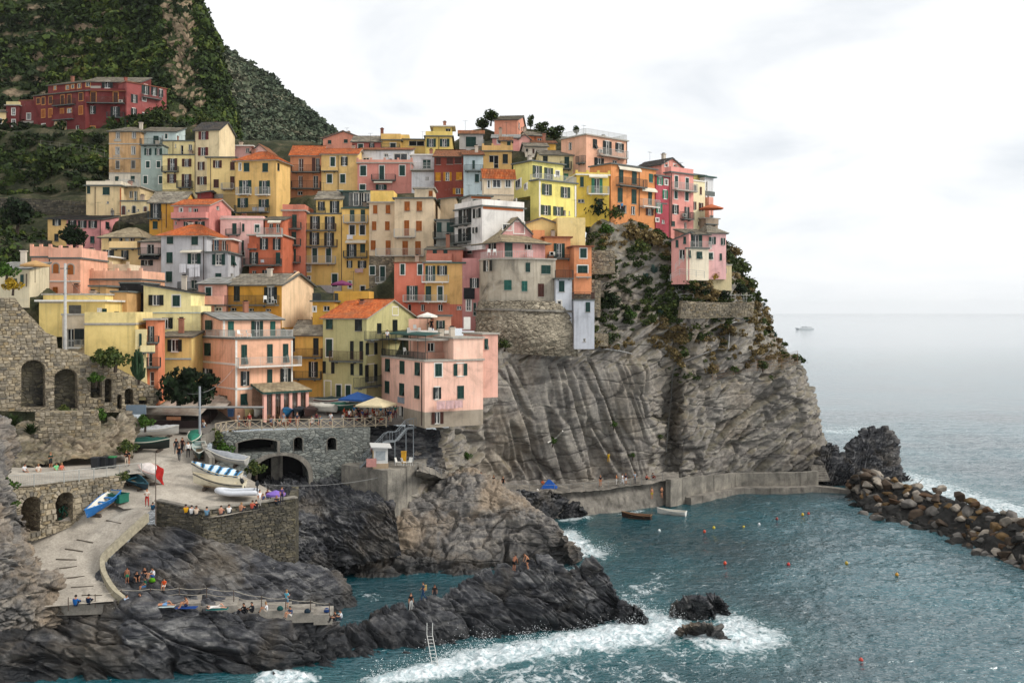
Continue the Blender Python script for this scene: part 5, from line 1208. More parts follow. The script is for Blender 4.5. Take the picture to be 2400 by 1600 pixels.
blk('I',1325,1507,442,760,148,10,'#c87f52',6,roof='flat',rm='r',f='cgW 1388 459 1455 557;cgW 1362 637 1465 727;Pc 1340 720 1500 765 .4')
h('plain_yellow_house','plain pale yellow wall block above the orange stair house')
B=blk('I',1150,1442,132,420,155,8,'#d0b878',6,roof='none')
blk('I',820,1150,190,330,156,8,'#d4b876',6,roof='gy',ry=135,rm='U',base=False)
h('peach_arched_shutter_house','peach house with arched ochre shutters and crenellated roof parapet')
B=blk('F',612,985,820,1260,134,0,'#d59b7c',9,roof='flat',rm='k',over=.2,f='ao 650 868 720 995;ao 830 878 900 1010;co 650 1162 708 1240;co 912 1167 962 1250;Tw 612 1085 985 1100')
parapet(B,1.3,'#d19a80',.25,3)
B=blk('F',385,612,805,1250,134.5,0,'#cd9274',9,roof='flat',rm='k',over=.15,f='coW 537 892 580 1000;wd 412 828 432 860;R 605 820 611 1080')
parapet(B,1.3,'#cf967a',.25,2)
h('peach_terrace_wing','long peach terrace wing with low parapet next to the arched shutter house')
B=blk('F',985,1722,1080,1260,137,-4,'#c99673',8,roof='flat',rm='k',over=.2)
parapet(B,1.1,'#d7a284',.25,5)
h('cream_balustrade_house','cream house with brown doors behind a white balustrade and potted palms')
B=blk('F',945,1562,985,1100,143,0,'#c6aa78',5,roof='flat',rm='c',over=.1)
parapet(B,1.0,'#c9b596',.2,3)
blk('F',985,1330,800,985,147,0,'#c9b081',5,roof='flat',rm='w',over=.6,base=False,f='db 1000 800 1070 900;db 1130 800 1245 900')
h('tan_flat_block','tan flat roofed block with black side wall and air conditioner')
B=blk('J',705,870,240,560,129,0,'#b08a55',7,roof='flat',rm='k',over=.3,f='dd 770 300 805 330;dd 880 310 908 410')
blk('J',930,1095,300,580,127,4,'#b28a54',None,xs=1345,side='R',roof='flat',rm='k',over=.2,s='ok 1240 475 1350 560')
blk('J',1015,1278,205,380,133,0,'#1d1b1c',6,roof='flat',rm='k',over=.1,base=False,f='K 1110 300 1190 360')
h('pale_lemon_gable_house','pale lemon house with sloping roof edge and blue bands')
blk('J',1275,1785,212,705,131,4,'#d4c88e',8,roof='shed',yt2=296,rm='D',over=.3,f='ok 1330 327 1492 440;cgW 1590 332 1668 450;ok 1475 572 1592 693;Tu 1275 515 1890 524')
blk('J',1785,1892,445,705,131.5,4,'#d4c88e',6,roof='none',base=False)
h('butter_yellow_house','butter yellow house with green gutter behind the round tree')
blk('J',1432,1795,775,1390,127,0,'#c9b068',7,roof='shed',ry=690,rm='S',f='okW 1535 810 1690 938;Tu 1440 1010 1790 1026;R 1498 790 1505 1380;wd 1500 1260 1530 1380',over=.25)
h('pink_balcony_annex','pink annex with low balcony wall left of the gold house')
blk('G',600,942,1222,1570,140,0,'#cc9482',7,roof='shed',ry=1150,rm='M',f='cgW 692 1272 758 1445;Pk 485 1370 920 1495 .9;wdW 810 1520 882 1560')
h('gold_stone_roof_house','gold yellow house with wide stone roof and blank cream gable')
B=blk('G',940,1622,1232,1590,141,-14,'#c48b1b',None,xs=2010,side='R',roof='gx',ry=1108,rm='S',over=.5,f='ck 1038 1257 1108 1440;okW 1408 1267 1565 1465;Bk 890 1370 1590 1500;dd 995 1520 1068 1562;dd 1215 1528 1280 1565;dd 1425 1535 1490 1565')
p=B['sf']; b=MB(); b.box(0,B['D'],-0.012,0,0,B['zt']-B['zb']+2); b.add([(0,-.012,B['zt']-B['zb']+2),(B['D'],-.012,B['zt']-B['zb']+2),(B['D']/2,-.012,B['zt']-B['zb']+4.0)],[(0,1,2)])
b.build('gable_wall',wallmat('#d3b48d'),HS['root'],p.at(0,B['zb']-2)-HS['base'],p.a)
h('low_gold_house','low gold house with terrace and purple parasol behind the tile roof')
B=blk('H',432,700,1450,1600,139,0,'#b88a24',6,roof='flat',rm='k',f='wdW 440 1510 470 1565;dd 565 1500 640 1560')
parapet(B,1.0,rail=M_IRON)
blk('H',692,1122,1318,1480,142,0,'#b98d2a',5,roof='none',base=False)
h('ochre_terrace_house','pale yellow house with blank wall and balustrade above the ramp wall')
B=blk('J',637,1185,650,1010,117,6,'#cfb56c',8,roof='flat',rm='c',over=.1,f='Tc 637 640 1185 655')
parapet(B,1.3,'#cdb878',.15,0)
blk('J',1185,1302,700,1240,117.5,14,'#d2c08a',6,roof='none',f='cg 1228 745 1255 880;P 1250 870 1400 955 .8')
h('orange_balcony_strip','narrow orange house with iron balconies behind the tree shaped cactus')
blk('J',1302,1432,600,1300,119,12,'#c4744e',6,roof='flat',rm='c',f='ok 1325 665 1390 840;Bk 1310 770 1445 850;dk 1330 955 1370 1100;Bk 1318 1005 1462 1115;db 1345 1160 1390 1310')
h('yellow_garage_house','yellow flat house with tan shed doors over the ramp wall')
B=blk('J',145,860,400,560,121,2,'#cfb468',7,roof='flat',rm='w',over=.4,f='cn 470 438 600 548;Tc 150 405 400 415;cw 775 468 825 548;cg 830 475 878 550')
blk('J',190,860,330,400,124,2,'#d4ba6c',6,roof='flat',rm='c',over=.2,base=False)
blk('J',395,637,548,930,119,2,'#b7a68c',6,roof='flat',rm='c',over=.1,f='dd 445 695 520 890;ck 530 692 632 860;Bw 440 815 630 905')
h('green_eaves_house','low house with green eaves and striped parasol at the left edge')
blk('F',-120,355,930,1170,122,6,'#b7ab8d',7,roof='shed',ry=860,rm='M',f='cg 168 1060 208 1150;cg 250 1012 290 1150;R 322 1000 328 1160')
h('peach_corner_house','tall peach corner house with white trim above the harbour square')
B=blk('K',735,1488,645,1580,124,40,'#d3a080',None,xs=160,side='L',roof='flat',rm='k',over=.25,ext=2.5,f='pg 815 714 888 970;cg 1155 707 1225 950;pg 1362 702 1430 945;Bw 740 880 1562 1003;ok 808 1062 918 1250;cg 1155 1037 1220 1225;okW 1325 1027 1462 1205;pg 805 1357 890 1505;Tw 735 1275 960 1305;Tw 735 655 760 1540;Tw 1468 660 1488 1200',
 s='cg 345 392 425 520;pg 335 692 415 855;ok 300 1027 440 1110;dd 510 1377 632 1530;Tw 160 600 735 622;Tw 160 935 735 960;Tw 510 1270 735 1290;R 152 360 160 1000')
parapet(B,.95,rail=M_WRAIL); CORNER=B
blk('K',560,1332,375,650,127.5,40,'#d8a789',None,xs=160,side='L',roof='gx',ry=288,rm='M',over=.45,base=False,f='ct 640 407 715 600;og 945 402 1098 612;ct 1195 407 1260 600;Tw 575 400 600 630',s='cg 345 392 425 520')
h('yellow_brown_rail_house','yellow house with stone roof and brown railed balcony between corner house and olive house')
blk('K',1490,1888,572,1420,137,-4,'#cda044',7,roof='gx',ry=392,rm='S',f='ck 1760 627 1830 850;ok 1700 937 1822 1140;Bb 1505 760 1880 892;Bk 1510 1060 1872 1170;ck 1490 610 1520 800')
h('olive_tile_roof_house','olive green house with orange tile roof and gable to the harbour')
B=blk('L',-125,428,125,1180,136,-22,'#a9a26e',None,xs=1050,side='R',roof='gx',ry=-95,rm='T',over=.35,ext=2.5,f='',s='')
fr=B['fr']
for cd in 'pg 1930 362 2015 510;cgW 1930 642 2010 870;ok 1885 932 2040 1090;wnW 1912 1192 1988 1400;cgW 2065 1242 2120 1400'.split(';'):
    w=cd.split(); feature(fr,'K',w[0],[float(x) for x in w[1:]],[],[],B['wm'])
for cd in 'pk 282 152 370 300;ok 222 427 385 660;Bb 0 560 385 692;ok 227 712 380 860;cgW 47 982 105 1140;cgW 167 987 225 1140'.split(';'):
    w=cd.split(); feature(fr,'L',w[0],[float(x) for x in w[1:]],[],[],B['wm'])
for cd in 'wdW 757 0 825 95;ck 560 202 612 330;ck 757 157 815 320;okW 412 447 560 600;okW 405 724 560 940;Bk 400 300 870 412;Bk 265 872 600 1012'.split(';'):
    w=cd.split(); feature(B['sf'],'L',w[0],[float(x) for x in w[1:]],[],[],B['wm'])
h('pink_harbour_house','large pink house with peeling base at the end of the harbour square')
B=blk('L',1165,1905,690,1440,122,28,'#d8ab96',None,xs=618,side='L',roof='flat',rm='c',over=.15,ext=.9,lowcol='#8d8170',lowy=1330,f='cgW 1297 712 1380 873;ogW 1530 712 1702 865;okW 1270 1012 1370 1160;cg 1578 992 1660 1155;ob 1250 1327 1400 1475;L 1285 1175 1620 1285 long|row|of|white|laundry|under|a|window|of|the|pink|harbour|house',
 s='pg 667 652 725 810;cg 852 677 910 840;pg 1042 697 1105 860;cg 664 932 718 1085;pg 847 962 905 1115;pg 1037 992 1100 1150;db 735 1217 815 1330;dd 842 1252 895 1400;Tz 826 1138 908 1212;R 1128 700 1136 1500')
blk('L',1530,1905,398,700,123.9,28,'#dab09a',6,roof='flat',rm='c',over=.2,base=False)
blk('L',1905,2092,345,900,126.5,28,'#cf9b88',6,roof='flat',rm='c',over=.2,base=False,f='pg 1922 397 1965 530')
blk('L',1170,1530,420,690,125.6,28,'#b88873',4,roof='flat',rm='c',over=1.9,base=False,f='dd 1205 450 1290 560;dg 1400 425 1460 560;Pw 1165 565 1535 685 .4')
b=MB(); fc=B['sf']; Ls=B['D']
for i in range(7): b.box(i*Ls/6-.03,i*Ls/6+.03,.1,.16,0,3.0)
b.box(0,Ls,.1,.16,3.0,3.1); b.build('pergola',plain('green_steel','#20403a'),HS['root'],fc.at(0,B['zt']+.22)-HS['base'],fc.a)
b=MB(); b.add([(0,0,2.95),(Ls,0,2.95),(Ls,2.5,3.35),(0,2.5,3.35)],[(0,1,2,3)]); b.build('awning',plain('green_awning_cloth','#16453f',.85),HS['root'],fc.at(0,B['zt']+.22)-HS['base'],fc.a)
o=mobj('railing',rail_mesh(q1(Ls),.4,.9,M_IRON),HS['root'],fc.at(0,B['zt']+.22)-fc.n*.4-HS['base'],fc.a)
h('peach_roof_terrace_house','peach house with white posts, roof terrace and parasol above the harbour')
B=blk('L',960,1500,350,420,131,4,'#cfa088',7,roof='flat',rm='c',over=.3)
parapet(B,.4,'#d8d2c8',.2,4)
blk('L',960,1230,150,350,134,4,'#d3a287',4,roof='none',base=False)
blk('L',1280,1500,115,350,133,4,'#c89a7c',None,xs=1800,side='R',roof='flat',rm='k',over=.2,base=False,f='og 1312 167 1420 310',s='K 1590 195 1650 245')
def veranda():
    house('harbour_restaurant','lean-to restaurant with beige slab roof, green edge and pink pillars','building',None)
    f0=CORNER['fr']; u0=f0.hit(Z('K',955,0)[0],HY)[0]; u1=f0.hit(Z('K',1500,0)[0],HY)[0]; D=3.6; A=f0.at(u0,0,D); fr=Face((A[0],A[1],0),f0.a); L=u1-u0; z0=16.3
    zr=f0.hit(*Z('K',955,1290))[1]-.2; zb=f0.hit(*Z('K',955,1235))[1]+.1
    c=fr.at(L/2,z0)-fr.n*2; HS['base']=c; root=HS['root']=tag(empty(HS['name'],c),HS['label'],HS['cat'])
    P3=lambda u,v,z: fr.at(u,z)-fr.n*v-c
    rt=MB(); pl=(P3(-.5,-.5,zr),P3(L+.5,-.5,zr),P3(L+.2,D,zb),P3(-.2,D,zb)); tiled(rt,*pl,'E',random.Random(3)); rb=MB()
    rb.add([p-np.array((0,0,.25)) for p in pl]+[p-np.array((0,0,.01)) for p in pl],[(3,2,1,0),(0,1,5,4),(1,2,6,5),(2,3,7,6),(3,0,4,7)])
    r=rb.build('roof',plain('green_fascia','#1f4a42'),root); t=rt.build('roof_slabs',M_BEIGE_T,r); t['kind']='stuff'
    for i in range(6):
        b=MB(); b.box(-.2,.2,-.2,.2,0,zr-z0-.2); b.build('pillar',wallmat('#cf9a8a'),root,fr.at(L*i/5,z0)-c,fr.a)
    for i in range(5):
        w=L/5-.5; b=MB(); b.box(0,w,0,.06,0,.9); 
        for k in range(4): b.box(k*w/3-.04,k*w/3+.04,.0,.07,.9,zr-z0-.3)
        o=b.build('glazed_panel',plain('brown_timber','#5e452e'),root,fr.at(L*i/5+.25,z0)-c,fr.a)
        mobj('pane',pane_mesh(q1(w),q1(zr-z0-1.2),M_GLASS),o,(0,.04,.9))
    b=MB(); b.add([P3(0,D,z0),P3(L,D,z0),P3(L,D,zb),P3(0,D,zb)],[(0,1,2,3)]); b.build('back_wall',wallmat('#8a6552'),root)
veranda()
def concmat(name,a,b,c,scale=0.5,streak=0.25):
    t = NT(name); P = t.pos(); n = t.noise(P,scale,6,0.62,0.4); f = t.noise(P,6,4); st = t.noise(t.mapping(P,(1.2,1.2,.12)),1.0,5,.6)
    col = t.ramp(n,[(0.3,lin(a)),(0.5,lin(b)),(0.7,lin(c))]); col = t.mix(0.35,col,t.ramp(f,[(0.3,0.25),(0.7,0.75)]),'OVERLAY')
    col = t.mix(t.math('MULTIPLY',t.ramp(st,[(.52,0.),(.75,1.)]),streak * 2),col,lin('#2f2d2a'))
    return t.set(col,0.88,t.bump(f,.4,.03),.2)
M_PAVE = concmat('ramp_concrete','#857e74','#a39b8f','#b6aea1',.3,.16)
M_STEP = concmat('platform_concrete','#6d6861','#8a847b','#9c968b',.6,.25)
M_CONC = concmat('weathered_concrete','#5d5a54','#7f7a71','#9a9488',.5,.4)
M_WALK = concmat('walkway_concrete','#57534d','#7b766e','#979085',.6,.4)
M_KERB = plain('yellowed_kerb','#9a927d',.9,.2)
def town_terrain():
    pts = np.array(BASES); ex = [W(*q) for q in [(-80,330,236),(60,320,232),(200,318,228),(-80,400,214),(60,395,212),(180,395,208),(-80,450,196),(60,450,192),(190,455,190),(-80,505,186),(60,505,184),(170,505,182),
        (-80,545,168),(20,545,165),(90,560,163),(-60,640,150),(30,640,145),(-60,720,128),(20,690,122),(400,290,240),(520,330,236),(620,340,232),(700,330,226),(1130,300,222),(1250,300,222),(1350,330,205)]]
    pts = np.concatenate([pts,np.array(ex)])
    xs = np.linspace(-150,30,190); ys = np.linspace(112,246,150); X,Y = np.meshgrid(xs,ys); Zt = np.zeros_like(X)
    G = np.stack([X.ravel(),Y.ravel()],1); z = np.zeros(len(G))
    d = ((G[:,None,:] - pts[None,:,:2]) ** 2).sum(2); k = np.argsort(d,1)[:,:6]; dd = np.take_along_axis(d,k,1); w = 1 / (dd + 1.0) ** 1.5
    z = (w * pts[:,2][k]).sum(1) / w.sum(1) - 0.4
    px = CX + G[:,0] / G[:,1] * F; lim = np.clip((px - 1330) / 30,0,1); z = z * (1 - lim) + (z - 40) * lim
    sq = (G[:,1] < 134) & (px > 300) & (px < 1010); z = np.where(sq,np.minimum(z,14.5),z); z = np.where(px > 960,np.minimum(z,30 - (1000 - HY) / F * G[:,1] + np.clip(G[:,1] - 131,0,99) * 1.2),z)
    z = np.where((G[:,1] < 122) & (px < 500),np.minimum(z,17),z); z = np.where(G[:,1] < 119,np.minimum(z,13 + np.clip(-px / 40,0,6)),z)
    P = np.stack([G[:,0],G[:,1],z],1); P[:,2] += 0.35 * fbm(P / 3.0,4)
    V = P.reshape(150,190,3)
    f = grid_faces(150,190); keep = ~(((px > 300) & (px < 1015) & (G[:,1] < 137)) | ((px >= 1015) & (G[:,1] < 152)) | (px > 1335) | ((px <= 300) & (G[:,1] < 116)))
    f = f[keep[f].all(1)]; o = mobj('village_slope',np_mesh('village_slope',P,f,[M_EARTH],True)); tag(o,kind='structure'); return V
TOWN = town_terrain()
def wsheet(name,rows,nu,nv,mat,jit=0.03,smooth=True):
    V = sheet([[Wz(*q) for q in r] for r in rows],nu,nv,True); V[...,2] += jit * fbm(V.reshape(-1,3) / 2.0,3).reshape(V.shape[:2])
    o = sheet_obj(name,V,mat,smooth); tag(o,kind='structure'); return V
SQZ = 15.6
SQUARE = wsheet('harbour_square',[[(330,1004,SQZ),(480,1016,SQZ),(505,1015,SQZ),(556,1006,SQZ),(670,1003,SQZ),(779,1002,SQZ),(880,998,SQZ),(968,994,SQZ)],
    [(330,985,16.0),(480,985,16.2),(505,985,16.3),(556,985,16.3),(670,985,16.3),(779,985,16.3),(880,985,16.1),(968,985,15.9)],[(330,960,16.8),(480,960,17.2),(505,960,17.3),(556,960,17.3),(670,960,17.3),(779,960,17.3),(880,960,17.1),(968,960,16.8)],[(330,930,17.6),(480,930,18.3),(505,930,18.4),(556,930,18.4),(670,930,18.4),(779,930,18.4),(880,930,18.3),(968,930,18)]],60,20,concmat('square_paving','#5f5b57','#75716b','#88837b',.5))
RAMP = wsheet('slipway',[
  [(325,996,15.62),(370,1000,15.62),(410,1003,15.62),(445,1008,15.62),(480,1014,15.62)],
  [(300,1025,14.9),(360,1028,14.9),(400,1030,14.9),(440,1032,14.9),(478,1035,14.9)],
  [(285,1062,14.0),(350,1066,14.0),(395,1068,13.9),(440,1070,13.8),(495,1074,13.6)],
  [(262,1108,13.1),(355,1112,12.8),(410,1112,12.7),(480,1114,12.5),(585,1122,12.0)],
  [(235,1158,11.9),(340,1160,11.8),(410,1158,11.6),(500,1155,11.4),(640,1152,11.1)],
  [(290,1192,11.0),(368,1190,10.9),(475,1212,10.4),(580,1198,10.5),(692,1178,10.6)]],60,70,M_PAVE)
BEND = wsheet('slipway_bend',[
  [(235,1158,11.8),(290,1160,11.7),(325,1162,11.6),(345,1168,11.45),(375,1176,11.2)],
  [(180,1200,10.9),(258,1202,10.6),(290,1200,10.7),(318,1200,10.8),(345,1202,10.8)],
  [(110,1235,9.8),(205,1240,9.5),(240,1238,9.6),(270,1236,9.7),(302,1238,9.7)],
  [(50,1280,8.6),(130,1288,8.2),(170,1286,8.2),(210,1286,8.2),(248,1290,8.3)],
  [(50,1335,7.2),(140,1332,7.0),(178,1330,7.0),(212,1328,7.0),(244,1330,7.0)],
  [(80,1372,6.4),(172,1370,6.2),(205,1368,6.2),(235,1366,6.2),(262,1368,6.1)],
  [(60,1425,5.3),(175,1416,5.3),(220,1412,5.3),(265,1408,5.3),(300,1404,5.3)]],50,70,M_PAVE)
def poly_prism(name,xy,z0,z1,mat,parent=None,base=None):
    n = len(xy); b = MB(); b.add([(x,y,z1) for x,y in xy] + [(x,y,z0) for x,y in xy],[tuple(range(n))] + [((i + 1) % n,i,n + i,n + (i + 1) % n) for i in range(n)])
    return b.build(name,mat,parent)
def strip(name,path,w,hgt,mat,parent=None):
    "kerb or low wall along world points (top line)"
    b = MB(); P = [np.array(p,float) for p in path]; L = []
    for i,p in enumerate(P):
        d = P[min(i + 1,len(P) - 1)] - P[max(i - 1,0)]; d[2] = 0; d /= np.linalg.norm(d) + 1e-9; s = np.array((-d[1],d[0],0)) * w / 2
        L += [p + s,p - s,p - s - (0,0,hgt),p + s - (0,0,hgt)]
    fs = []
    for i in range(len(P) - 1):
        a = 4 * i
        for k in range(4): fs.append((a + k,a + (k + 1) % 4,a + 4 + (k + 1) % 4,a + 4 + k))
    fs += [(0,3,2,1),(4 * (len(P) - 1),4 * (len(P) - 1) + 1,4 * (len(P) - 1) + 2,4 * (len(P) - 1) + 3)]
    b.add(L,fs); return b.build(name,mat,parent)
def smooth_path(pts,n):
    return _crom(np.array(pts,float),n)
k = strip('ramp_kerb',smooth_path([Wz(*q) for q in [(345,1200,10.95),(300,1240,9.85),(247,1290,8.4),(240,1318,7.6),(248,1345,6.9),(270,1378,6.2),(300,1402,5.5)]],24) - np.array((0,0,.1)),.42,.8,M_KERB); tag(k,'yellowed concrete kerb curving along the right edge of the ramp','kerb')
k = strip('ramp_parapet',smooth_path([Wz(*q) for q in [(500,1008,16.1),(478,1021,15.6),(480,1046,14.9),(497,1072,14.2)]],14),.55,1.2,M_CONC); tag(k,'pale curved parapet where the square meets the ramp','wall')
for i,(a,c) in enumerate([((1300,1132),(1485,1165)),((940,1350),(1140,1395)),((790,1470),(1015,1505))]):
    p,q = Z('P',*a),Z('P',*c); s = strip('timber_skid',[np.array(onto(BEND,*p)) + (0,0,.06),np.array(onto(BEND,*q)) + (0,0,.03)],.15,.2,plain('tarred_timber','#5a5248')); tag(s,['timber skid across the ramp below the blue boat','timber skid third up the bend of the ramp','timber skid at the bend opposite the slate slope'][i],'timber','timber skids on the ramp')
for i,(a,c,z) in enumerate([((160,82),(315,85),7.45),((190,155),(330,138),6.95),((222,222),(375,208),6.4),((288,292),(445,283),5.95),((360,357),(510,348),5.5)]):
    p,q = Z('Q',*a),Z('Q',*c); s = strip('timber_skid',[np.array(onto(BEND,*p)) + (0,0,.06),np.array(onto(BEND,*q)) + (0,0,.03)],.14,.2,plain('tarred_timber','#5a5248')); tag(s,'timber skid on the lower ramp, number %s from the bathing platform' % ['five','four','three','two','one'][i],'timber','timber skids on the ramp')
def terrace_front():
    root = tag(empty('boat_terrace_wall',Wz(475,1212,10.4) - (0,0,6)),'dark stone retaining wall of the boat terrace above the slate slope','wall'); base = np.array(root.location)
    P = [Wz(366,1186,11.1),Wz(475,1208,10.6),Wz(692,1178,10.7),Wz(700,1150,11)]
    for i in range(3):
        d = P[i + 1] - P[i]; L = np.hypot(d[0],d[1]); fc = Face((P[i][0],P[i][1],0),math.atan2(d[1],d[0])); out = [(0,3.0),(L,3.0),(L,P[i + 1][2] + .5),(0,P[i][2] + .5)]
        holed_wall('wall_face',fc,out,[],M_DMASON,base,root,thick=.7)
        if i < 2: lay_stones(fc,stone_courses(out,[],random.Random(i),.16,.3,.3,.9),M_DSTONES,None,root,base,0,.09)
    b = MB(); 
    for i in range(2):
        pass
    s = strip('coping',[p + (0,.35,.62) for p in P[:3]],.85,.14,M_CONC,root)
    for v in s.data.vertices: v.co = v.co - Vector(base)
terrace_front()
PROM = wsheet('promenade',[[(-60,1150,14.6),(15,1143,14.4),(80,1137,14.25),(150,1130,14.05),(220,1122,13.9),(280,1114,13.7),(330,1108,13.5)],
                            [(-60,1120,14.6),(15,1114,14.4),(80,1110,14.25),(150,1103,14.05),(220,1097,13.9),(280,1092,13.7),(330,1090,13.5)],[(-60,1080,14.6),(15,1076,14.4),(80,1074,14.25),(150,1070,14.05),(220,1066,13.9),(280,1064,13.8),(330,1064,13.7)]],40,8,M_PAVE)
def prom_wall():
    A,B = Wz(15,1144,14.35),Wz(292,1116,13.65); d = B - A; fc = Face((A[0],A[1],0),math.atan2(d[1],d[0]))
    root = tag(empty('promenade_wall',A - (0,0,6)),'rubble stone wall with two boat arches below the railed promenade','wall'); base = np.array(root.location)
    pp = lambda x,y: fc.hit(*Z('P',x,y))
    out = [pp(60,1330),pp(400,1400),pp(620,1320),pp(920,1200),pp(1130,1080),pp(1400,900),pp(1500,760),pp(1560,590),pp(1000,650),pp(500,705),pp(150,745),pp(40,760)]
    def arch(x0,x1,ys,yt,yb):
        u0,u1 = pp(x0,ys)[0],pp(x1,ys)[0]; z0 = pp((x0 + x1) / 2,yb)[1]; z1 = pp((x0 + x1) / 2,yt)[1]; return arch_poly(u0,u1,z0,z1)
    holes = [arch(260,492,1000,850,1300),arch(680,893,950,795,1175)]
    holed_wall('wall_face',fc,out,holes,M_MASON,base,root,3.0)
    lay_stones(fc,stone_courses(out,holes,random.Random(4),.3,.52,.35,.9),M_STONES,M_STONE1,root,base,290,.13)
    for hq in holes:     # voussoirs round the arches
        c = np.mean(np.array(hq[1:-1]),0)
        for i in range(1,len(hq) - 2):
            a,b_ = np.array(hq[i]),np.array(hq[i + 1]); m = (a + b_) / 2; L = np.linalg.norm(b_ - a); n = np.array((-(b_ - a)[1],(b_ - a)[0])); n = n / np.linalg.norm(n)
            if n @ (m - c) < 0: n = -n
            b = MB(); q = [a,b_,b_ + n * .45,a + n * .45]; q = [m2 + (m2 - (m + n * .22)) * -.06 for m2 in q]
            b.add([fc.at(x,z,.0) - base for x,z in q] + [fc.at(x,z,.16) - base for x,z in q],[(4,5,6,7),(0,1,5,4),(1,2,6,5),(2,3,7,6),(3,0,4,7)]); b.build('arch_stone',M_STONE1,root)
    return fc
PROMF = prom_wall()
def railing_line(name,label,pts,hgt=1.05,post=2.0,mat=None,bars=True,gap=.16,rails=(1.0,),cat='railing',cross=False,r=.03,group=None):
    P = [np.array(p,float) for p in pts]; root = tag(empty(name,P[0]),label,cat,group); base = P[0]; mat = mat or M_WRAIL
    rl = MB(); bm = MB()
    for i in range(len(P) - 1):
        L = np.linalg.norm(P[i + 1] - P[i]); n = max(1,round(L / post))
        for k in range(n + (1 if i == len(P) - 2 else 0)):
            p = P[i] + (P[i + 1] - P[i]) * k / n - base; b = MB(); b.box(-r,r,-r,r,-.1,hgt); b.build('post',mat,root,p)
        for q in rails:
            rl.tube([P[i] - base + (0,0,hgt * q),P[i + 1] - base + (0,0,hgt * q)],r * .8,5)
        if bars:
            rl.tube([P[i] - base + (0,0,.12),P[i + 1] - base + (0,0,.12)],r * .6,4); m = max(1,int(L / gap))
            for k in range(m):
                p = P[i] + (P[i + 1] - P[i]) * (k + .5) / m - base; bm.box(p[0] - .011,p[0] + .011,p[1] - .011,p[1] + .011,p[2] + .1,p[2] + hgt)
        if cross:
            for k in range(n):
                a = P[i] + (P[i + 1] - P[i]) * k / n - base; c = P[i] + (P[i + 1] - P[i]) * (k + 1) / n - base
                bm.tube([a + (0,0,.12),c + (0,0,hgt * .92)],.035,4); bm.tube([c + (0,0,.12),a + (0,0,hgt * .92)],.035,4)
            rl.tube([P[i] - base + (0,0,.12),P[i + 1] - base + (0,0,.12)],.04,4)
    rl.build('rail',mat,root)
    if bm.v: bm.build('brace' if cross else 'balusters',mat,root)
    return root
railing_line('promenade_railing','white iron railing along the promenade over the boat arches',[Wz(15,1142,14.42),Wz(80,1137,14.27),Wz(150,1130,14.07),Wz(220,1122,13.92),Wz(280,1114,13.72),Wz(332,1108,13.52)],1.05,2.1)
railing_line('square_fence','pale timber fence of crossed bars along the harbour square',[Wz(505,1015,SQZ),Wz(530,1010,SQZ),Wz(556,1006,SQZ),Wz(670,1004,SQZ),Wz(779,1003,SQZ),Wz(905,998,SQZ)],1.15,1.35,plain('sun_bleached_timber','#b5a78f',.8),False,rails=(1.0,),cat='fence',cross=True,r=.06)
def bridge():
    A,B = Wz(500,1016,SQZ),Wz(868,1001,SQZ); d = B - A; fc = Face((A[0],A[1] - .05,0),math.atan2(d[1],d[0])); root = tag(empty('bridge_wall',A - (0,0,10)),'grey stone wall with wide arch carrying the harbour square','wall'); base = np.array(root.location)
    pp = lambda x,y: fc.hit(*Z('O',x,y)); pr = lambda x,y: fc.hit(*Z('R',x,y))
    out = [pp(1000,850),pp(1410,1000),pp(1430,1250),(pp(2050,1250)[0],4.0),(pr(330,0)[0],4.0),(pr(345,0)[0],SQZ),(0,SQZ)]
    def arch(f_,x0,x1,ys,yt,yb): return arch_poly(f_(x0,ys)[0],f_(x1,ys)[0],f_((x0 + x1) / 2,yb)[1],f_((x0 + x1) / 2,yt)[1])
    u0,u1 = pp(1280,650)[0],pp(1705,650)[0]; zt,zs,zb = pp(1490,590)[1],pp(1490,625)[1],pp(1490,745)[1]
    slot = [(u0,zb),(u0,zs)] + [(u0 + (u1 - u0) * i / 8,zs + (zt - zs) * math.sin(math.pi * i / 8)) for i in range(1,8)] + [(u1,zs),(u1,zb)]
    big = arch_poly(pp(1420,900)[0],pp(2045,900)[0],4.6,pp(1740,770)[1],14)
    holes = [slot,arch(pp,1885,1980,640,570,725),arch(pp,2245,2345,640,575,712),big]
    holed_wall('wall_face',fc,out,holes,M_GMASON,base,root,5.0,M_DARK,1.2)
    for i,hq in enumerate(holes):
        b = MB(); ring = [fc.at(x,z,.07) for x,z in hq]; c = np.mean([np.array(p) for p in hq],0)
        out2 = [fc.at(c[0] + (x - c[0]) * (1 + .5 / abs(x - c[0] + 1e-3) if abs(x - c[0]) > .5 else 1),z + .35,.07) if i == 3 else fc.at(c[0] + (x - c[0]) * 1.14,c[1] + (z - c[1]) * 1.16,.07) for x,z in hq]
        n = len(ring); inn = [p - fc.n * .09 for p in ring]; 
        b.add([p - base for p in ring] + [p - base for p in out2] + [p - fc.n * .09 - base for p in out2],[(j,j + 1,n + j + 1,n + j) for j in range(n - 1)] + [(n + j,n + j + 1,2 * n + j + 1,2 * n + j) for j in range(n - 1)]); b.build('arch_trim',M_CONC,root)
    b = MB(); u = pp(1740,900)[0]; b.box(-.7,.7,0,.8,-4,4); b.build('pier',M_CONC,root,fc.at(u,9.5,-3.5) - base,fc.a)
bridge()
poly_prism_o = poly_prism('kiosk_terrace',[tuple(W(px,HY,Y)[:2]) for px,Y in ((800,120.5),(908,116),(935,117),(978,121),(1010,128),(940,131),(860,128))],2.5,11.3,M_CONC); tag(poly_prism_o,'dark concrete quay block carrying the ticket kiosk','quay')
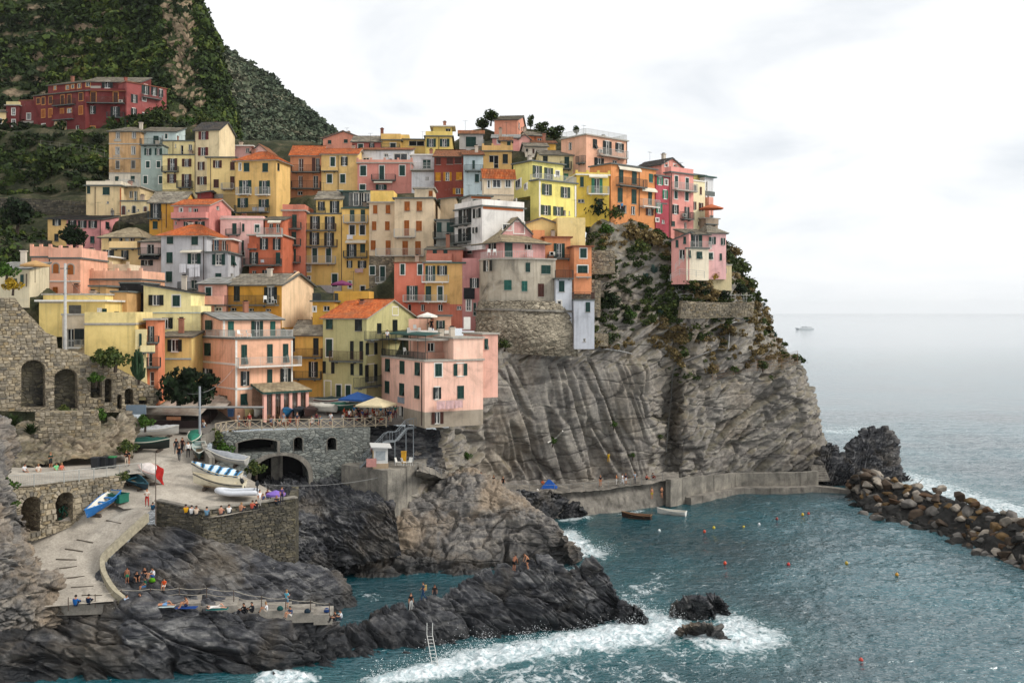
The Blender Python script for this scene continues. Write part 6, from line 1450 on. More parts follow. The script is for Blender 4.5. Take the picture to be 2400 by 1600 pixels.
def platform():
    pts = [Wz(*q) for q in [(-60,1442,5.25),(60,1440,5.2),(160,1432,5.1),(250,1424,5.1),(335,1420,5.0),(380,1424,4.85),(460,1430,4.6),(556,1424,4.4),(620,1446,4.0),(680,1452,3.7),(735,1462,3.3),(778,1462,3.1)]]
    root = tag(empty('bathing_platform',pts[4] - (0,0,2)),'pale concrete bathing platform stepping down over the dark rocks','platform'); base = np.array(root.location)
    st = [(120,352,5.05),(352,470,4.8),(470,556,4.52),(556,620,4.22),(620,680,3.95),(680,735,3.7),(735,778,3.45)]
    for a,b_,z in st:
        Yf = lambda p: 83.7 + (p - 130) * .0042
        A = W(a,HY,Yf(a)); B = W(b_,HY,Yf(b_)); dp = 4.2 if a < 352 else 2.5; C = W(b_ + (4 if b_ > 352 else 0),HY,Yf(b_) + dp); D = W(a,HY,Yf(a) + dp)
        poly_prism('step',[tuple(q[:2] - base[:2]) for q in (A,B,C,D)],z - .9 - base[2],z - base[2],M_STEP,root)
platform()
wsheet('cliff_walkway',[
  [(985,1090,11.1),(1040,1102,9.0),(1100,1116,6.6),(1180,1126,4.4),(1290,1128,3.6),(1400,1124,3.5),(1480,1116,3.6),(1560,1106,4.0),(1590,1104,3.8)],
  [(975,1104,11.1),(1035,1118,9.0),(1095,1134,6.6),(1180,1150,4.4),(1300,1153,3.6),(1400,1147,3.5),(1478,1138,3.6),(1556,1124,4.0),(1592,1120,3.8)],
  [(975,1106,11.0),(1035,1121,8.8),(1095,1138,6.2),(1180,1154,4.0),(1300,1157,3.2),(1400,1151,3.1),(1478,1142,3.2),(1558,1128,3.6),(1594,1125,3.4)],
  [(970,1150,6),(1030,1165,4),(1090,1180,2.5),(1180,1192,1.6),(1302,1189,1.4),(1402,1180,1.4),(1480,1172,1.4),(1560,1162,1.4),(1596,1155,1.3)],
  [(960,1200,1.0),(1030,1215,.6),(1090,1222,.2),(1180,1228,-.6),(1306,1224,-.6),(1405,1214,-.6),(1484,1205,-.6),(1563,1194,-.6),(1598,1186,-.6)]],260,60,M_WALK,.25)
def swall():
    P = [Wz(*q) for q in [(1566,1123,4.3),(1610,1118,3.9),(1660,1114,3.6),(1725,1108,3.2),(1800,1107,3.2),(1870,1106,3.2),(1915,1103,3.3)]]
    s = strip('harbour_sea_wall',smooth_path(P,26),.9,4.2,M_CONC); tag(s,'long pale concrete sea wall curving to the point','wall')
    Q = [np.array((p[0] - .3,p[1] - 1.3,1.0)) for p in P[1:]] + [Wz(1990,1146,.5)]
    s = strip('sea_wall_ledge',smooth_path(Q,26),1.9,2.2,M_WALK); tag(s,'wet brown ledge along the foot of the sea wall','ledge')
    root = tag(empty('point_steps',Wz(1912,1128,1.2)),'dark concrete steps at the end of the sea wall','steps')
    for i in range(7):
        b = MB(); b.box(0,2.6,0,.5 * (7 - i),0,.32); b.build('step',M_WALK,root,(0,.5 * i,.32 * i),R_(8))
swall()
railing_line('walkway_railing','thin grey handrail along the cliff walkway',[Wz(975,1103,11.15),Wz(1035,1118,9.05),Wz(1095,1134,6.65),Wz(1180,1150,4.45),Wz(1300,1153,3.65),Wz(1400,1147,3.55),Wz(1478,1138,3.65),Wz(1553,1124,4.05)],1.05,2.2,plain('grey_steel','#8b8a86'),False,rails=(1.0,))
def bastion():
    top = [(300,1010,151),(316,1010,147.2),(350,1008,145),(440,1004,143),(580,1000,142),(760,1004,141.8),(905,1010,142.2),(1130,1015,143.6),(1300,1010,145.5),(1345,1010,149)]
    mid = [(292,1085,150.6),(306,1085,146.6),(345,1085,144.4),(435,1085,142.4),(580,1088,141.4),(760,1092,141.2),(905,1096,141.6),(1130,1102,142.6),(1310,1108,144.4),(1350,1108,148)]
    bot = [(280,1300,150),(300,1300,145.4),(350,1310,143.2),(450,1330,141.6),(580,1340,140.6),(760,1350,140.6),(905,1370,141),(1130,1400,142),(1325,1420,143.6),(1360,1420,147)]
    low = [(285,1500,149),(305,1520,145),(350,1540,143.4),(450,1560,142),(580,1560,141.6),(760,1570,141.8),(905,1580,142.2),(1130,1590,143),(1330,1590,144.2),(1365,1590,147)]
    rows = [[(*Z('I',x,y),Y) for x,y,Y in r] for r in (top,mid,bot,low)]
    root = tag(empty('bastion',W(*Z('I',700,1500),142)),'old curved stone bastion under the grey rendered house','wall'); base = np.array(root.location)
    V = sheet(rows,200,90); V = rockify(V,.22,1.2,(('Y',5),),(1,1,1.5),.8,.8,None,91.,.1)
    o = sheet_obj('wall_face',V - base,M_BAST); o.parent = root
    s = strip('string_course',smooth_path([np.array(W(*q)) + (0,-.15,0) for q in rows[1]],40),.5,.3,M_CONC,root)
    for v in s.data.vertices: v.co -= Vector(base)
bastion()
def rubble_wall(name,label,reg,quad,Y,yaw,mat=M_MASON,thick=1.0,holes=(),stones=None,prom=0):
    A = W(Z(reg,*quad[0])[0],HY,Y); fc = Face((A[0],A[1],0),R_(yaw)); root = tag(empty(name,W(*Z(reg,*quad[0]),Y)),label,'wall'); base = np.array(root.location)
    out = [fc.hit(*Z(reg,*q)) for q in quad]
    hs = [arch_poly(fc.hit(*Z(reg,x0,ys))[0],fc.hit(*Z(reg,x1,ys))[0],fc.hit(*Z(reg,(x0 + x1) / 2,yb))[1],fc.hit(*Z(reg,(x0 + x1) / 2,yt))[1]) for x0,x1,ys,yt,yb in holes]
    holed_wall('wall_face',fc,out,hs,mat,base,root,1.3,M_DMASON,thick)
    if stones: lay_stones(fc,stone_courses(out,hs,random.Random(9),*stones),M_STONES if mat is M_MASON else M_DSTONES,M_STONE1,root,base,prom,.11)
    return fc
rubble_wall('garden_wall','square rubble wall of the ledge right of the orange house','I',[(1300,1180),(1600,1180),(1605,790),(1300,770)],149,4,stones=(.25,.4,.3,.7))
rubble_wall('garden_wall','rubble wall below the white pole beside the orange house','I',[(1510,730),(1755,720),(1750,480),(1510,480)],152,6,stones=(.25,.4,.3,.7))
rubble_wall('garden_wall','dry stone terrace wall under the railed garden of the point house','M',[(930,1130),(1080,1135),(1300,1125),(1585,1120),(1600,985),(1400,990),(1150,985),(950,975)],156.5,12,stones=(.25,.4,.3,.7))
rubble_wall('garden_wall','short pale wall patch below the grey white tower','M',[(160,1380),(290,1385),(290,1270),(160,1262)],149.5,5)
def arcade():
    A = W(Z('N',-160,0)[0],HY,107); fcw = math.atan2(118.5 - 107,W(Z('N',1500,0)[0],HY,118.5)[0] - A[0])
    rubble_wall('arcaded_ramp_wall','tall rubble stone ramp wall with blind arches descending to the square','N',
        [(-160,1420),(0,1420),(700,1440),(1180,1430),(1420,1380),(1490,1290),(1490,1245),(1250,1120),(1000,985),(780,900),(600,855),(530,845),(520,740),(420,700),(330,600),(200,470),(140,385),(-160,385)],107,math.degrees(fcw),M_MASON,2.0,
        ((195,415,1050,955,1390),(500,712,1130,1035,1405),(832,938,1160,1100,1300),(962,1026,1180,1122,1345),(1076,1118,1310,1270,1405),(1146,1224,1260,1215,1362),(1276,1354,1320,1285,1362)),(.28,.5,.35,.85),300)
arcade()
rubble_wall('terrace_retaining_wall','pale stone retaining wall above the promenade benches','P',[(420,240),(900,290),(1200,300),(1215,-40),(1180,-200),(430,-180)],105,12,M_MASON,1.0,(),(.28,.45,.35,.8),0)
rubble_wall('dark_garden_wall','dark dry stone wall below the terraced vineyard','F',[(-200,330),(580,300),(1130,290),(1140,120),(700,100),(200,70),(-200,60)],183,0,M_DMASON,1.0,(),(.3,.5,.4,.9),0)
rubble_wall('lower_garden_wall','dark mossy wall under the garden pergola','F',[(-200,720),(380,710),(600,680),(590,590),(300,585),(-200,590)],160,0,M_DMASON,1.0)
rubble_wall('lane_wall','dark overgrown lane wall beneath the arched cream house','B',[(420,1300),(780,1390),(790,1180),(420,1245)],171,0,M_DMASON,1.0)
def leafmat(name,cols,attr=True,rough=.75):
    t = NT(name); g = t.n('ShaderNodeNewGeometry'); rnd = g.outputs['Random Per Island']
    f = t.math('ADD',t.math('MULTIPLY',rnd,.35),t.math('MULTIPLY',t.attr('tone'),.65)) if attr else rnd
    col = t.ramp(f,[(i / (len(cols) - 1),lin(c)) for i,c in enumerate(cols)])
    return t.set(col,rough,None,.15)
M_SCRUB = leafmat('hillside_scrub_leaves',['#10180c','#1a2511','#243117','#30401b','#415020','#566023','#5f5732'])
M_SCRUBF = leafmat('hazed_mountain_leaves',['#2a372d','#374434','#475340','#57614c','#6b6b57','#7f7866'])  # paler, greyer greens paint the haze over the far foliage
M_LEAF = leafmat('dark_tree_leaves',['#0c140a','#13200f','#1c2c14','#29391a'])
M_LEAF2 = leafmat('olive_bush_leaves',['#1a2512','#2a3819','#3d4a21','#535a2b','#6a6433'])
M_LEAF3 = leafmat('fresh_green_leaves',['#1c300e','#2b4515','#3c561c','#526b2a'])
M_DRY = leafmat('dry_grass',['#453b26','#5d4e31','#74633e','#877650','#54452c'])
M_YEL = leafmat('yellow_shrub_leaves',['#4a4416','#7a6519','#a3831f','#5c5a1c'])
M_AGAVE = leafmat('agave_leaves',['#3d5550','#4f6a62','#637d73','#47604f'])
M_BARK = plain('bark','#3b3128',.9,.3)
def clump(n,size,rng,flat=1.0,lobes=7,sp=(.25,.62),rd=(.36,.60),full=False):
    "leaf quads over a lumpy ball of radius 1"
    c = rng.normal(size=(lobes,3)); c /= np.linalg.norm(c,axis=1)[:,None]; c *= rng.uniform(*sp,(lobes,1)); c[:,2] = c[:,2] * .85 if full else np.abs(c[:,2]) * .9 - .1
    r = rng.uniform(*rd,lobes); k = rng.integers(0,lobes,n)
    d = rng.normal(size=(n,3)); d /= np.linalg.norm(d,axis=1)[:,None]
    p = c[k] + d * (r[k] * rng.uniform(.72,1.05,n))[:,None]; p[:,2] *= flat
    nn = d + .7 * rng.normal(size=(n,3)); nn /= np.linalg.norm(nn,axis=1)[:,None]
    a = np.cross(nn,rng.normal(size=(n,3))); a /= np.linalg.norm(a,axis=1)[:,None]; b = np.cross(nn,a)
    s = size * rng.uniform(.6,1.4,(n,1)); a *= s; b *= s * rng.uniform(.5,.9,(n,1))
    return np.stack([p - a * .2 - b,p + a - b * .1,p + a * .1 + b,p - a + b * .2],1)      # n,4,3
def scatter(name,pts,rad,tone,mat,variants,kind='stuff',flat=None,parent=None):
    "many clumps joined into one mesh: the wood that nobody could count"
    V = []; T = []
    for i,(p,r,t) in enumerate(zip(pts,rad,tone)):
        q = variants[i % len(variants)]; a = i * 2.4; c,s = math.cos(a),math.sin(a); M = np.array(((c,-s,0),(s,c,0),(0,0,1))) * r
        V.append(q @ M.T + p); T.append(np.full(len(q) * 4,t))
    V = np.concatenate(V).reshape(-1,3); T = np.concatenate(T); n = len(V) // 4
    m = np_mesh(name,V,np.arange(n * 4).reshape(n,4),[mat]); a = m.attributes.new('tone','FLOAT','POINT'); a.data.foreach_set('value',T.astype(np.float32))
    o = mobj(name,m,parent)
    if kind: o['kind'] = kind
    return o
def sheet_pts(V,n,rng,ok):
    q = V.reshape(-1,3); sx = CX + q[:,0] / q[:,1] * F; sy = HY - (q[:,2] - CZ) / q[:,1] * F
    w = ok(sx,sy,q); w = np.clip(w,0,None); k = rng.choice(len(q),n,p=w / w.sum()); return q[k] + rng.normal(size=(n,3)) * (.5,.5,.1)
rg = np.random.default_rng(3)
VAR_S = [clump(68,.22,rg,.85) for _ in range(7)]; VAR_F = [clump(34,.30,rg,.8) for _ in range(6)]; VAR_D = [clump(560,.12,rg,.95,20,(.42,.82),(.20,.40)) for _ in range(5)]; VAR_T = [clump(900,.11,rg,.95,26,(.35,.78),(.22,.42),True) for _ in range(5)]
def tones(pts,sc,rng,lo=0.,hi=1.): return np.clip(.45 + .6 * fbm(np.asarray(pts) / sc,3) + rng.normal(size=len(pts)) * .16,lo,hi)
def hill_green():
    ok = lambda sx,sy,q: np.where((sx > -60) & (sx < 545) & (sy > -60) & (sy < 430),1.0,0) * np.where((np.abs(sx - 430 - (sy - 150) * .12) < 38) & (sy < 310) & (sy > -20),.03,1) * np.where((sx < 330) & (sy > 185) & (sy < 310) & (sx > 20),.3,1) * np.clip((q[:,1] / 250) ** 2,.5,3)
    p = sheet_pts(HILL,3300,rg,ok); r = rg.uniform(1.5,3.6,len(p)) * np.clip(p[:,1] / 270,.7,1.3)
    t = tones(p,28,rg); scatter('hillside_scrub',p - (0,0,.4),r,t,M_SCRUB,VAR_S)
    ok = lambda sx,sy,q: np.where((sx > 300) & (sx < 800) & (sy > -100) & (sy < 400),1.0,0)
    p = sheet_pts(MOUNT,4600,rg,ok); r = rg.uniform(2.2,5.0,len(p)); scatter('hazed_mountain_scrub',p - (0,0,.6),r,tones(p,70,rg),M_SCRUBF,VAR_F)
    ok = lambda sx,sy,q: np.where((sx > -60) & (sx < 248) & (sy > 315) & (sy < 455),1.0,0) + np.where((sx > -60) & (sx < 105) & (sy > 500) & (sy < 660),.7,0) + np.where((sx > 380) & (sx < 560) & (sy > 230) & (sy < 300),.6,0)
    p = sheet_pts(TOWN,620,rg,ok); scatter('terraced_garden_scrub',p,rg.uniform(.8,2.0,len(p)),tones(p,12,rg,0,.7),M_SCRUB,VAR_S)
hill_green()
def head_green():
    ok = lambda sx,sy,q: np.where((sx > 1375) & (sx < 1900) & (sy > 500) & (sy < 900) & (q[:,1] < 186),1.0,0) * np.clip(.35 + 1.4 * (fbm(q / 7.0,3) + .22),0,2) * np.where(sy > 845,.25,1) * np.where((sx < 1560) & (sy > 815),0,1)
    p = sheet_pts(HEAD,1250,rg,ok); tn = fbm(p / 9.0,3); dry = tn > .12
    scatter('headland_scrub',p[~dry],rg.uniform(.4,1.25,(~dry).sum()),tones(p[~dry],9,rg),M_LEAF2,VAR_S)
    scatter('dry_scrub',p[dry],rg.uniform(.4,1.1,dry.sum()),rg.uniform(0,1,dry.sum()),M_DRY,VAR_S)
head_green()
def bush(name,label,px,py,Y,r,mat=M_LEAF2,cat='bush',group=None,flat=.9,var=None,stem=0.0,tone=.5,V=None,rz=1.0):
    c = np.array(onto(V,px,py)) if V is not None else W(px,py,Y); root = tag(empty(name,c - (0,0,stem)),label,cat,group)
    q = (var or (VAR_T if cat == 'tree' else VAR_D))[int(px) % 5] * np.array((r,r,r * rz)) + (0,0,stem + r * rz * (.75 if cat == 'tree' else .35)); n = len(q)
    m = np_mesh('foliage',q.reshape(-1,3),np.arange(n * 4).reshape(n,4),[mat]); a = m.attributes.new('tone','FLOAT','POINT'); a.data.foreach_set('value',np.repeat(np.clip(tone + rg.normal(size=n) * .2,0,1),4).astype(np.float32)); mobj('crown' if cat == 'tree' else 'foliage',m,root)
    b = MB(); h = stem + r * rz * .6; b.tube([(0,0,-.6),(.06 * r,0,h * .5),(0,.05 * r,h)],[.09 * r + .03,.07 * r + .02,.02],6)
    for k in range(5):
        a = k * 1.26 + px; b.tube([(0,0,h * .55),(math.cos(a) * r * .3,math.sin(a) * r * .3,h * .8),(math.cos(a) * r * .6,math.sin(a) * r * .6,h)],[.05 * r,.035 * r,.012 * r],5)
    b.build('trunk' if cat == 'tree' else 'stem',M_BARK,root); return root
T = lambda *a,**k: bush('tree',*a,cat='tree',**k)
T('round dark green tree at the head of the ramp beside the peach corner house',418,940,118,2.9,M_LEAF,stem=.2,tone=.3)
bush('tree','second dark crown leaning over the kiosk roof beside the corner house',468,942,119,2.5,M_LEAF,'tree',stem=.2,tone=.35)
T('umbrella shaped tree in front of the red apartment house',362,300,222,4.2,M_LEAF2,stem=2.6,tone=.2,rz=.75)
for px,py,r,rz,tone,lab in [(1150,285,2.4,.7,.3,'spreading tree left of the salmon tower on the skyline'),(1130,302,2.2,.7,.3,'low bushy tree behind the lemon tower house'),(1243,296,.9,2.0,.3,'slim cypress right of the salmon tower'),(1268,308,1.9,.8,.4,'small bushy tree beside the cypress on the skyline'),(1298,324,2.6,.75,.3,'broad tree between the orange house and the peach house'),(1350,314,1.0,1.2,.4,'thin shrub tree behind the peach house roof')]:
    T(lab,px,py,214,r,M_SCRUB,stem=.4,tone=tone,rz=rz,group='trees on the skyline')
T('bushy citrus tree in front of the pink row house',172,575,160,2.6,M_LEAF,stem=.8,tone=.4,group='garden trees')
T('dark garden tree below the vineyard wall',115,420,203,4.6,M_LEAF2,stem=1.2,tone=.15,group='garden trees')
T('dark green tree in the pergola garden',40,530,168,3.2,M_LEAF,stem=.8,tone=.3,group='garden trees')
def plants():
    for i,(px,py,r,m,lab) in enumerate([(1395,505,3.2,M_LEAF,'large dark shrub at the cliff edge below the acid yellow house'),(1440,512,2.4,M_LEAF2,'rounded shrub on the wall under the orange cliff house'),(1425,545,1.6,M_LEAF3,'vine on the black netting below the acid yellow house'),
        (1490,560,2.4,M_DRY,'tawny grass slope shrub below the crimson house'),(1530,575,2.6,M_DRY,'long dry grass tuft left of the point house'),(1505,590,2.0,M_LEAF2,'olive shrub amid the dry grass below the crimson house'),(1545,560,1.7,M_LEAF2,'green shrub under the pink cliff house'),
        (1600,680,1.9,M_LEAF,'dark clipped shrub left on the railed garden ledge'),(1645,690,2.2,M_LEAF,'dark clipped shrub in the middle of the railed ledge'),(1690,700,2.0,M_LEAF,'dark clipped shrub right on the railed ledge'),(1735,690,1.8,M_LEAF,'dark shrub behind the white table on the ledge'),
        (1670,655,1.9,M_YEL,'yellow flowering shrub in front of the point house'),(1692,672,1.7,M_YEL,'yellow shrub hanging below the point house terrace'),(1675,612,1.3,M_YEL,'small yellowish shrub against the white bay'),(1745,640,2.4,M_LEAF2,'tall green shrub right of the point house'),(1725,600,1.8,M_DRY,'reed tuft bending in the wind right of the point house'),(1755,680,2.4,M_LEAF2,'leafy shrub on the outer edge of the headland'),
        (1435,715,2.0,M_LEAF,'dark tree shrub on the ledge below the orange house'),(1480,745,1.4,M_LEAF3,'bright green plant by the little garden'),(1560,740,1.8,M_LEAF2,'shrub above the dry stone terrace wall'),(1590,800,1.5,M_DRY,'rusty shrub on the middle ledge'),(1640,795,1.5,M_LEAF2,'green tuft under the terrace wall'),(1665,870,1.8,M_DRY,'straw coloured bush above the rock netting'),
        (1710,775,1.3,M_DRY,'brown brush beside the drain pipe'),(1790,860,1.5,M_LEAF2,'green tuft in the rock netting'),(1800,760,1.5,M_DRY,'brown scrub on the point slope'),(1840,840,1.3,M_LEAF2,'small scrub at the cliff corner'),(1185,815,1.3,M_LEAF2,'weeds on top of the slab cliff under the bastion'),(1110,900,1.0,M_LEAF2,'weeds in the crack beside the pink harbour house'),
        (1295,1040,.9,M_LEAF3,'green tuft on the slab cliff'),(1095,1075,.9,M_LEAF3,'green tuft above the walkway start'),(1440,1000,.8,M_LEAF3,'small green tuft high on the slab cliff'),(1485,1070,.7,M_LEAF3,'small green tuft low on the slab cliff'),(1550,1030,.8,M_LEAF2,'dark tuft in the cliff crevice')]):
        V = HEAD; bush('shrub',lab,px,py,0,r,m,'shrub','shrubs on the headland',V=V,var=VAR_D,tone=.4 + .1 * (i % 3))
    for px,py,Y,r,m,lab in [(510,1040,117,1.6,M_LEAF2,'creeper bank below the curved parapet'),(525,1065,116,1.4,M_LEAF3,'bright creeper beside the bridge wall'),(545,1030,119,1.0,M_DRY,'dry weeds at the fence corner'),(600,1110,108,1.3,M_LEAF2,'weeds behind the outboard motors'),(300,1060,105,1.2,M_LEAF2,'weeds beside the green boat'),(288,1125,98,.8,M_LEAF2,'shrub at the end of the promenade wall'),
        (228,985,107.5,1.2,M_LEAF3,'creeper below the third wall arch'),(225,895,111.5,1.0,M_LEAF3,'creeper hanging from the third wall arch'),(155,980,108,1.3,M_LEAF2,'grass tuft at the foot of the big arches'),(20,1150,86,1.0,M_LEAF3,'green weeds at the end of the railing'),(25,1190,86,.8,M_LEAF3,'weeds beside the first boat arch'),
        (270,860,113,2.0,M_LEAF2,'hedge on top of the ramp wall below the yellow wall'),(240,850,113,1.4,M_LEAF2,'low end of the hedge on the ramp wall'),(15,650,108,1.5,M_LEAF3,'vine over the terrace at the left edge'),(30,680,107,1.2,M_YEL,'red tinged vine on the terrace railing'),(450,300,228,2.5,M_LEAF3,'garden bush behind the grey green house'),(480,290,228,2.2,M_LEAF2,'garden bush left of the cream gabled tower'),(340,1000,112,1.2,M_LEAF3,'bush by the beached boats')]:
        bush('shrub',lab,px,py,Y,r,m,'shrub','shrubs round the harbour',tone=.5)
plants()
def spiky(label,c,r,n,mat,h=1.0,name='agave',cat='plant',group='agaves on the cliff'):
    root = tag(empty(name,c),label,cat,group); b = MB(); rr = random.Random(int(c[0] * 9))
    for i in range(n):
        a = rr.uniform(0,6.28); e = rr.uniform(.3,1.4); L = r * rr.uniform(.7,1.1); d = np.array((math.cos(a) * math.cos(e),math.sin(a) * math.cos(e),math.sin(e) * h)); s = np.array((-math.sin(a),math.cos(a),0)) * .09 * r
        m = d * L * .55 + (0,0,.02); t = d * L - (0,0,.12 * L); b.add([-s * .6,s * .6,m + s,t,m - s],[(0,1,2,4),(4,2,3)])
    b.build('leaves',mat,root); return root
for px,py,r,lab in [(1535,640,1.8,'large blue agave in the middle of the cliff slope'),(1510,655,1.5,'blue agave left of the larger one'),(1560,632,1.2,'small agave below the outside stairs'),(1548,735,1.2,'agave above the dry stone wall'),(1750,755,1.1,'agave beside the curved drain pipe'),(1815,790,1.2,'agave on the outer point'),(1835,750,1.0,'agave on the skyline of the point'),(1795,720,1.0,'agave high on the point')]:
    spiky(lab,np.array(onto(HEAD,px,py)),r,40,M_AGAVE)
for px,py,Y,r,lab in [(10,1030,97,1.9,'large spiky agave at the left edge'),(30,1000,99,1.6,'spiky agave beside the big one at the left edge'),(72,1018,102,1.5,'spiky agave below the arcaded wall')]:
    spiky(lab,W(px,py,Y),r,70,M_LEAF2)
def cactus_tree():
    c = W(325,895,114); root = tag(empty('candelabra_cactus',c),'tall candelabra cactus in front of the narrow orange house','cactus'); b = MB(); r = random.Random(2)
    for i in range(26):
        a = r.uniform(0,6.28); d = r.uniform(.1,1.0); z0 = r.uniform(.6,1.6); h = r.uniform(2.0,4.0) * (1.1 - d * .35)
        x,y = math.cos(a) * d * .9,math.sin(a) * d * .9; b.tube([(x * .2,y * .2,z0 * .4),(x * .8,y * .8,z0),(x,y,h)],[.12,.15,.11],6)
    b.build('branches',plain('cactus_green','#1f3a1c',.8,.3),root); b = MB(); b.tube([(0,0,-.3),(.05,0,.9)],[.16,.13],7); b.build('trunk',M_BARK,root)
cactus_tree()
def boatmat(h): return plain('boat_paint_' + h,h,.45,.1,1.5)
def hull_mesh(L,B,D,mats,stern=.75,full=2.2,sheer=.25):
    "open hull, x forward, keel at z=0: outer skin, inner skin, gunwale"
    n = 14; m = 7; b = MB(); so = []; si = []
    for i in range(n + 1):
        t = i / n; bw = B / 2 * min(1,(1 - t ** full) + .02) * (stern + (1 - stern) * min(1,t * 3)); z1 = D * (1 + sheer * (2 * t - .8) ** 2 * (1 if t > .4 else .5)); z0 = D * .02 + D * .55 * max(0,t - .8) ** 1.3 * 3
        x = -L / 2 + L * t * (1 if t < 1 else 1)
        for sh,arr,dz in ((1,so,0),(.93,si,.06)):
            row = []
            for j in range(2 * m + 1):
                a = (j / m - 1); y = bw * sh * np.sign(a) * abs(a) ** .75; z = z0 + dz + (z1 - z0 - dz) * abs(a) ** 2.0; row.append((x + (.10 * L * max(0,t - .9) * 10 * (z / z1)) * .25,y,z))
            arr.append(row)
    k = 2 * m + 1
    for arr,flip,mi in ((so,False,0),(si,True,1)):
        vs = [p for r in arr for p in r]; fs = []
        for i in range(n):
            for j in range(2 * m):
                f = (i * k + j,i * k + j + 1,(i + 1) * k + j + 1,(i + 1) * k + j); fs.append(f[::-1] if flip else f)
        b.add(vs,fs,mi)
    b.add([so[0][j] for j in range(k)],[tuple(range(k))],0); b.add([(x + .01,y,z) for x,y,z in si[0]],[tuple(range(k))[::-1]],1)
    return b.mesh('hull',mats,True),so,si
def on_ground(root,Vs,p,yaw):
    "lay a thing on the slope below it"
    q = np.concatenate([v.reshape(-1,3) for v in Vs]); d = np.hypot(q[:,0] - p[0],q[:,1] - p[1]); k = d < 2.4
    if k.sum() < 6: return
    A = np.c_[q[k,:2],np.ones(k.sum())]; (a,b,c),*_ = np.linalg.lstsq(A,q[k,2],rcond=None); n = Vector((-a,-b,1)).normalized(); x = Vector((math.cos(yaw),math.sin(yaw),0)); x = (x - n * x.dot(n)).normalized(); y = n.cross(x)
    M = Matrix((x,y,n)).transposed(); root.rotation_euler = M.to_euler(); root.location = Vector((p[0],p[1],a * p[0] + b * p[1] + c)) + n * .3
def boat(label,px,py,z,L,B,D,yaw,hull,inner='#b8b4aa',rail='#c9c4b6',cover=None,motor=False,thwarts=2,roll=0,keel=True,stripe=None,name='rowing_boat',group='boats',pitch=0,loc=None,coverm=None):
    c = loc if loc is not None else Wz(px,py,z); root = tag(empty(name,c + (0,0,.28 if keel else 0)),label,'boat',group); root.rotation_euler = (R_(roll),R_(pitch),R_(yaw))
    if group == 'boats drawn up on the ramp' and loc is None: on_ground(root,(RAMP,BEND),c,R_(yaw))
    me,so,si = hull_mesh(L,B,D,[boatmat(hull),boatmat(inner)]); mobj('hull',me,root)
    b = MB(); 
    for s in (0,-1): b.tube([r[s] for r in so],.045 + .01 * D,5)
    b.tube([so[0][0],so[0][-1]],.05,5); b.build('gunwale',boatmat(rail),root)
    if stripe:
        b = MB()
        for s in (0,-1):
            pts = [(r[s][0],r[s][1] * .985,r[s][2] - .16 * D) for r in so]; b.tube([(x,y * .99 + (0.02 if y > 0 else -.02),zz) for x,y,zz in pts],.05,4)
        b.build('stripe',boatmat(stripe),root)
    if cover:
        n = len(so); vs = []; fs = []; m = 8
        for i,r in enumerate(so):
            a,e = np.array(r[0]),np.array(r[-1]); t = i / (n - 1); hump = D * (.18 + .3 * math.sin(math.pi * min(1,t * 1.05)) + .05 * math.sin(i * 2.1))
            for j in range(m + 1):
                q = a + (e - a) * j / m; s_ = j / m; vs.append((q[0],q[1] * 1.06,q[2] + .02 - (.16 if j in (0,m) else 0) + hump * math.sin(math.pi * s_) * (.85 + .15 * math.cos(i * 1.3 + j))))
        for i in range(n - 1):
            for j in range(m): fs.append((i * (m + 1) + j,(i + 1) * (m + 1) + j,(i + 1) * (m + 1) + j + 1,i * (m + 1) + j + 1))
        b = MB(); b.add(vs,fs); b.build('cover',coverm or plain('boat_cover_' + cover,cover,.85,.15),root,smooth=True)
    else:
        for k in range(thwarts):
            i = 3 + int(k * 6 / max(1,thwarts - 1)) if thwarts > 1 else 5; w = abs(si[i][0][1]); b = MB(); b.box(-.13,.13,-w,w,D * .62,D * .62 + .05); b.build('thwart',boatmat(rail),root,(si[i][0][0],0,0))
        b = MB(); b.box(-L * .38,L * .28,-B * .27,B * .27,D * .17,D * .2); b.build('floor_boards',plain('floor_board_timber','#7d6a50'),root)
    if motor:
        b = MB(); b.lathe([(.02,0),(.17,.02),(.2,.2),(.19,.42),(.12,.52),(.02,.54)],10,(0,0,D * .95)); b.box(-.06,.1,-.06,.06,D * .1,D * .95); b.lathe([(.02,-.02),(.2,0),(.02,.02)],8,(0,0,D * .12)); b.box(.06,.26,-.1,.1,D * .75,D * .9)
        o = b.build('outboard_motor',plain('motor_cowl','#1b1f24',.35),root,(-L / 2 - .22,0,.12)); o.rotation_euler = (0,R_(28),0)
    if keel:
        for s in (-.25,.25):
            b = MB(); b.box(-.12,.12,-B * .34,B * .34,-.28,.02); b.build('chock',plain('chock_timber','#4a4038'),root,(L * s,0,0))
    return root
GB = 'boats drawn up on the ramp'
def stripes():
    t = NT('blue_striped_tarpaulin'); v = t.mapping(t.objco(),(0.4,3.2,.4)); w = t.n('ShaderNodeTexWave'); w.inputs['Scale'].default_value = .8; w.inputs['Distortion'].default_value = 1.2; t.l(v,w.inputs['Vector'])
    return t.set(t.ramp(w.outputs[0],[(.45,lin('#c9d6dd')),(.55,lin('#3f86b5')),(.8,lin('#3f86b5')),(.9,lin('#123046'))]),.8)
boat('cream open motorboat with black outboard between striped boat and dinghy',512,1143,11.8,5.4,2.1,.95,176,'#d8d0b8','#c9c0a8','#b5aa90',motor=True,group=GB,stripe='#3a3a3a',name='motorboat')
boat('white boat under a blue striped tarpaulin on the boat terrace',505,1120,12.4,5.4,2.1,.95,172,'#d5d0c2','#c9c3b2','#b5aa90',motor=True,cover='#7fb0cf',coverm=stripes(),group=GB,stripe='#3a3a3a',name='motorboat')
boat('long boat under a grey tarpaulin behind the striped one',530,1092,12.9,4.9,1.8,.8,168,'#c2c0ba',cover='#8c8f93',group=GB,name='covered_boat')
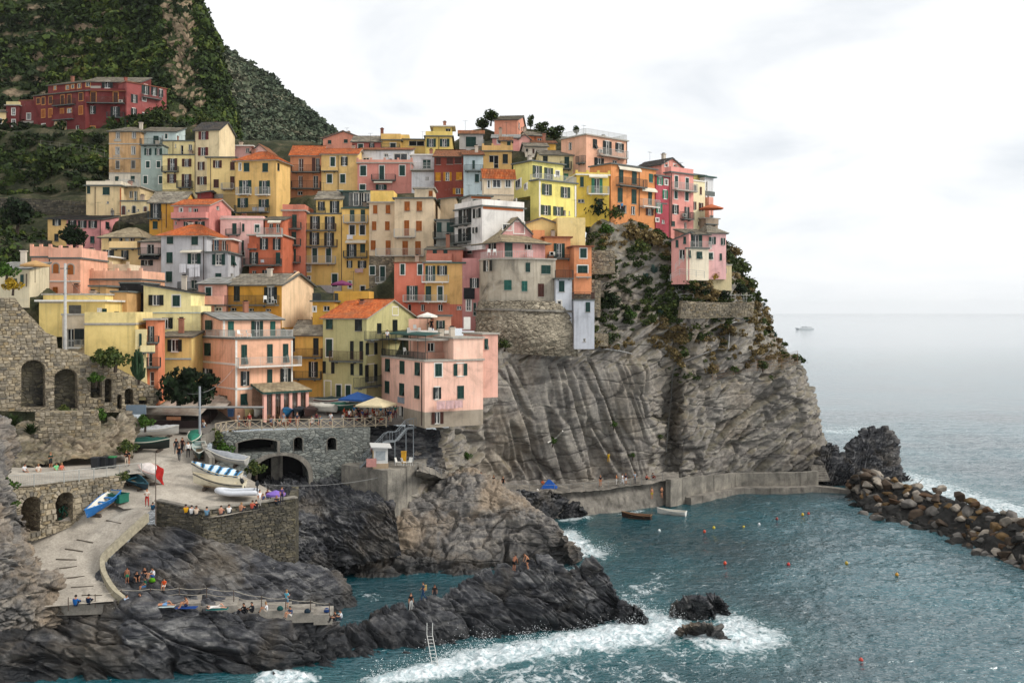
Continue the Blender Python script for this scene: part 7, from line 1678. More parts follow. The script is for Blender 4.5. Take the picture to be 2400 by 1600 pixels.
boat('dark teal boat with open pale interior below the green covered boat',466,1078,13.4,4.2,1.7,.75,-72,'#17332f','#9fb0ac','#b9b9ae',group=GB)
boat('boat under a bright green cover at the head of the ramp',456,1050,14.3,4.2,1.7,.8,-78,'#1f4a44',cover='#1d6a55',group=GB,name='covered_boat')
boat('white boat lying under a pale cover beside the snack kiosk',372,1026,14.95,5.2,1.9,.85,-8,'#cfccc4',cover='#c7c8c8',motor=True,group=GB,name='covered_boat')
boat('dark boat with green net over it beside the tan rock',350,1056,14.25,5.0,1.9,.95,-10,'#1c2523',cover='#174a40',motor=True,group=GB,name='covered_boat')
boat('white boat with a pale cover at the end of the promenade',357,1120,12.8,4.6,2.0,.85,-50,'#d8d3c9','#cfc9bf','#c9a598',cover='#cfc5bf',group=GB,name='covered_boat')
boat('dark teal dinghy with a white seat left of the pale covered boat',322,1140,12.3,3.9,1.6,.65,-40,'#173544','#27464d','#2a5a68',motor=True,group=GB)
boat('bright blue rowing boat with white interior lying across the ramp',241,1196,10.9,4.4,1.8,.8,-106,'#1c5f9c','#d9d4c8','#2a6fae',group=GB,thwarts=3,pitch=17,loc=np.array(onto(BEND,243,1203)) + (0,0,.35))
def dinghy():
    c = Wz(560,1162,11.35); root = tag(empty('inflatable_dinghy',c),'grey white inflatable dinghy with black outboard in front of the motorboat','boat',GB); root.rotation_euler = (0,0,R_(8))
    P = [(1.9,-.62),(1.2,-.78),(-.2,-.8),(-1.5,-.72),(-2.0,-.35),(-2.15,0),(-2.0,.35),(-1.5,.72),(-.2,.8),(1.2,.78),(1.9,.62)]
    b = MB(); b.tube([np.array((*p,.4 + .18 * max(0,-p[0] - .8))) for p in smooth_path(P,40)],[.12] + [.27] * 38 + [.12],10); b.build('inflated_tube',plain('grey_white_rubber','#c3c6cb',.45,.06),root,smooth=True)
    b = MB(); b.box(-1.6,1.6,-.6,.6,.2,.27); b.box(-.3,0,-.6,.6,.42,.48); b.box(1.45,1.55,-.55,.55,.2,.7); b.build('floor',plain('dinghy_floor','#8d9195'),root)
    b = MB(); b.lathe([(.02,0),(.18,.02),(.2,.2),(.18,.4),(.02,.5)],10,(0,0,.8)); b.box(-.06,.08,-.06,.06,.0,.85); b.build('outboard_motor',plain('motor_cowl','#1b1f24',.35),root,(1.8,0,.2))
dinghy()
boat('brown wooden boat moored below the bathing steps',1492,1210,.05,4.4,1.5,.7,155,'#3a2a20','#6b4a33','#8a6a4a',keel=False,group='boats on the water',loc=Wz(1492,1216,-.1))
boat('white rowing boat moored right of the brown one',1574,1205,.05,4.4,1.5,.7,152,'#d9d7d0','#c9c5b8','#d5d2c8',keel=False,group='boats on the water',loc=Wz(1574,1207,-.1))
GS = 'boats on the harbour square'
for px,lab,col,rl,cv in [(609,'cream boat with its bow to the fence on the square','#d3cfc2','#c8c2b0',None),(640,'light blue and white boat with its bow to the fence','#3f86b8','#d8d8d2',None),(676,'blue covered boat right of the light blue one','#235f86','#27536e','#1d5478'),(702,'dark covered boat in the middle of the fence row','#22262b','#2c3036','#1e2228'),(725,'dark brown covered boat near the pale one on its side','#3a2622','#3a2a26','#33211e'),(588,'small yellowish boat at the left end of the fence row','#b9a878','#b5a88a',None)]:
    boat(lab,px,980,16.5,4.0,1.75,.85,-96,col,'#a9b4b8',rl,cv,group=GS)
boat('pale boat lying on its side near the veranda pillars',752,970,16.9,4.4,1.7,.8,160,'#c9c4b8',cover='#c2bdb0',group=GS,name='covered_boat')
boat('white boat with a red stripe under a dark cover by the olive house',778,957,17.4,4.6,1.8,.9,-12,'#d6d3cc',cover='#23302f',stripe='#8a2326',group=GS,name='covered_boat')
boat('green covered boat beside the blue parasol',808,968,17.0,4.0,1.7,.8,-20,'#1d4a3e',cover='#1f5a49',group=GS,name='covered_boat')
def ferry():
    c = Wz(1886,772,.0); root = tag(empty('ferry',c),'distant grey ferry far out on the hazy sea','ship'); root.scale = (.75,.75,.75); s = 1.0; m = plain('ferry_white','#d5d8da',.6)
    L = 42; b = MB(); b.add([(-L/2,-4,0),(L/2 - 5,-4,0),(L/2,0,0),(L/2 - 5,4,0),(-L/2,4,0),(-L/2,-4,3),(L/2 - 3,-4.5,3.4),(L/2 + 3,0,4),(L/2 - 3,4.5,3.4),(-L/2,4,3)],[(0,1,6,5),(1,2,7,6),(2,3,8,7),(3,4,9,8),(4,0,5,9),(5,6,7,8,9)]); b.build('hull',m,root,rz=R_(188))
    b = MB(); b.box(-16,9,-3.4,3.4,4,6); b.box(-4,6,-2.8,2.8,6,7.4); b.box(-2,-1.6,-.2,.2,7.4,11); b.build('superstructure',m,root,rz=R_(188))
    b = MB()
    for i in range(10): b.box(-15 + i * 2.4,-13.4 + i * 2.4,-3.45,3.45,5,5.9)
    b.build('windows',M_GLASS,root,rz=R_(188))
ferry()
def boulders():
    import bmesh
    r = random.Random(4); meshes = []
    mats = [plain('boulder_' + n,h,.9,.3,1.2,.2,0,.5) for n,h in (('grey','#68645f'),('ochre','#6d573a'),('brown','#4e4237'),('pale','#938a7e'),('dark','#2e2d2b'),('rust','#54402f'))]
    names = ['grey','ochre','brown','pale','dark','rusty']
    for k in range(12):
        bm = bmesh.new()
        for i in range(16):
            v = Vector((r.gauss(0,1),r.gauss(0,1),r.gauss(0,1))).normalized(); e = r.uniform(.82,1.0); bm.verts.new((v.x * e,v.y * .78 * e,v.z * .62 * e))
        h = bmesh.ops.convex_hull(bm,input=bm.verts); bmesh.ops.delete(bm,geom=[g for g in h['geom_interior'] if isinstance(g,bmesh.types.BMVert)],context='VERTS')
        bmesh.ops.bevel(bm,geom=list(bm.edges),offset=.05,segments=1,affect='EDGES')
        me = bpy.data.meshes.new('boulder'); bm.to_mesh(me); bm.free(); me.materials.append(mats[0]); meshes.append(me)
    inner = [Wz(*q) for q in [(1990,1146,0),(2030,1195,0),(2135,1224,0),(2245,1260,0),(2300,1290,0),(2400,1328,0),(2520,1385,0)]]
    ridge = [Wz(*q) for q in [(2010,1116,3.6),(2070,1116,3.6),(2200,1146,4),(2330,1190,4),(2400,1214,4),(2500,1255,4),(2620,1310,4)]]
    I = smooth_path(inner,60); Rg = smooth_path(ridge,60); n = 0
    bk = Rg * 2 - I; bk[:,2] = -1; lo = I.copy(); lo[:,2] = -1; V = sheet([list(lo),list(I + (0,0,.3)),list((I + Rg) / 2 + (0,0,-.2)),list(Rg - (0,0,.9)),list(bk)],200,50,True); V = rockify(V,.5,1.4,crack=1.0,blocks=1.0,seed=15.); o = sheet_obj('breakwater_core',V,mats[4]); tag(o,kind='structure')
    for i in range(60):
        for j in range(-1,8):
            t = j / 5.0
            if n >= 298: break
            a = I[i] + (Rg[i] - I[i]) * min(t,1.25); 
            zz = 4.0 * min(1,max(0,t)) ** .8 if t <= 1 else 4.0 * (1.35 - t) * 2.2
            if r.random() < .36: continue
            s = r.uniform(.7,1.3) if r.random() < .75 else r.uniform(1.3,1.75)
            p = (a[0] + r.uniform(-1,1),a[1] + r.uniform(-.9,.9),max(-.3,zz - .5 + r.uniform(-.5,.5)))
            ci = r.choice([0,0,1,2,2,3,3,4,5,1]) if zz > .8 else r.choice([4,4,2,0]); big = s > 1.2
            o = mobj('boulder',meshes[n % 12],None,p); o.rotation_euler = (r.uniform(-.5,.5),r.uniform(-.5,.5),r.uniform(0,6.3)); o.scale = (s * r.uniform(.85,1.2),s,s * r.uniform(.8,1.1))
            o.material_slots[0].link = 'OBJECT'; o.material_slots[0].material = mats[ci]
            where = 'at the breakwater waterline' if t <= .1 else ('on the breakwater crest' if t >= .8 else ('low on the breakwater flank' if t < .45 else 'high on the breakwater flank'))
            part = ['next to the stack','right of the stack','at mid length','past mid length','near the picture edge'][min(4,i // 11)]
            tag(o,'%s %s boulder %s, %s' % ('big' if big else 'middling',names[ci],where,part),'boulder','breakwater: %s %s boulders %s, %s' % ('big' if big else 'middling',names[ci],where[:16],part)); n += 1
boulders()
def pole(name,label,p,h,r,col='#9a9a96',arms=(),cat='pole'):
    root = tag(empty(name,p),label,cat); b = MB(); b.tube([(0,0,-.3),(0,0,h)],[r,r * .8],8); b.build('shaft',plain('pole_paint_' + col,col,.5),root)
    for z,l,a in arms:
        b = MB(); b.tube([(-l / 2 * math.cos(a),-l / 2 * math.sin(a),z),(l / 2 * math.cos(a),l / 2 * math.sin(a),z)],.05,5); b.build('cross_arm',M_IRON,root)
    return root
pole('utility_pole','tall white utility pole in front of the yellow garage house',W(*Z('J',428,920),116),10.2,.19,'#b9b8b4',((9.6,1.2,0),(6.6,.5,1)))
pole('lamp_mast','grey steel mast at the ramp head carrying the horizontal boom',W(*Z('O',868,610),114),6.3,.15,'#8f9499',((5.6,.9,0),))
b = MB(); p = W(*Z('O',75,245),113); q = W(*Z('O',1560,250),115); b.tube([(0,0,0),q - p],.13,7); o = b.build('crane_boom',plain('galvanised_steel','#8d8c88',.5),None,p); tag(o,'long horizontal steel boom across the head of the ramp','boom')
def sign_panel():
    c = W(*Z('O',180,325),112.9); root = tag(empty('sign_board',c),'blank blue grey sign board hanging at the end of the boom','sign'); b = MB(); b.box(-1.15,1.15,-.05,.05,0,1.08); b.build('board',plain('blue_grey_board','#6c7a86',.5,.05),root)
    b = MB(); b.box(-1.0,-.94,-.03,.03,1.08,1.2); b.box(.94,1.0,-.03,.03,1.08,1.2); b.build('bracket',M_IRON,root)
sign_panel()
def kiosk():
    A = W(*Z('O',290,480),121); fr = Face((A[0],A[1],0),R_(-4)); z0 = 15.7; root = tag(empty('snack_kiosk',(A[0],A[1],z0)),'dark timber snack kiosk with pale corrugated roofs at the ramp head','kiosk'); base = np.array(root.location)
    P3 = lambda u,v,z: fr.at(u,z) - fr.n * v - base
    zt = W(*Z('O',600,318),121)[2]; b = MB()
    for u,v in ((0,0),(3.4,0),(6.6,0),(0,6),(6.6,6),(6.9,3)):
        q = P3(u,v,z0); k = MB(); k.box(-.08,.08,-.08,.08,0,zt - z0); k.build('post',plain('dark_timber','#2a1f1b'),root,q)
    b.add([P3(0,6,z0),P3(6.6,6,z0),P3(6.6,6,zt),P3(0,6,zt)],[(0,1,2,3)]); b.build('back_wall',plain('dark_timber','#2a1f1b'),root)
    for i,(u0,u1,v0,v1,za,zb) in enumerate(((-.4,7.0,-.6,2.6,zt,zt + .9),(.6,9.0,2.2,6.6,zt + .6,zt + 1.7))):
        rt = MB(); pl = (P3(u0,v0,za),P3(u1,v0,za - .15),P3(u1,v1,zb - .15),P3(u0,v1,zb)); tiled(rt,*pl,'M',random.Random(1)); o = rt.build('roof',tilemat('pale_corrugated_roof%d' % i,['#a8a196','#b5aea2','#9a9388','#beb7aa']),root)
    b = MB(); b.add([P3(0,0,z0),P3(6.6,0,z0),P3(6.6,0,z0 + 1.0),P3(0,0,z0 + 1.0)],[(0,1,2,3)]); b.build('counter',plain('dark_red_timber','#2d1b19'),root)
    b = MB(); b.add([P3(6.7,0,z0),P3(6.7,6,z0),P3(6.7,6,z0 + 1.3),P3(6.7,0,z0 + 1.3)],[(0,1,2,3)]); 
    for k in range(22): q = P3(6.75,k * .28,z0); b.box(q[0] - .03,q[0] + .03,q[1] - .03,q[1] + .03,0,1.5)
    b.build('slatted_fence',plain('dark_red_timber','#2d1b19'),root)
    b = MB(); b.box(0,1.8,-.04,0,0,.42); b.build('sign',plain('peach_sign','#c98a62'),root,fr.at(2.6,zt - .75,.05) - base,fr.a)
kiosk()
def parasol(label,px,py,Y,r,h,col,closed=False,square=False):
    c = W(px,py,Y); root = tag(empty('parasol',c),label,'parasol','parasols'); b = MB(); b.tube([(0,0,0),(0,0,h)],.04,6); b.build('pole',plain('parasol_pole','#6b5a48'),root)
    n = 4 if square else 8; b = MB(); R_o = [(r * math.cos(2 * math.pi * i / n + .4),r * math.sin(2 * math.pi * i / n + .4)) for i in range(n)]
    b.add([(0,0,h + r * .34)] + [(x,y,h) for x,y in R_o] + [(x * 1.0,y * 1.0,h - .22) for x,y in R_o],[(0,1 + i,1 + (i + 1) % n) for i in range(n)] + [(1 + i,1 + n + i,1 + n + (i + 1) % n,1 + (i + 1) % n) for i in range(n)])
    o = b.build('canopy',plain('canopy_' + col,col,.85,.08),root); b = MB()
    for x,y in R_o: b.tube([(0,0,h + r * .3),(x,y,h - .02)],.02,4)
    b.build('ribs',plain('parasol_pole','#6b5a48'),root)
parasol('large cream square parasol at the fence of the square',882,990,123.6,2.7,2.3,'#cfbf9a',square=True)
parasol('large blue parasol left of the cream one',838,975,126,2.5,2.3,'#1c4a86',square=True)
parasol('white parasol on the peach roof terrace',*Z('L',1200,325),131.5,1.4,2.3,'#ddd8cc')
parasol('purple parasol opened on the boat terrace wall',*Z('O',1690,1290),100.5,1.0,1.05,'#7a5fb0')
parasol('striped tan parasol by the green eaved house',*Z('F',430,1110),121,1.7,2.2,'#b08a58')
parasol('orange parasol on the cream point house terrace',*Z('E',1920,1200),180,2.2,1.7,'#b5613a')
parasol('purple market parasol on the low gold house',*Z('H',790,1330),143,1.6,1.2,'#6b2550')
def chair(label,c,yaw,group='white plastic chairs',s=1.0):
    root = tag(empty('plastic_chair',c),label,'chair',group); root.rotation_euler = (0,0,yaw); m = plain('white_plastic','#d3d2cc',.4,.05)
    b = MB(); b.box(-.25,.25,-.25,.25,.42,.46); b.build('seat',m,root); b = MB(); b.add([(-.24,.22,.46),(.24,.22,.46),(.22,.36,.95),(-.22,.36,.95),(-.24,.26,.46),(.24,.26,.46),(.22,.4,.95),(-.22,.4,.95)],[(0,1,2,3),(7,6,5,4),(0,3,7,4),(1,5,6,2),(3,2,6,7)]); b.build('backrest',m,root)
    for x in (-.22,.22):
        for y in (-.22,.22): b = MB(); b.tube([(0,0,.42),(x * .15,y * .15,0)],.025,5); b.build('leg',m,root,(x,y,0))
for reg,x,y,Y,yaw,lab in [('K',1130,160,137.6,.3,'white plastic chair on the gold house balcony, left one'),('K',1245,170,137.6,2.6,'white folding chair on the gold house balcony, right one'),('K',800,620,123.8,1,'white chair at the left end of the corner house roof terrace'),('K',920,620,124.5,2,'white lounger chair in the middle of the corner house terrace'),('I',430,530,143.5,0,'white chair on the terrace of the castle house, left'),('I',490,530,143.4,0,'white chair on the terrace of the castle house, right'),
    ('R',600,590,119,1.2,'white plastic chair on the kiosk terrace'),('R',655,590,118.6,2.2,'white deck chair beside the yellow bin'),('R',705,590,118.6,-.4,'white board chair at the edge of the kiosk terrace'),('L',930,600,128,2.6,'white chair on the pergola terrace of the pink harbour house'),('D',1590,950,158.5,1,'white chair on the lemon house terrace'),('L',1050,310,131,.5,'chair under the white parasol on the peach roof terrace')]:
    chair(lab,W(*Z(reg,x,y),Y),yaw)
def ticket_hut():
    A = W(*Z('R',375,600),117.5); fr = Face((A[0],A[1],0),R_(20)); z0 = 11.3; root = tag(empty('ticket_hut',(A[0],A[1],z0)),'small white hut with sloping roof and yellow shutter on the quay block','hut'); m = plain('white_hut_panel','#c9c8c4',.5,.06)
    root.rotation_euler = (0,0,R_(12)); b = MB(); b.box(0,1.7,0,1.9,.6,2.5); b.build('walls',m,root); b = MB(); b.box(-.06,1.76,-.06,1.96,0,.6); b.build('base',plain('beige_panel','#a08c72'),root)
    b = MB(); b.add([(-.35,-.5,2.72),(2.1,-.5,2.58),(2.1,2.2,2.72),(-.35,2.2,2.86),(-.35,-.5,2.58),(2.1,-.5,2.44),(2.1,2.2,2.58),(-.35,2.2,2.72)],[(0,1,2,3),(7,6,5,4),(0,4,5,1),(1,5,6,2),(2,6,7,3),(3,7,4,0)]); b.build('roof',m,root)
    b = MB(); b.box(-.05,0,.2,.9,.8,2.1); b.build('shutter',plain('yellow_panel','#c99a2a'),root); b = MB(); b.box(.25,1.4,-.04,0,1.0,2.1); b.build('window',plain('misted_glass','#9aa0a2',.2),root)
    o = MB(); o.box(-.9,.3,-.5,-.45,.3,1.3); q = o.build('sign_panel',plain('red_white_sign','#b58078'),root)
ticket_hut()
def bin_(label,px,py,Y,col,lid,w=.75,h=1.1):
    c = W(px,py,Y) if Y > 50 else Wz(px,py,Y); root = tag(empty('waste_bin',c),label,'bin','waste bins'); b = MB(); b.add([(-w/2*.85,-w/2*.85,0),(w/2*.85,-w/2*.85,0),(w/2*.85,w/2*.85,0),(-w/2*.85,w/2*.85,0),(-w/2,-w/2,h),(w/2,-w/2,h),(w/2,w/2,h),(-w/2,w/2,h)],[(0,3,2,1),(4,5,6,7),(0,1,5,4),(1,2,6,5),(2,3,7,6),(3,0,4,7)]); b.build('body',plain('bin_' + col,col,.5),root)
    b = MB(); b.box(-w/2 - .03,w/2 + .03,-w/2 - .05,w/2 + .03,h,h + .1); b.build('lid',plain('bin_' + lid,lid,.5),root)
    for x in (-w * .35,w * .35): b = MB(); b.lathe([(.1,-.03),(.1,.03)],8); o = b.build('wheel',M_DARK,root,(x,w / 2,.1)); o.rotation_euler = (0,R_(90),0)
bin_('black waste bin with yellow front on the promenade',224,1098,13.9,'#22252a','#2a2d33'); bin_('black waste bin in the middle of the promenade bins',243,1097,13.85,'#1f2226','#1f2226'); bin_('black waste bin with green lid on the promenade',262,1096,13.8,'#22252a','#1f7a45'); bin_('tall yellow bin on the kiosk terrace',*Z('R',652,565),119.6,'#c9951b','#b5861a',.6,1.3)
bin_('blue barrel shaped bin at the corner house door',*Z('O',1205,350),123,'#1d3b5c','#1d3b5c',.7,.9)
def crate():
    c = Wz(278,1178,11.35); root = tag(empty('fish_crate',c),'big open green plastic crate beside the blue boat','crate'); root.rotation_euler = (0,0,R_(-25)); m = plain('green_plastic','#15614f',.5); w,d,hh,t = .75,.6,.95,.06
    for n,x in (('side',(-w,w,-d,-d + t)),('side',(-w,w,d - t,d)),('end',(-w,-w + t,-d + t,d - t)),('end',(w - t,w,-d + t,d - t))): b = MB(); b.box(*x,.1,hh); b.build(n,m,root)
    b = MB(); b.box(-w + t,w - t,-d + t,d - t,.1,.16); b.build('bottom',m,root); b = MB(); b.box(-w - .05,w + .05,-d - .05,-d,hh - .1,hh); b.box(-w - .05,w + .05,d,d + .05,hh - .1,hh); b.box(-w - .05,-w,-d,d,hh - .1,hh); b.box(w,w + .05,-d,d,hh - .1,hh); b.build('rim',m,root)
crate()
def flagpole():
    c = Wz(365,1218,10.2); root = tag(empty('flag_pole',c),'thin pole with a limp red flag at the corner of the boat terrace','flag'); b = MB(); b.tube([(0,0,-.4),(0,0,6.4)],[.06,.035],7); b.build('shaft',plain('weathered_pole','#5f5349'),root)
    b = MB(); n = 8; vs = []
    for i in range(n + 1):
        for j in range(5): vs.append((.04 + j * .17 + .05 * math.sin(i),.07 * math.sin(j * 2.0 + i * .7),5.3 - i * .17 - j * .1 - .04 * j * i * .2))
    b.add(vs,[(i * 5 + j,i * 5 + j + 1,(i + 1) * 5 + j + 1,(i + 1) * 5 + j) for i in range(n) for j in range(4)]); b.build('cloth',plain('red_flag_cloth','#c22a24',.85),root,smooth=True)
flagpole()
def stairs():
    root = tag(empty('steel_staircase',W(842,1083,119)),'galvanised steel staircase from the square down to the kiosk terrace','staircase'); base = np.array(root.location); m = plain('galvanised_stair','#7f868a',.5)
    P = [W(*Z('R',250,560),118.6),W(*Z('R',472,322),120.5),W(*Z('R',570,318),121),W(*Z('R',672,238),122.5),W(*Z('R',740,236),123)]
    P[0][2] = 11.3; P[1][2] = P[2][2] = 14.2; P[3][2] = P[4][2] = 15.6; w = np.array((.25,1.1,0)); rail = MB(); st = MB()
    for i in range(4):
        a,c = P[i],P[i + 1]; dz = abs(c[2] - a[2])
        if dz > .3:
            n = int(dz / .19)
            for k in range(n):
                p = a + (c - a) * (k + .5) / n - base; b = MB(); b.add([p + (-.16,0,0),p + (.16,0,0),p + w + (.16,0,0),p + w + (-.16,0,0),p + (-.16,0,.04),p + (.16,0,.04),p + w + (.16,0,.04),p + w + (-.16,0,.04)],[(0,3,2,1),(4,5,6,7),(0,1,5,4),(1,2,6,5),(2,3,7,6),(3,0,4,7)]); b.build('tread',m,root)
        else:
            b = MB(); b.add([a - base,c - base,c + w - base,a + w - base],[(0,1,2,3)]); b.build('landing',m,root)
        for o in (0 * w,w):
            st.tube([a - base + o - (0,0,.12),c - base + o - (0,0,.12)],.09,5); rail.tube([a - base + o + (0,0,1.05),c - base + o + (0,0,1.05)],.03,5)
            n = max(3,int(np.linalg.norm(c - a) / .3))
            for k in range(n + 1): p = a + (c - a) * k / n - base + o; rail.box(p[0] - .014,p[0] + .014,p[1] - .014,p[1] + .014,p[2],p[2] + 1.05)
    st.build('stringer',m,root); rail.build('railing',m,root); b = MB()
    for p in P[1:]: q = p - base; b.tube([q,q - (0,0,q[2] + .5)],.06,6)
    b.build('support',m,root)
stairs()
def rope_rail():
    pts = [Wz(*q) for q in [(160,1428,4.95),(223,1420,4.95),(284,1408,5.0),(353,1406,4.9),(420,1404,4.75),(484,1404,4.7),(548,1410,4.5),(613,1424,4.15),(670,1428,3.95),(728,1434,3.65),(772,1440,3.45)]]
    root = tag(empty('rope_railing',pts[0]),'two rope lines on rusty posts along the bathing platform','railing'); base = pts[0]; r = MB(); 
    for i,p in enumerate(pts):
        b = MB(); b.tube([(0,0,-.1),(0,0,1.05)],.035,6); b.build('post',plain('rusty_post','#4a3a30'),root,p - base)
        if i:
            for hz in (1.0,.5):
                a,c = pts[i - 1] - base,p - base; r.tube([a + (c - a) * t + (0,0,hz - .12 * 4 * t * (1 - t)) for t in np.linspace(0,1,7)],.022,5)
    r.build('rope',plain('pale_rope','#b0a898',.9),root)
rope_rail()
def ladder():
    a = np.array(onto(OUTCROP,*Z('S',305,740))) + (0,-.5,.3); c = Wz(*Z('S',330,935),.0); c[1] = min(c[1],a[1] - .4); root = tag(empty('swim_ladder',c),'white steel swim ladder on the outcrop above the surf','ladder'); m = plain('white_steel','#c4c4c0',.5); b = MB(); d = a - c
    for s in (-.25,.25): b.tube([(s,0,0),(d[0] + s,d[1],d[2]),(d[0] + s,d[1] + .15,d[2] + 1.0)],.035,6)
    b.build('rails',m,root)
    for k in range(9): q = d * (k + .5) / 9; b = MB(); b.tube([(-.25,0,0),(.25,0,0)],.03,5); b.build('rung',m,root,q)
ladder()
GBU = 'mooring buoys in the harbour'
for px,py,col,lab in [(1545,1244,'#d8d8d6','white cone buoy below the white rowing boat'),(1651,1246,'#c0452c','red buoy in the dark water, left of two yellow ones'),(1673,1237,'#c9b02a','yellow buoy right of the red one'),(1743,1236,'#c9b02a','yellow buoy in the middle of the harbour'),(1779,1229,'#cfcfd0','pale buoy beyond the middle yellow one'),(1821,1216,'#8a3a34','small dark red buoy toward the breakwater'),(1881,1206,'#c9a62a','yellow buoy beside a red one near the breakwater'),(1895,1204,'#b03a34','red buoy beside the yellow one near the breakwater'),(1699,1320,'#d0492c','orange buoy in the sparkling water'),(1848,1323,'#b8322c','flat red buoy in the bright water'),(1984,1320,'#b0963a','ochre buoy in the bright water'),(2102,1347,'#b8862a','small orange buoy toward the right edge'),(2018,1548,'#b03a2c','red buoy low in the right foreground')]:
    c = Wz(px,py,.05); root = tag(empty('mooring_buoy',c),lab,'buoy',GBU); b = MB(); b.lathe([(.03,-.3),(.24,-.18),(.34,.05),(.27,.3),(.1,.46),(.05,.5)],10); root.scale = (.62,.62,.62); b.build('float',plain('buoy_' + col,col,.4),root,smooth=True); b = MB(); b.tube([(.08 * math.cos(t),0,.55 + .08 * math.sin(t)) for t in np.linspace(0,6.28,9)],.02,4); b.build('ring',M_IRON,root)
def pipe(label,pts,r=.09,col='#a7a7a4',V=None):
    P = [(np.array(onto(HEAD,*q)) + (0,-.25,.1)) for q in pts]; root = P[0]; b = MB(); b.tube([p - root for p in P],r,6); o = b.build('drain_pipe',plain('pipe_' + col,col,.45),None,root); tag(o,label,'pipe','drain pipes on the cliff')
pipe('bent galvanised drain pipe below the garden ledge',[(1778,745),(1745,748),(1715,757),(1712,785),(1708,815)]); pipe('long dark pipe crossing the middle cliff',[(1708,818),(1680,822),(1640,835),(1600,848),(1585,855)],.1,'#55534f'); pipe('pipe running down the cliff crevice',[(1586,855),(1578,880),(1572,930),(1566,1000),(1562,1060)],.1,'#7d7b76')
pipe('pale pipe along the ledge under the grey white tower',[(1392,812),(1420,818),(1450,822),(1480,828)],.08,'#9b9b98'); pipe('short pale post leaning on the slab cliff',[(1285,1040),(1300,1028),(1315,1013)],.12,'#c0bdb4')
railing_line('ledge_railing','thin white railing round the garden ledge of the headland',[np.array(onto(HEAD,*Z('M',x,y))) + (0,-.6,.3) for x,y in ((930,985),(1050,992),(1190,990),(1350,992),(1500,995),(1600,990))],1.0,2.0,M_WRAIL,False,rails=(1.0,.5))
railing_line('terrace_railing','white railing of the point house terrace and stair',[W(*Z('M',x,y),Y) for x,y,Y in ((845,795,157),(930,745,157.5),(1150,765,158))],1.0,1.5,M_WRAIL,False,rails=(1.0,.66,.33))
railing_line('stair_railing','white stair railing climbing to the point house door',[W(*Z('M',x,y),Y) for x,y,Y in ((890,700,158.4),(965,620,158.8))],1.0,1.2,M_WRAIL,False,rails=(1.0,.66,.33))
railing_line('net_fence','rusty rockfall net fence strung over the point',[np.array(onto(HEAD,*q)) + (0,-.4,0) for q in ((1668,890),(1720,875),(1775,868),(1830,862),(1868,852))],2.4,6.0,plain('rusty_net','#7d5f45',.8),True,.5,(1.0,.75,.5,.25),cat='fence')
railing_line('vineyard_fence','grey post fence on the terraces under the red house',[W(px,py,213) for px,py in ((95,345),(140,350),(190,356),(245,368))],1.4,2.0,plain('weathered_fence','#6d6a62'),False,rails=(1.0,.55),cat='fence')
def ladder_stairs():
    a,c = np.array(onto(HEAD,1592,695)) + (0,-.8,.2),np.array(onto(HEAD,1568,660)) + (0,-.8,.5); root = tag(empty('cliff_stair',a),'steep white stair on the cliff below the point house','stair'); b = MB()
    for s in (-.35,.35): b.tube([(s,0,0),c - a + (s,0,0)],.06,5)
    b.build('stringer',M_WRAIL,root)
    for k in range(14): q = (c - a) * (k + .5) / 14; b = MB(); b.box(-.35,.35,-.1,.1,-.02,.02); b.build('tread',M_WRAIL,root,q)
ladder_stairs()
def net_pile():
    c = Wz(150,1228,9.9); root = tag(empty('fishing_gear',c),'green net, rope coil and boat bow heaped in the right boat arch','fishing gear'); r = random.Random(5); b = MB()
    for i in range(26): p = np.array((r.uniform(-.7,.7),r.uniform(0,1.4),r.uniform(.2,1.5))); b.tube([p,p + (r.uniform(-.4,.4),r.uniform(-.3,.3),r.uniform(-.3,.3)),p + (r.uniform(-.5,.5),0,-.4)],.07,5)
    b.build('net',plain('green_net','#174a38',.9),root); b = MB(); b.tube([(-.9 + .2 * math.cos(t),-.4,1.0 + .75 * math.sin(t)) for t in np.linspace(0,12.5,30)],.06,5); b.build('rope_coil',plain('straw_rope','#9a8352',.9),root)
net_pile()
def laundry():
    for fc,u0,u1,z0,z1,lab in LAUNDRY:
        w,hh = u1 - u0,z1 - z0; c = fc.at(u0,z0,.7); root = tag(empty('laundry',c),lab.replace('|',' '),'laundry','washing hung out'); root.rotation_euler = (0,0,fc.a); n = max(1,round(w / 1.1)); b = MB(); b.tube([(-.2,0,hh),(w + .2,0,hh)],.012,4); b.build('line',M_WRAIL,root); rr = random.Random(int(w * 100))
        for k in range(n):
            a,e = w * k / n + .03,w * (k + 1) / n - .03; h2 = hh * rr.uniform(.75,1.0); m = 8; vs = []
            for i in range(m + 1):
                for j in range(6): vs.append((a + (e - a) * i / m,.06 * math.sin(i * 1.7 + k) * j / 5,hh - h2 * j / 5 - .04 * math.sin(i * .9) * (j == 5)))
            q = MB(); q.add(vs,[(i * 6 + j,i * 6 + j + 1,(i + 1) * 6 + j + 1,(i + 1) * 6 + j) for i in range(m) for j in range(5)]); q.build('cloth',M_LINEN if 'pink' not in lab else plain('pink_cloth','#c9a5a3',.9),root,smooth=True)
laundry()
for i,(a,c) in enumerate([((*Z('J',1540,1290),121),(*Z('J',1890,1390),114)),((*Z('J',1920,1380),114),(*Z('J',2240,1130),124)),((*Z('J',430,110),116),(*Z('J',740,380),124)),((*Z('O',1540,1080),108),(*Z('R',425,700),117))]):
    A,B = W(*a),W(*c); b = MB(); b.tube([(B - A) * t - (0,0,.5 * 4 * t * (1 - t)) for t in np.linspace(0,1,12)],.022,4); o = b.build('cable',plain('grey_cable','#8a8a88'),None,A)
    tag(o,['sagging cable left of the ramp mast','cable from the ramp mast up to the corner house','cable from the utility pole to the tan block','slack rope across the ravine mouth'][i],'cable')
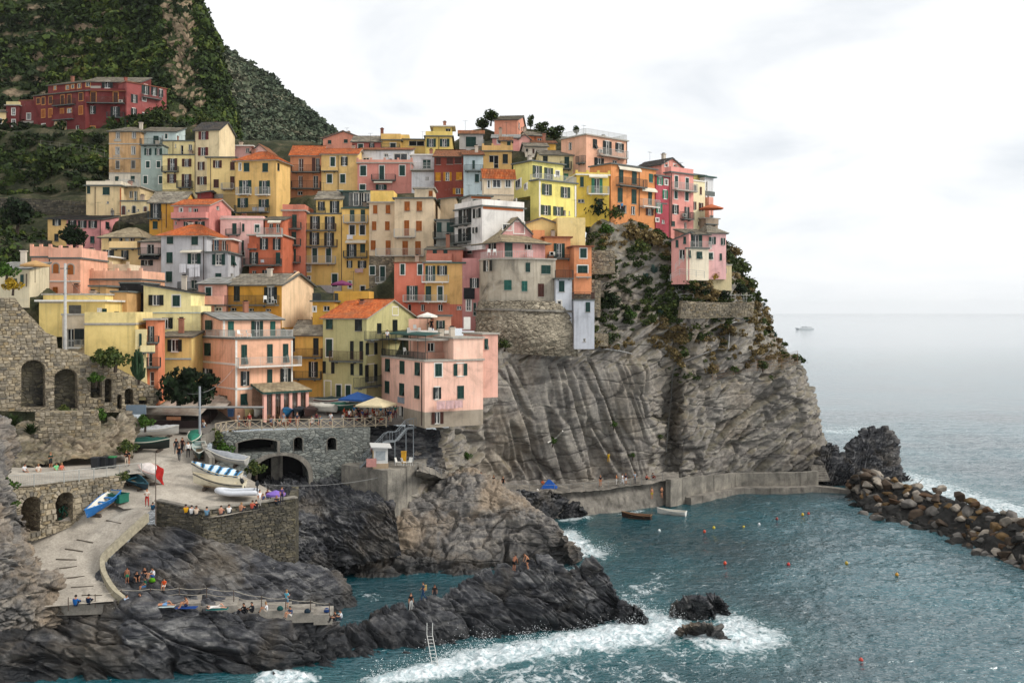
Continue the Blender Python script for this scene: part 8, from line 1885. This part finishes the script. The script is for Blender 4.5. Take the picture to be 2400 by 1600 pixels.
SKIN = [plain('skin_a','#b07a5a',.6,.06),plain('skin_b','#8f5b40',.6,.06),plain('skin_c','#c4937a',.6,.06)]
HAIR = [plain('dark_hair','#17120f',.7),plain('brown_hair','#3b2619',.7),plain('fair_hair','#8a6a42',.7)]
def cloth(c): return plain('cloth_' + c,c,.9,.1,4.0,.1)
M_SHOE = plain('shoe_leather','#2a2624',.7)
def pose(kind):
    "joint positions, metres, facing -y"
    J = dict(pel=(0,0,.93),spine=(0,0,1.15),chest=(0,0,1.34),neck=(0,0,1.50),head=(0,-.01,1.62),top=(0,0,1.74))
    def arms(l,r): J.update(shl=(.18,0,1.42),ell=l[0],hal=l[1],shr=(-.18,0,1.42),elr=r[0],har=r[1])
    def legs(l,r): J.update(hil=(.10,0,.90),knl=l[0],anl=l[1],tol=l[2],hir=(-.10,0,.90),knr=r[0],anr=r[1],tor=r[2])
    if kind == 'stand':
        arms(((.24,.02,1.14),(.24,-.08,.90)),((-.24,.02,1.14),(-.25,-.06,.89))); legs(((.12,-.01,.48),(.12,.03,.08),(.14,-.14,.03)),((-.12,-.01,.48),(-.13,.03,.08),(-.15,-.14,.03)))
    elif kind == 'hold':
        arms(((.25,.0,1.16),(.12,-.25,1.20)),((-.25,.0,1.16),(-.10,-.26,1.24))); legs(((.12,-.02,.48),(.13,.03,.08),(.15,-.14,.03)),((-.12,-.03,.48),(-.12,.04,.08),(-.14,-.13,.03)))
    elif kind == 'walk':
        arms(((.24,.1,1.16),(.23,.12,.93)),((-.24,-.08,1.16),(-.22,-.26,.98))); legs(((.1,-.16,.50),(.1,-.20,.09),(.11,-.36,.06)),((-.1,.04,.49),(-.1,.34,.16),(-.11,.22,.05)))
    elif kind == 'lean':
        J.update(pel=(0,.08,.88),spine=(0,-.02,1.08),chest=(0,-.16,1.24),neck=(0,-.27,1.36),head=(0,-.36,1.44),top=(0,-.44,1.53))
        arms(((.24,-.28,1.02),(.2,-.38,.80)),((-.24,-.26,1.02),(-.2,-.36,.80))); J.update(shl=(.18,-.2,1.28),shr=(-.18,-.2,1.28)); legs(((.12,-.12,.48),(.12,.06,.08),(.13,-.1,.03)),((-.12,-.04,.48),(-.13,.1,.08),(-.14,-.06,.03))); J.update(hil=(.1,.07,.85),hir=(-.1,.07,.85))
    elif kind == 'sit':      # on the ground, knees up
        J.update(pel=(0,.1,.12),spine=(0,.14,.33),chest=(0,.10,.53),neck=(0,.05,.69),head=(0,.0,.80),top=(0,0,.93))
        J.update(shl=(.18,.08,.60),ell=(.24,-.12,.42),hal=(.14,-.34,.45),shr=(-.18,.08,.60),elr=(-.24,-.12,.42),har=(-.14,-.34,.45))
        J.update(hil=(.1,.06,.12),knl=(.13,-.36,.46),anl=(.12,-.52,.07),tol=(.13,-.68,.04),hir=(-.1,.06,.12),knr=(-.13,-.34,.48),anr=(-.12,-.50,.07),tor=(-.13,-.66,.04))
    elif kind == 'ledge':    # seated on a wall or bench, legs hanging
        J.update(pel=(0,.05,.10),spine=(0,.07,.32),chest=(0,.04,.52),neck=(0,.0,.68),head=(0,-.04,.79),top=(0,-.04,.92))
        J.update(shl=(.18,.03,.59),ell=(.24,-.04,.34),hal=(.16,-.24,.24),shr=(-.18,.03,.59),elr=(-.24,-.04,.34),har=(-.16,-.24,.24))
        J.update(hil=(.1,.0,.10),knl=(.13,-.42,.12),anl=(.13,-.44,-.30),tol=(.14,-.60,-.34),hir=(-.1,.0,.10),knr=(-.13,-.42,.12),anr=(-.12,-.40,-.30),tor=(-.13,-.56,-.35))
    elif kind == 'lie':      # on the back, head to +y, one knee up
        J.update(pel=(0,0,.12),spine=(0,.22,.13),chest=(0,.42,.15),neck=(0,.58,.16),head=(0,.70,.19),top=(0,.82,.20))
        J.update(shl=(.19,.48,.14),ell=(.36,.38,.08),hal=(.32,.16,.08),shr=(-.19,.48,.14),elr=(-.34,.62,.08),har=(-.14,.78,.1))
        J.update(hil=(.1,-.03,.12),knl=(.13,-.36,.40),anl=(.13,-.62,.08),tol=(.14,-.78,.06),hir=(-.1,-.03,.12),knr=(-.13,-.48,.13),anr=(-.14,-.90,.08),tor=(-.17,-.98,.16))
    return {k: np.array(v,float) for k,v in J.items()}
BONES = [('pel','spine'),('spine','chest'),('chest','neck'),('neck','head'),('head','top'),('chest','shl'),('shl','ell'),('ell','hal'),('chest','shr'),('shr','elr'),('elr','har'),('pel','hil'),('hil','knl'),('knl','anl'),('anl','tol'),('pel','hir'),('hir','knr'),('knr','anr'),('anr','tor')]
RAD = dict(pel=(.155,.12),spine=(.135,.105),chest=(.165,.115),neck=(.058,.058),head=(.082,.095),top=(.05,.055),shl=(.07,.07),shr=(.07,.07),ell=(.046,.046),elr=(.046,.046),hal=(.03,.036),har=(.03,.036),hil=(.10,.10),hir=(.10,.10),knl=(.062,.062),knr=(.062,.062),anl=(.042,.042),anr=(.042,.042),tol=(.036,.036),tor=(.036,.036))
_body = {}
def seg_d(p,a,b):
    ab = b - a; t = np.clip(((p - a) @ ab) / (ab @ ab + 1e-9),0,1); return np.linalg.norm(p - a - t[:,None] * ab,axis=1)
def body_mesh(kind,dress):
    """dress: how many regions are cloth - 'tee' short sleeves and long trousers, 'shorts' tee and shorts, 'swim' bare with trunks, 'bikini', 'long' long sleeves"""
    key = (kind,dress)
    if key in _body: return _body[key]
    J = pose(kind); names = list(J); idx = {n: i for i,n in enumerate(names)}
    if ('raw',kind) not in _body:
        me = bpy.data.meshes.new('body'); me.from_pydata([tuple(J[n]) for n in names],[(idx[a],idx[b]) for a,b in BONES],[])
        ob = bpy.data.objects.new('body_tmp',me); COL.objects.link(ob); sk = ob.modifiers.new('s','SKIN'); sk.use_smooth_shade = True; ob.modifiers.new('d','SUBSURF').levels = 1; ob.modifiers['d'].render_levels = 1
        for n in names: me.skin_vertices[0].data[idx[n]].radius = RAD[n]
        me.skin_vertices[0].data[idx['pel']].use_root = True
        dg = bpy.context.evaluated_depsgraph_get(); ev = ob.evaluated_get(dg); m2 = bpy.data.meshes.new_from_object(ev)
        v = np.empty(len(m2.vertices) * 3); m2.vertices.foreach_get('co',v); v = v.reshape(-1,3); f = [tuple(p.vertices) for p in m2.polygons]
        bpy.data.objects.remove(ob); bpy.data.meshes.remove(me); bpy.data.meshes.remove(m2)
        b = MB()
        for s,w,e in (('hal','hal','ell'),('har','har','elr')):
            d = J[w] - J[e]; d /= np.linalg.norm(d); side = np.cross(d,(0,-1,.3)); side /= np.linalg.norm(side) + 1e-9; nn = np.cross(side,d); o = J[w]
            for k,L in enumerate((.07,.08,.075,.06)):
                q = o + d * .02 + side * (k - 1.5) * .019; b.tube([q,q + d * L * .6,q + d * L * .95 + nn * .03],[.010,.009,.007],5)
            q = o - d * .01 + side * .03; b.tube([q,q + side * .03 + d * .03,q + side * .035 + d * .06],[.011,.01,.008],5)
        hd = J['head']; up = J['top'] - J['head']; up /= np.linalg.norm(up); fw = np.array((0,-1.,0)); fw = fw - up * (fw @ up)
        if np.linalg.norm(fw) < .3: fw = np.array((0,0,1.)) - up * up[2]
        fw /= np.linalg.norm(fw); sd = np.cross(up,fw)
        b.tube([hd + fw * .085 + up * .045,hd + fw * .118 + up * .01,hd + fw * .09 - up * .002],[.008,.016,.01],5); b.tube([hd + fw * .088 - up * .035 - sd * .02,hd + fw * .092 - up * .035 + sd * .02],.007,4)
        for q in (-1,1): b.tube([hd + sd * q * .085 + up * .04,hd + sd * q * .098 + up * .01],.018,5); b.lathe([(.004,-.01),(.011,0),(.004,.01)],6,tuple(hd + fw * .088 + sd * q * .032 + up * .032),1)
        n0 = len(v); v = np.concatenate([v,np.array(b.v)]); ex = [tuple(n0 + i for i in ff) for ff in b.f]
        hb = MB(); c = hd + up * .045; rr = []
        for i in range(6):
            t = math.pi * .62 * i / 5
            for j in range(12):
                a = 2 * math.pi * j / 12; d = up * math.cos(t) + (sd * math.cos(a) - fw * math.sin(a)) * math.sin(t); dd = (fw @ d); rr.append(c + d * (.118 if dd < .35 else .105))
        hb.add(rr,[(i * 12 + j,i * 12 + (j + 1) % 12,(i + 1) * 12 + (j + 1) % 12,(i + 1) * 12 + j) for i in range(5) for j in range(12) if not (i >= 3 and (fw @ (rr[(i + 1) * 12 + j] - c)) > .045)])
        _body[('raw',kind)] = (v,f,ex,b.m,hb.mesh('hair',HAIR[0],True),J)
    v,f,ex,exm,hm,J = _body[('raw',kind)]
    cen = np.array([v[list(q)].mean(0) for q in f]); D = np.stack([seg_d(cen,J[a],J[b]) for a,b in BONES],1); nb = D.argmin(1); mi = np.zeros(len(f),int)
    frac = np.array([np.clip(((c - J[BONES[k][0]]) @ (J[BONES[k][1]] - J[BONES[k][0]])) / np.sum((J[BONES[k][1]] - J[BONES[k][0]]) ** 2),0,1) for c,k in zip(cen,nb)])
    top = {0,1,2,5,8}; uparm = {6,9}; foarm = {7,10}; hip = {11,15}; thigh = {12,16}; calf = {13,17}; foot = {14,18}
    for i,(k,t) in enumerate(zip(nb,frac)):
        if dress in ('tee','shorts','long'):
            if k in top and not (k == 2 and t > .6): mi[i] = 1
            if k in uparm and (dress == 'long' or t < .65): mi[i] = 1
            if k in foarm and dress == 'long': mi[i] = 1 if t < .85 else 0
            if k in hip or k in thigh and (dress != 'shorts' or t < .75) or (k == 0 and t < .3): mi[i] = 2
            if k in calf and dress != 'shorts': mi[i] = 2
            if k in foot or (k in calf and t > .93): mi[i] = 3
        elif dress in ('swim','bikini'):
            if k in hip or (k in thigh and t < (.6 if dress == 'swim' else .12)) or (k == 0 and t < .45): mi[i] = 2
            if dress == 'bikini' and k == 2 and t < .35: mi[i] = 1
    allf = f + ex; allm = list(mi) + [4 if q else 0 for q in exm]
    m = bpy.data.meshes.new('person'); m.from_pydata([tuple(p) for p in v],[],allf)
    for x in (SKIN[0],cloth('#808080'),cloth('#404040'),M_SHOE,M_DARK): m.materials.append(x)
    m.polygons.foreach_set('material_index',allm); m.polygons.foreach_set('use_smooth',[True] * len(allf)); m.update()
    _body[key] = (m,hm); return _body[key]
def person(label,p,kind='stand',yaw=0,dress='tee',top='#808080',bot='#303540',skin=0,hair=0,s=1.0,group='people',bag=None):
    m,hm = body_mesh(kind,dress); o = mobj('person',m,None,p,R_(yaw),(s,s,s)); tag(o,label,'person',group)
    for i,x in enumerate((SKIN[skin],cloth(top),cloth(bot))): o.material_slots[i].link = 'OBJECT'; o.material_slots[i].material = x
    h = mobj('hair',hm,o); h.material_slots[0].link = 'OBJECT'; h.material_slots[0].material = HAIR[hair]
    if bag:
        b = MB(); b.box(-.17,.17,0,.2,0,.45); q = b.build('backpack',cloth(bag),None,Vector(p) + Vector((math.sin(R_(yaw)) * -.12 * s,math.cos(R_(yaw)) * .12 * s,1.0 * s)),R_(yaw)); tag(q,'small tan backpack of the man walking on the outcrop','backpack')
    return o
G1 = 'people on the bathing platform'
def Q(x,y,z): return Wz(*Z('Q',x,y),z)
person('person in a blue hooded jacket sitting at the lower end of the ramp',Q(312,448,5.1),'sit',170,'long','#1f5a9a','#2a3040',s=1.08,group=G1)
person('person in a dark navy jacket sitting right of the blue jacket',Q(408,436,5.1),'sit',170,'long','#16263f','#20242c',group=G1)
person('sunbather half hidden behind the rock at the ramp foot',Wz(140,1378,5.9),'lie',60,'swim','#888888','#6b2f2a',1,group=G1)
person('child in green trunks standing on the slate near the ramp',Q(693,272,6.1),'stand',20,'swim','#888888','#2f7a5a',1,s=.78,group=G1)
person('person in black sitting beside the child in green trunks',Q(765,262,6.0),'sit',30,'shorts','#1d1d20','#26262a',group=G1)
person('person in a green shirt and blue shorts sitting on the slate edge',Q(825,305,5.75),'ledge',-60,'shorts','#1f5a4a','#4a6f9a',0,group=G1)
person('long haired person in the back of the slate group',Q(822,232,6.5),'sit',0,'tee','#3a2a28','#3a3a40',0,0,group=G1)
person('person in a white shirt and blue shorts bending over in the slate group',Q(880,235,6.5),'sit',-40,'shorts','#d5d5d8','#2f4f8a',group=G1)
person('child in an orange shirt and white shorts sitting apart on the slate',Q(968,300,5.9),'ledge',0,'shorts','#c9512a','#d0ccc4',0,s=.8,group=G1)
person('person in a pale blue top sitting at the rope post on the platform',Q(690,440,4.95),'sit',60,'shorts','#9fb0c4','#b05040',group=G1)
person('person in a black shirt facing the pale blue top',Q(785,425,5.0),'sit',-30,'shorts','#1a1b1e','#7a3028',group=G1)
person('sunbather in light blue shorts lying on a pale towel',Q(970,442,4.85),'lie',95,'swim','#888888','#6f95c0',0,group=G1)
person('bare backed person sitting upright on a blue towel',Q(1130,452,4.75),'sit',-60,'swim','#888888','#1f2c4a',0,group=G1)
person('sunbather in white lying on a teal towel',Q(1360,462,4.6),'lie',95,'shorts','#d8d4cf','#d0c8c0',2,group=G1)
person('dark haired person in black sitting on the fourth step',Q(1560,502,4.4),'sit',-50,'long','#151518','#1c1c20',group=G1)
person('person in black trousers beside the one on the fourth step',Q(1620,495,4.4),'sit',-50,'long','#22252b','#1a1a1e',group=G1)
person('sunbather with raised knees on the fifth step',Q(1725,492,4.1),'sit',-80,'shorts','#dddddd','#b5a89a',0,2,group=G1)
person('person in a light blue top standing at the rope on the lower steps',Q(1882,462,3.9),'hold',150,'shorts','#5fa5b8','#5a7a90',0,2,s=.95,group=G1)
person('person sitting in front of the light blue top on the lower steps',Q(1905,525,3.75),'sit',-40,'shorts','#3a4a6a','#c9c4bc',0,group=G1)
person('person in black sitting on the rock at the end of the platform',Q(2240,558,3.1),'sit',-60,'tee','#1a1a1d','#222228',group=G1)
person('person in a white shirt sitting behind the black one at the platform end',Q(2278,550,3.2),'sit',-60,'tee','#d5d6da','#3a3f4a',group=G1)
def towel(label,p,yaw,col,w=.8,l=1.8):
    b = MB(); n = 8; vs = [(-w / 2 + w * i / 3,-l / 2 + l * j / n,.02 + .012 * math.sin(i * 2 + j * 1.3)) for j in range(n + 1) for i in range(4)]; b.add(vs,[(j * 4 + i,j * 4 + i + 1,j * 4 + i + 5,j * 4 + i + 4) for j in range(n) for i in range(3)]); o = b.build('towel',cloth(col),None,p,R_(yaw),True); tag(o,label,'towel','towels on the platform')
towel('pale towel under the sunbather in blue shorts',Q(970,446,4.82),95,'#b5c4c4'); towel('blue towel under the bare backed person',Q(1135,455,4.77),90,'#1f3f7a'); towel('teal towel under the sunbather in white',Q(1365,465,4.55),95,'#1f6a68')
for x,y,z,col,lab in ((880,265,6.05,'#5a9a1f','lime green bag lying in the slate group'),(715,262,6.1,'#22262c','black bag beside the child in green trunks'),(1832,475,4.0,'#1f4a48','dark teal rucksack on the sixth step'),(2035,495,3.7,'#23303a','dark bag near the lowest rope post'),(2180,490,3.5,'#1f3a6a','blue bag at the end of the rope')):
    b = MB(); b.lathe([(.05,0),(.2,.02),(.24,.15),(.2,.32),(.1,.42),(.02,.45)],9); o = b.build('bag',cloth(col),None,Q(x,y,z),0,True); o.scale = (1.2,.8,.9); tag(o,lab,'bag','bags on the platform')
def S(x,y,V=OUTCROP):
    p = np.array(onto(V,*Z('S',x,y))); q = V.reshape(-1,3); k = (np.abs(q[:,0] - p[0]) < .5) & (np.abs(q[:,1] - p[1]) < .5); p[2] = np.percentile(q[k,2],85) if k.any() else p[2]; return p
G2 = 'bathers on the rocks'
person('boy in black trunks standing bent forward on top of the outcrop',S(918,305) + (0,0,0),'lean',-60,'swim','#888888','#17181b',0,1,1.0,G2)
person('boy climbing on the outcrop below the standing one',S(830,368),'lean',150,'swim','#888888','#17181b',1,0,.95,G2)
person('man in blue with a backpack walking on the back of the outcrop',S(252,545),'walk',-80,'tee','#2a4456','#27405f',0,0,1.02,G2,bag='#a58a5a')
person('person in black and white trousers left of the walking man',S(170,560),'stand',40,'tee','#1b1b1e','#b5b5b2',0,0,.95,G2)
person('person standing half hidden behind the outcrop ridge',S(320,500) + (0,.8,-.5),'stand',10,'tee','#2a2020','#2a2a30',1,0,.9,G2)
def O(x,y,z): return Wz(*Z('O',x,y),z)
G3 = 'people on the ramp'
person('woman in a white top and red trousers walking down the ramp',O(298,1320,11.25),'hold',10,'tee','#cfc7bc','#a02a22',0,0,1.0,G3)
person('person in black with a bag walking in the middle of the ramp',O(645,832,13.55),'walk',10,'tee','#17181b','#1f2a38',0,0,1.0,G3)
person('person in dark clothes behind the walker on the ramp, left',O(612,755,14.2),'stand',30,'tee','#24262a','#2c2f36',1,0,1.0,G3)
person('person in a brown top behind the walker on the ramp, right',O(680,745,14.3),'walk',-20,'tee','#3a2320','#1f2024',0,0,1.0,G3)
person('person in a white shirt and black trousers beside the green covered boat',O(742,790,13.9),'stand',20,'long','#d5d4d0','#18191c',0,0,1.0,G3)
person('person in white and denim at the foot of the mast',O(912,540,15.0),'walk',160,'shorts','#d3cfc8','#4f6f9a',0,2,1.0,G3)
person('person in orange beside the mast',O(895,520,15.2),'stand',170,'shorts','#b5603a','#59708f',0,1,1.0,G3)
person('child in teal sitting on the wall end below the flag',O(362,1362,10.9),'sit',160,'tee','#1f4f6a','#243040',0,0,.85,G3)
person('couple member in black standing at the tan rock, left',O(75,890,13.7),'hold',40,'tee','#17171a','#b5a898',0,2,1.0,G3)
person('couple member in dark clothes standing at the tan rock, right',O(100,880,13.7),'stand',-40,'shorts','#23242a','#8a5a48',0,1,.95,G3)
G4 = 'people behind the boat terrace wall'
for x,y,t,lab in ((718,1385,'#c9951f','person in yellow sitting behind the boat terrace wall'),(782,1395,'#d5d3cf','person in white next to the yellow one behind the wall'),(832,1400,'#c9b5a0','bare shouldered person third along the terrace wall'),(945,1412,'#5f7f95','person in pale blue at the bend of the terrace wall'),(1100,1398,'#b5806a','person with red hair behind the terrace wall'),(1185,1385,'#dddcd8','person in white leaning on the terrace wall'),(1320,1365,'#b58468','bare shouldered person right of the one in white'),(1440,1340,'#c05a48','person in red low behind the terrace wall'),(1478,1335,'#2a2326','dark haired person near the dinghy behind the wall')):
    person(lab,O(x,y + 18,10.85),'sit',160 + x % 40,'tee',t,'#3a3d44',x % 3,(x // 7) % 3,1.0,G4)
for x,y,t,bt,k,lab in ((1515,1325,'#d8d8da','#b5b0a8','stand','person in white standing by the dinghy stern'),(1550,1275,'#3a4a6a','#2f4a7a','ledge','person in blue sitting on the parapet corner'),(1600,1225,'#5a2a35','#3a5a8a','ledge','person in maroon sitting on the parapet'),(1755,1285,'#4a3a6a','#2a2a38','stand','person in purple standing beside the purple parasol'),(1700,1300,'#2a3038','#2a3038','sit','person crouching under the purple parasol')):
    person(lab,O(x,y,10.95),k,40 + x % 50,'tee',t,bt,0,x % 3,.95,G4)
G5 = 'people on the promenade'
for x,y,t,bt,k,yaw,lab in ((300,545,'#cfcfd2','#23252b','ledge',70,'person in white with a pink bag sitting on the promenade rocks'),(470,545,'#d0c6ba','#b5a890','ledge',40,'person in pale beige sitting on the promenade'),(620,500,'#1f3a35','#2a2a2e','hold',60,'person in dark clothes standing behind the promenade sitters'),(690,530,'#7fc98f','#2f5a45','ledge',50,'person in a light green shirt sitting on the promenade'),(755,530,'#c06a58','#7a5a4a','ledge',60,'person in coral sitting beside the light green shirt')):
    person(lab,Wz(*Z('P',x,y + 20),14.4 - .0007 * x),k,yaw,'shorts',t,bt,0,x % 3,1.0,G5)
G6 = 'people on the cliff walkway'
def T_(x,y,z): return Wz(*Z('T',x,y),z)
for x,y,z,k,d,t,bt,lab in ((668,470,3.65,'stand','shorts','#1b1c20','#b57a5a','person in black near the middle of the walkway'),(778,462,3.65,'hold','tee','#c07a48','#cfcac4','person in orange and white on the walkway'),(820,460,3.65,'walk','tee','#d0d0d2','#cfd2d6','person all in white on the walkway'),(842,455,3.65,'stand','shorts','#22263a','#d5d5d8','person in navy and white on the walkway'),(905,448,3.65,'stand','tee','#8a9aa5','#3a3f48','person in grey blue with an orange bag on the walkway'),(988,425,3.8,'sit','shorts','#b5524a','#2a2a2e','person in red sitting against the cliff'),(1030,415,3.9,'sit','tee','#1d1d20','#7a2a2a','person in black and red sitting against the cliff'),(1022,555,1.6,'stand','swim','#888','#b5a030','bather in yellow trunks on the steps below the walkway'),(1090,548,1.6,'hold','bikini','#1a1a1c','#1a1a1c','bather in a black swimsuit on the steps below the walkway')):
    person(lab,T_(x,y,z),k,20 + x % 60,d,t if len(t) > 4 else '#888888',bt,0,x % 3,1.0,G6)
for x,y,z,k,t,bt,lab in ((1362,762,5.4,'walk','#c9d2dc','#1f6a55','person in white and green walking at the start of the walkway'),(1478,790,4.8,'stand','#2a2422','#241f1f','dark figure behind the handrail of the walkway'),(1565,800,4.4,'stand','#151517','#151517','person all in black on the walkway'),(1930,775,3.8,'sit','#c9603a','#b5643f','person in orange lying beside the blue tent'),(340,530,11.4,'stand','#b57a72','#5a4a48','person at the counter of the white hut')):
    person(lab,Wz(*Z('R',x,y),z),k,30,'tee',t,bt,0,x % 3,1.0,G6)
def tent():
    c = Wz(*Z('R',1985,795),3.65); root = tag(empty('beach_tent',c),'small blue beach tent on the cliff walkway','tent'); b = MB(); b.add([(-1.3,-.8,0),(1.2,-.8,0),(1.4,.8,0),(-1.1,.8,0),(-.1,.1,1.25),(.3,.2,1.15)],[(0,1,5,4),(1,2,5),(2,3,4,5),(3,0,4)]); b.build('shell',cloth('#1f4f9a'),root); b = MB(); b.tube([(-1.3,-.8,0),(-.1,.1,1.27),(1.4,.8,0)],.02,4); b.build('pole',M_IRON,root)
    b = MB(); b.lathe([(.02,-.2),(.16,-.12),(.2,0),(.16,.12),(.02,.2)],10); o = b.build('beach_ball',M_WHITE,None,Wz(*Z('R',1880,815),3.8),0,True); tag(o,'white ball beside the blue tent','ball')
tent()
person('climber in a yellow jacket on the slab cliff',np.array(onto(HEAD,1428,1078)) + (0,-.35,-.5),'hold',170,'long','#c9a51f','#c99a2a',0,0,.9,G6)
person('person in dark clothes standing on the ravine slate',Wz(*Z('O',2172,1390),5.2),'stand',0,'swim','#888888','#8a2a26',1,0,.95,G2)
G7 = 'people at the fence of the square'; rr = random.Random(12)
cols = ['#d0cfcc','#17181b','#8a2a2a','#2a4a7a','#c9b59a','#1f5a52','#7a7a80','#b5472a','#3a3f4a','#d8d6d0','#5a2a35','#2f6a8a']
cn = ['white','black','dark red','blue','beige','teal','grey','orange','slate grey','cream','maroon','sky blue']
spots = [(1285,'stand'),(1360,'sit'),(1405,'stand'),(1640,'sit'),(1665,'sit'),(1730,'sit'),(1775,'stand'),(1840,'sit'),(1920,'stand'),(2080,'sit'),(2130,'stand'),(2170,'sit'),(2285,'stand')]
for i,(x,k) in enumerate(spots):
    person('%s person %s at the fence %s' % (cn[i % 12],'standing' if k == 'stand' else 'sitting',['at the left corner of the square','by the small yellowish boat','left of the cream boat','below the light blue boat','between the light blue and blue boats','left of the blue covered boat','by the blue covered boat','right of the blue covered boat','by the dark covered boats','in front of the brown covered boat','right of the brown covered boat','left of the red striped boat','near the olive house'][i]),O(x,464 - (x - 1285) * .012,SQZ + .12) + (0,0,.4 if k == 'sit' else 0),'ledge' if k == 'sit' else k,rr.choice([0,170,20,-30]),'shorts',cols[i % 12],cols[(i * 5 + 3) % 12],i % 3,i % 3,1.0,G7)
G8 = 'crowd of diners under the cream parasol'
def Lp(x,y):
    p = Z('L',x,y); return Wz(p[0],p[1],SQZ + np.clip((998 - p[1]) / 15 * .7,0,2))
for i in range(24):
    x = 120 + i * 29 + rr.uniform(-8,8); y = 1462 - (i % 3) * 26 + rr.uniform(-6,6); c1 = (i * 7) % 12; row = ['next to the fence','in the middle row','in the back row'][i % 3]
    person('diner in %s %s %s, %s' % (cn[c1],'standing' if i % 2 else 'seated',row,'left of the cream parasol' if i < 9 else ('under the cream parasol' if i < 16 else 'right of the cream parasol')),Lp(x,y) + (0,0,0 if i % 2 else .35),'stand' if i % 2 else 'ledge',rr.uniform(0,360),'tee',cols[c1],cols[(i * 3 + 1) % 12],i % 3,(i // 2) % 3,1.0,G8)
for i in range(6):
    p = Lp(330 + i * 80,1430 + (i % 2) * 14); root = tag(empty('cafe_table',p),'cafe table under the cream parasol, %s from the left' % ['first','second','third','fourth','fifth','sixth'][i],'table','cafe tables'); b = MB(); b.box(-.45,.45,-.45,.45,.70,.74); b.build('top',plain('cafe_table_top','#5e4a38'),root); b = MB(); b.tube([(0,0,0),(0,0,.7)],.04,6); b.build('leg',M_IRON,root)
person('person in black standing on the peach roof terrace by the white parasol',W(*Z('L',1250,310),131.4),'stand',10,'tee','#151517','#1a1b20',0,0,1.0,'people on terraces')
person('person in white sitting on the olive house terrace',W(*Z('L',690,375),129.3),'ledge',10,'tee','#d5d5d5','#3a3a40',0,0,1.0,'people on terraces')
person('person in a blue top at the door of the orange cliff house',W(*Z('E',822,1135),166.3),'stand',10,'tee','#3f86b5','#2a2a30',0,0,1.0,'people on terraces')
def haze():
    m = bpy.data.materials.new('sea_haze'); m.use_nodes = True; n = m.node_tree.nodes; n.clear(); o = n.new('ShaderNodeOutputMaterial'); v = n.new('ShaderNodeVolumePrincipled')
    v.inputs['Color'].default_value = (.97,.98,1.0,1); v.inputs['Density'].default_value = .000028; m.node_tree.links.new(v.outputs[0],o.inputs['Volume'])
    b = MB(); b.box(-32000,32000,-300,31000,-3,320); tag(b.build('haze',m),kind='stuff')
scene.cycles.volume_bounces = 2
haze()
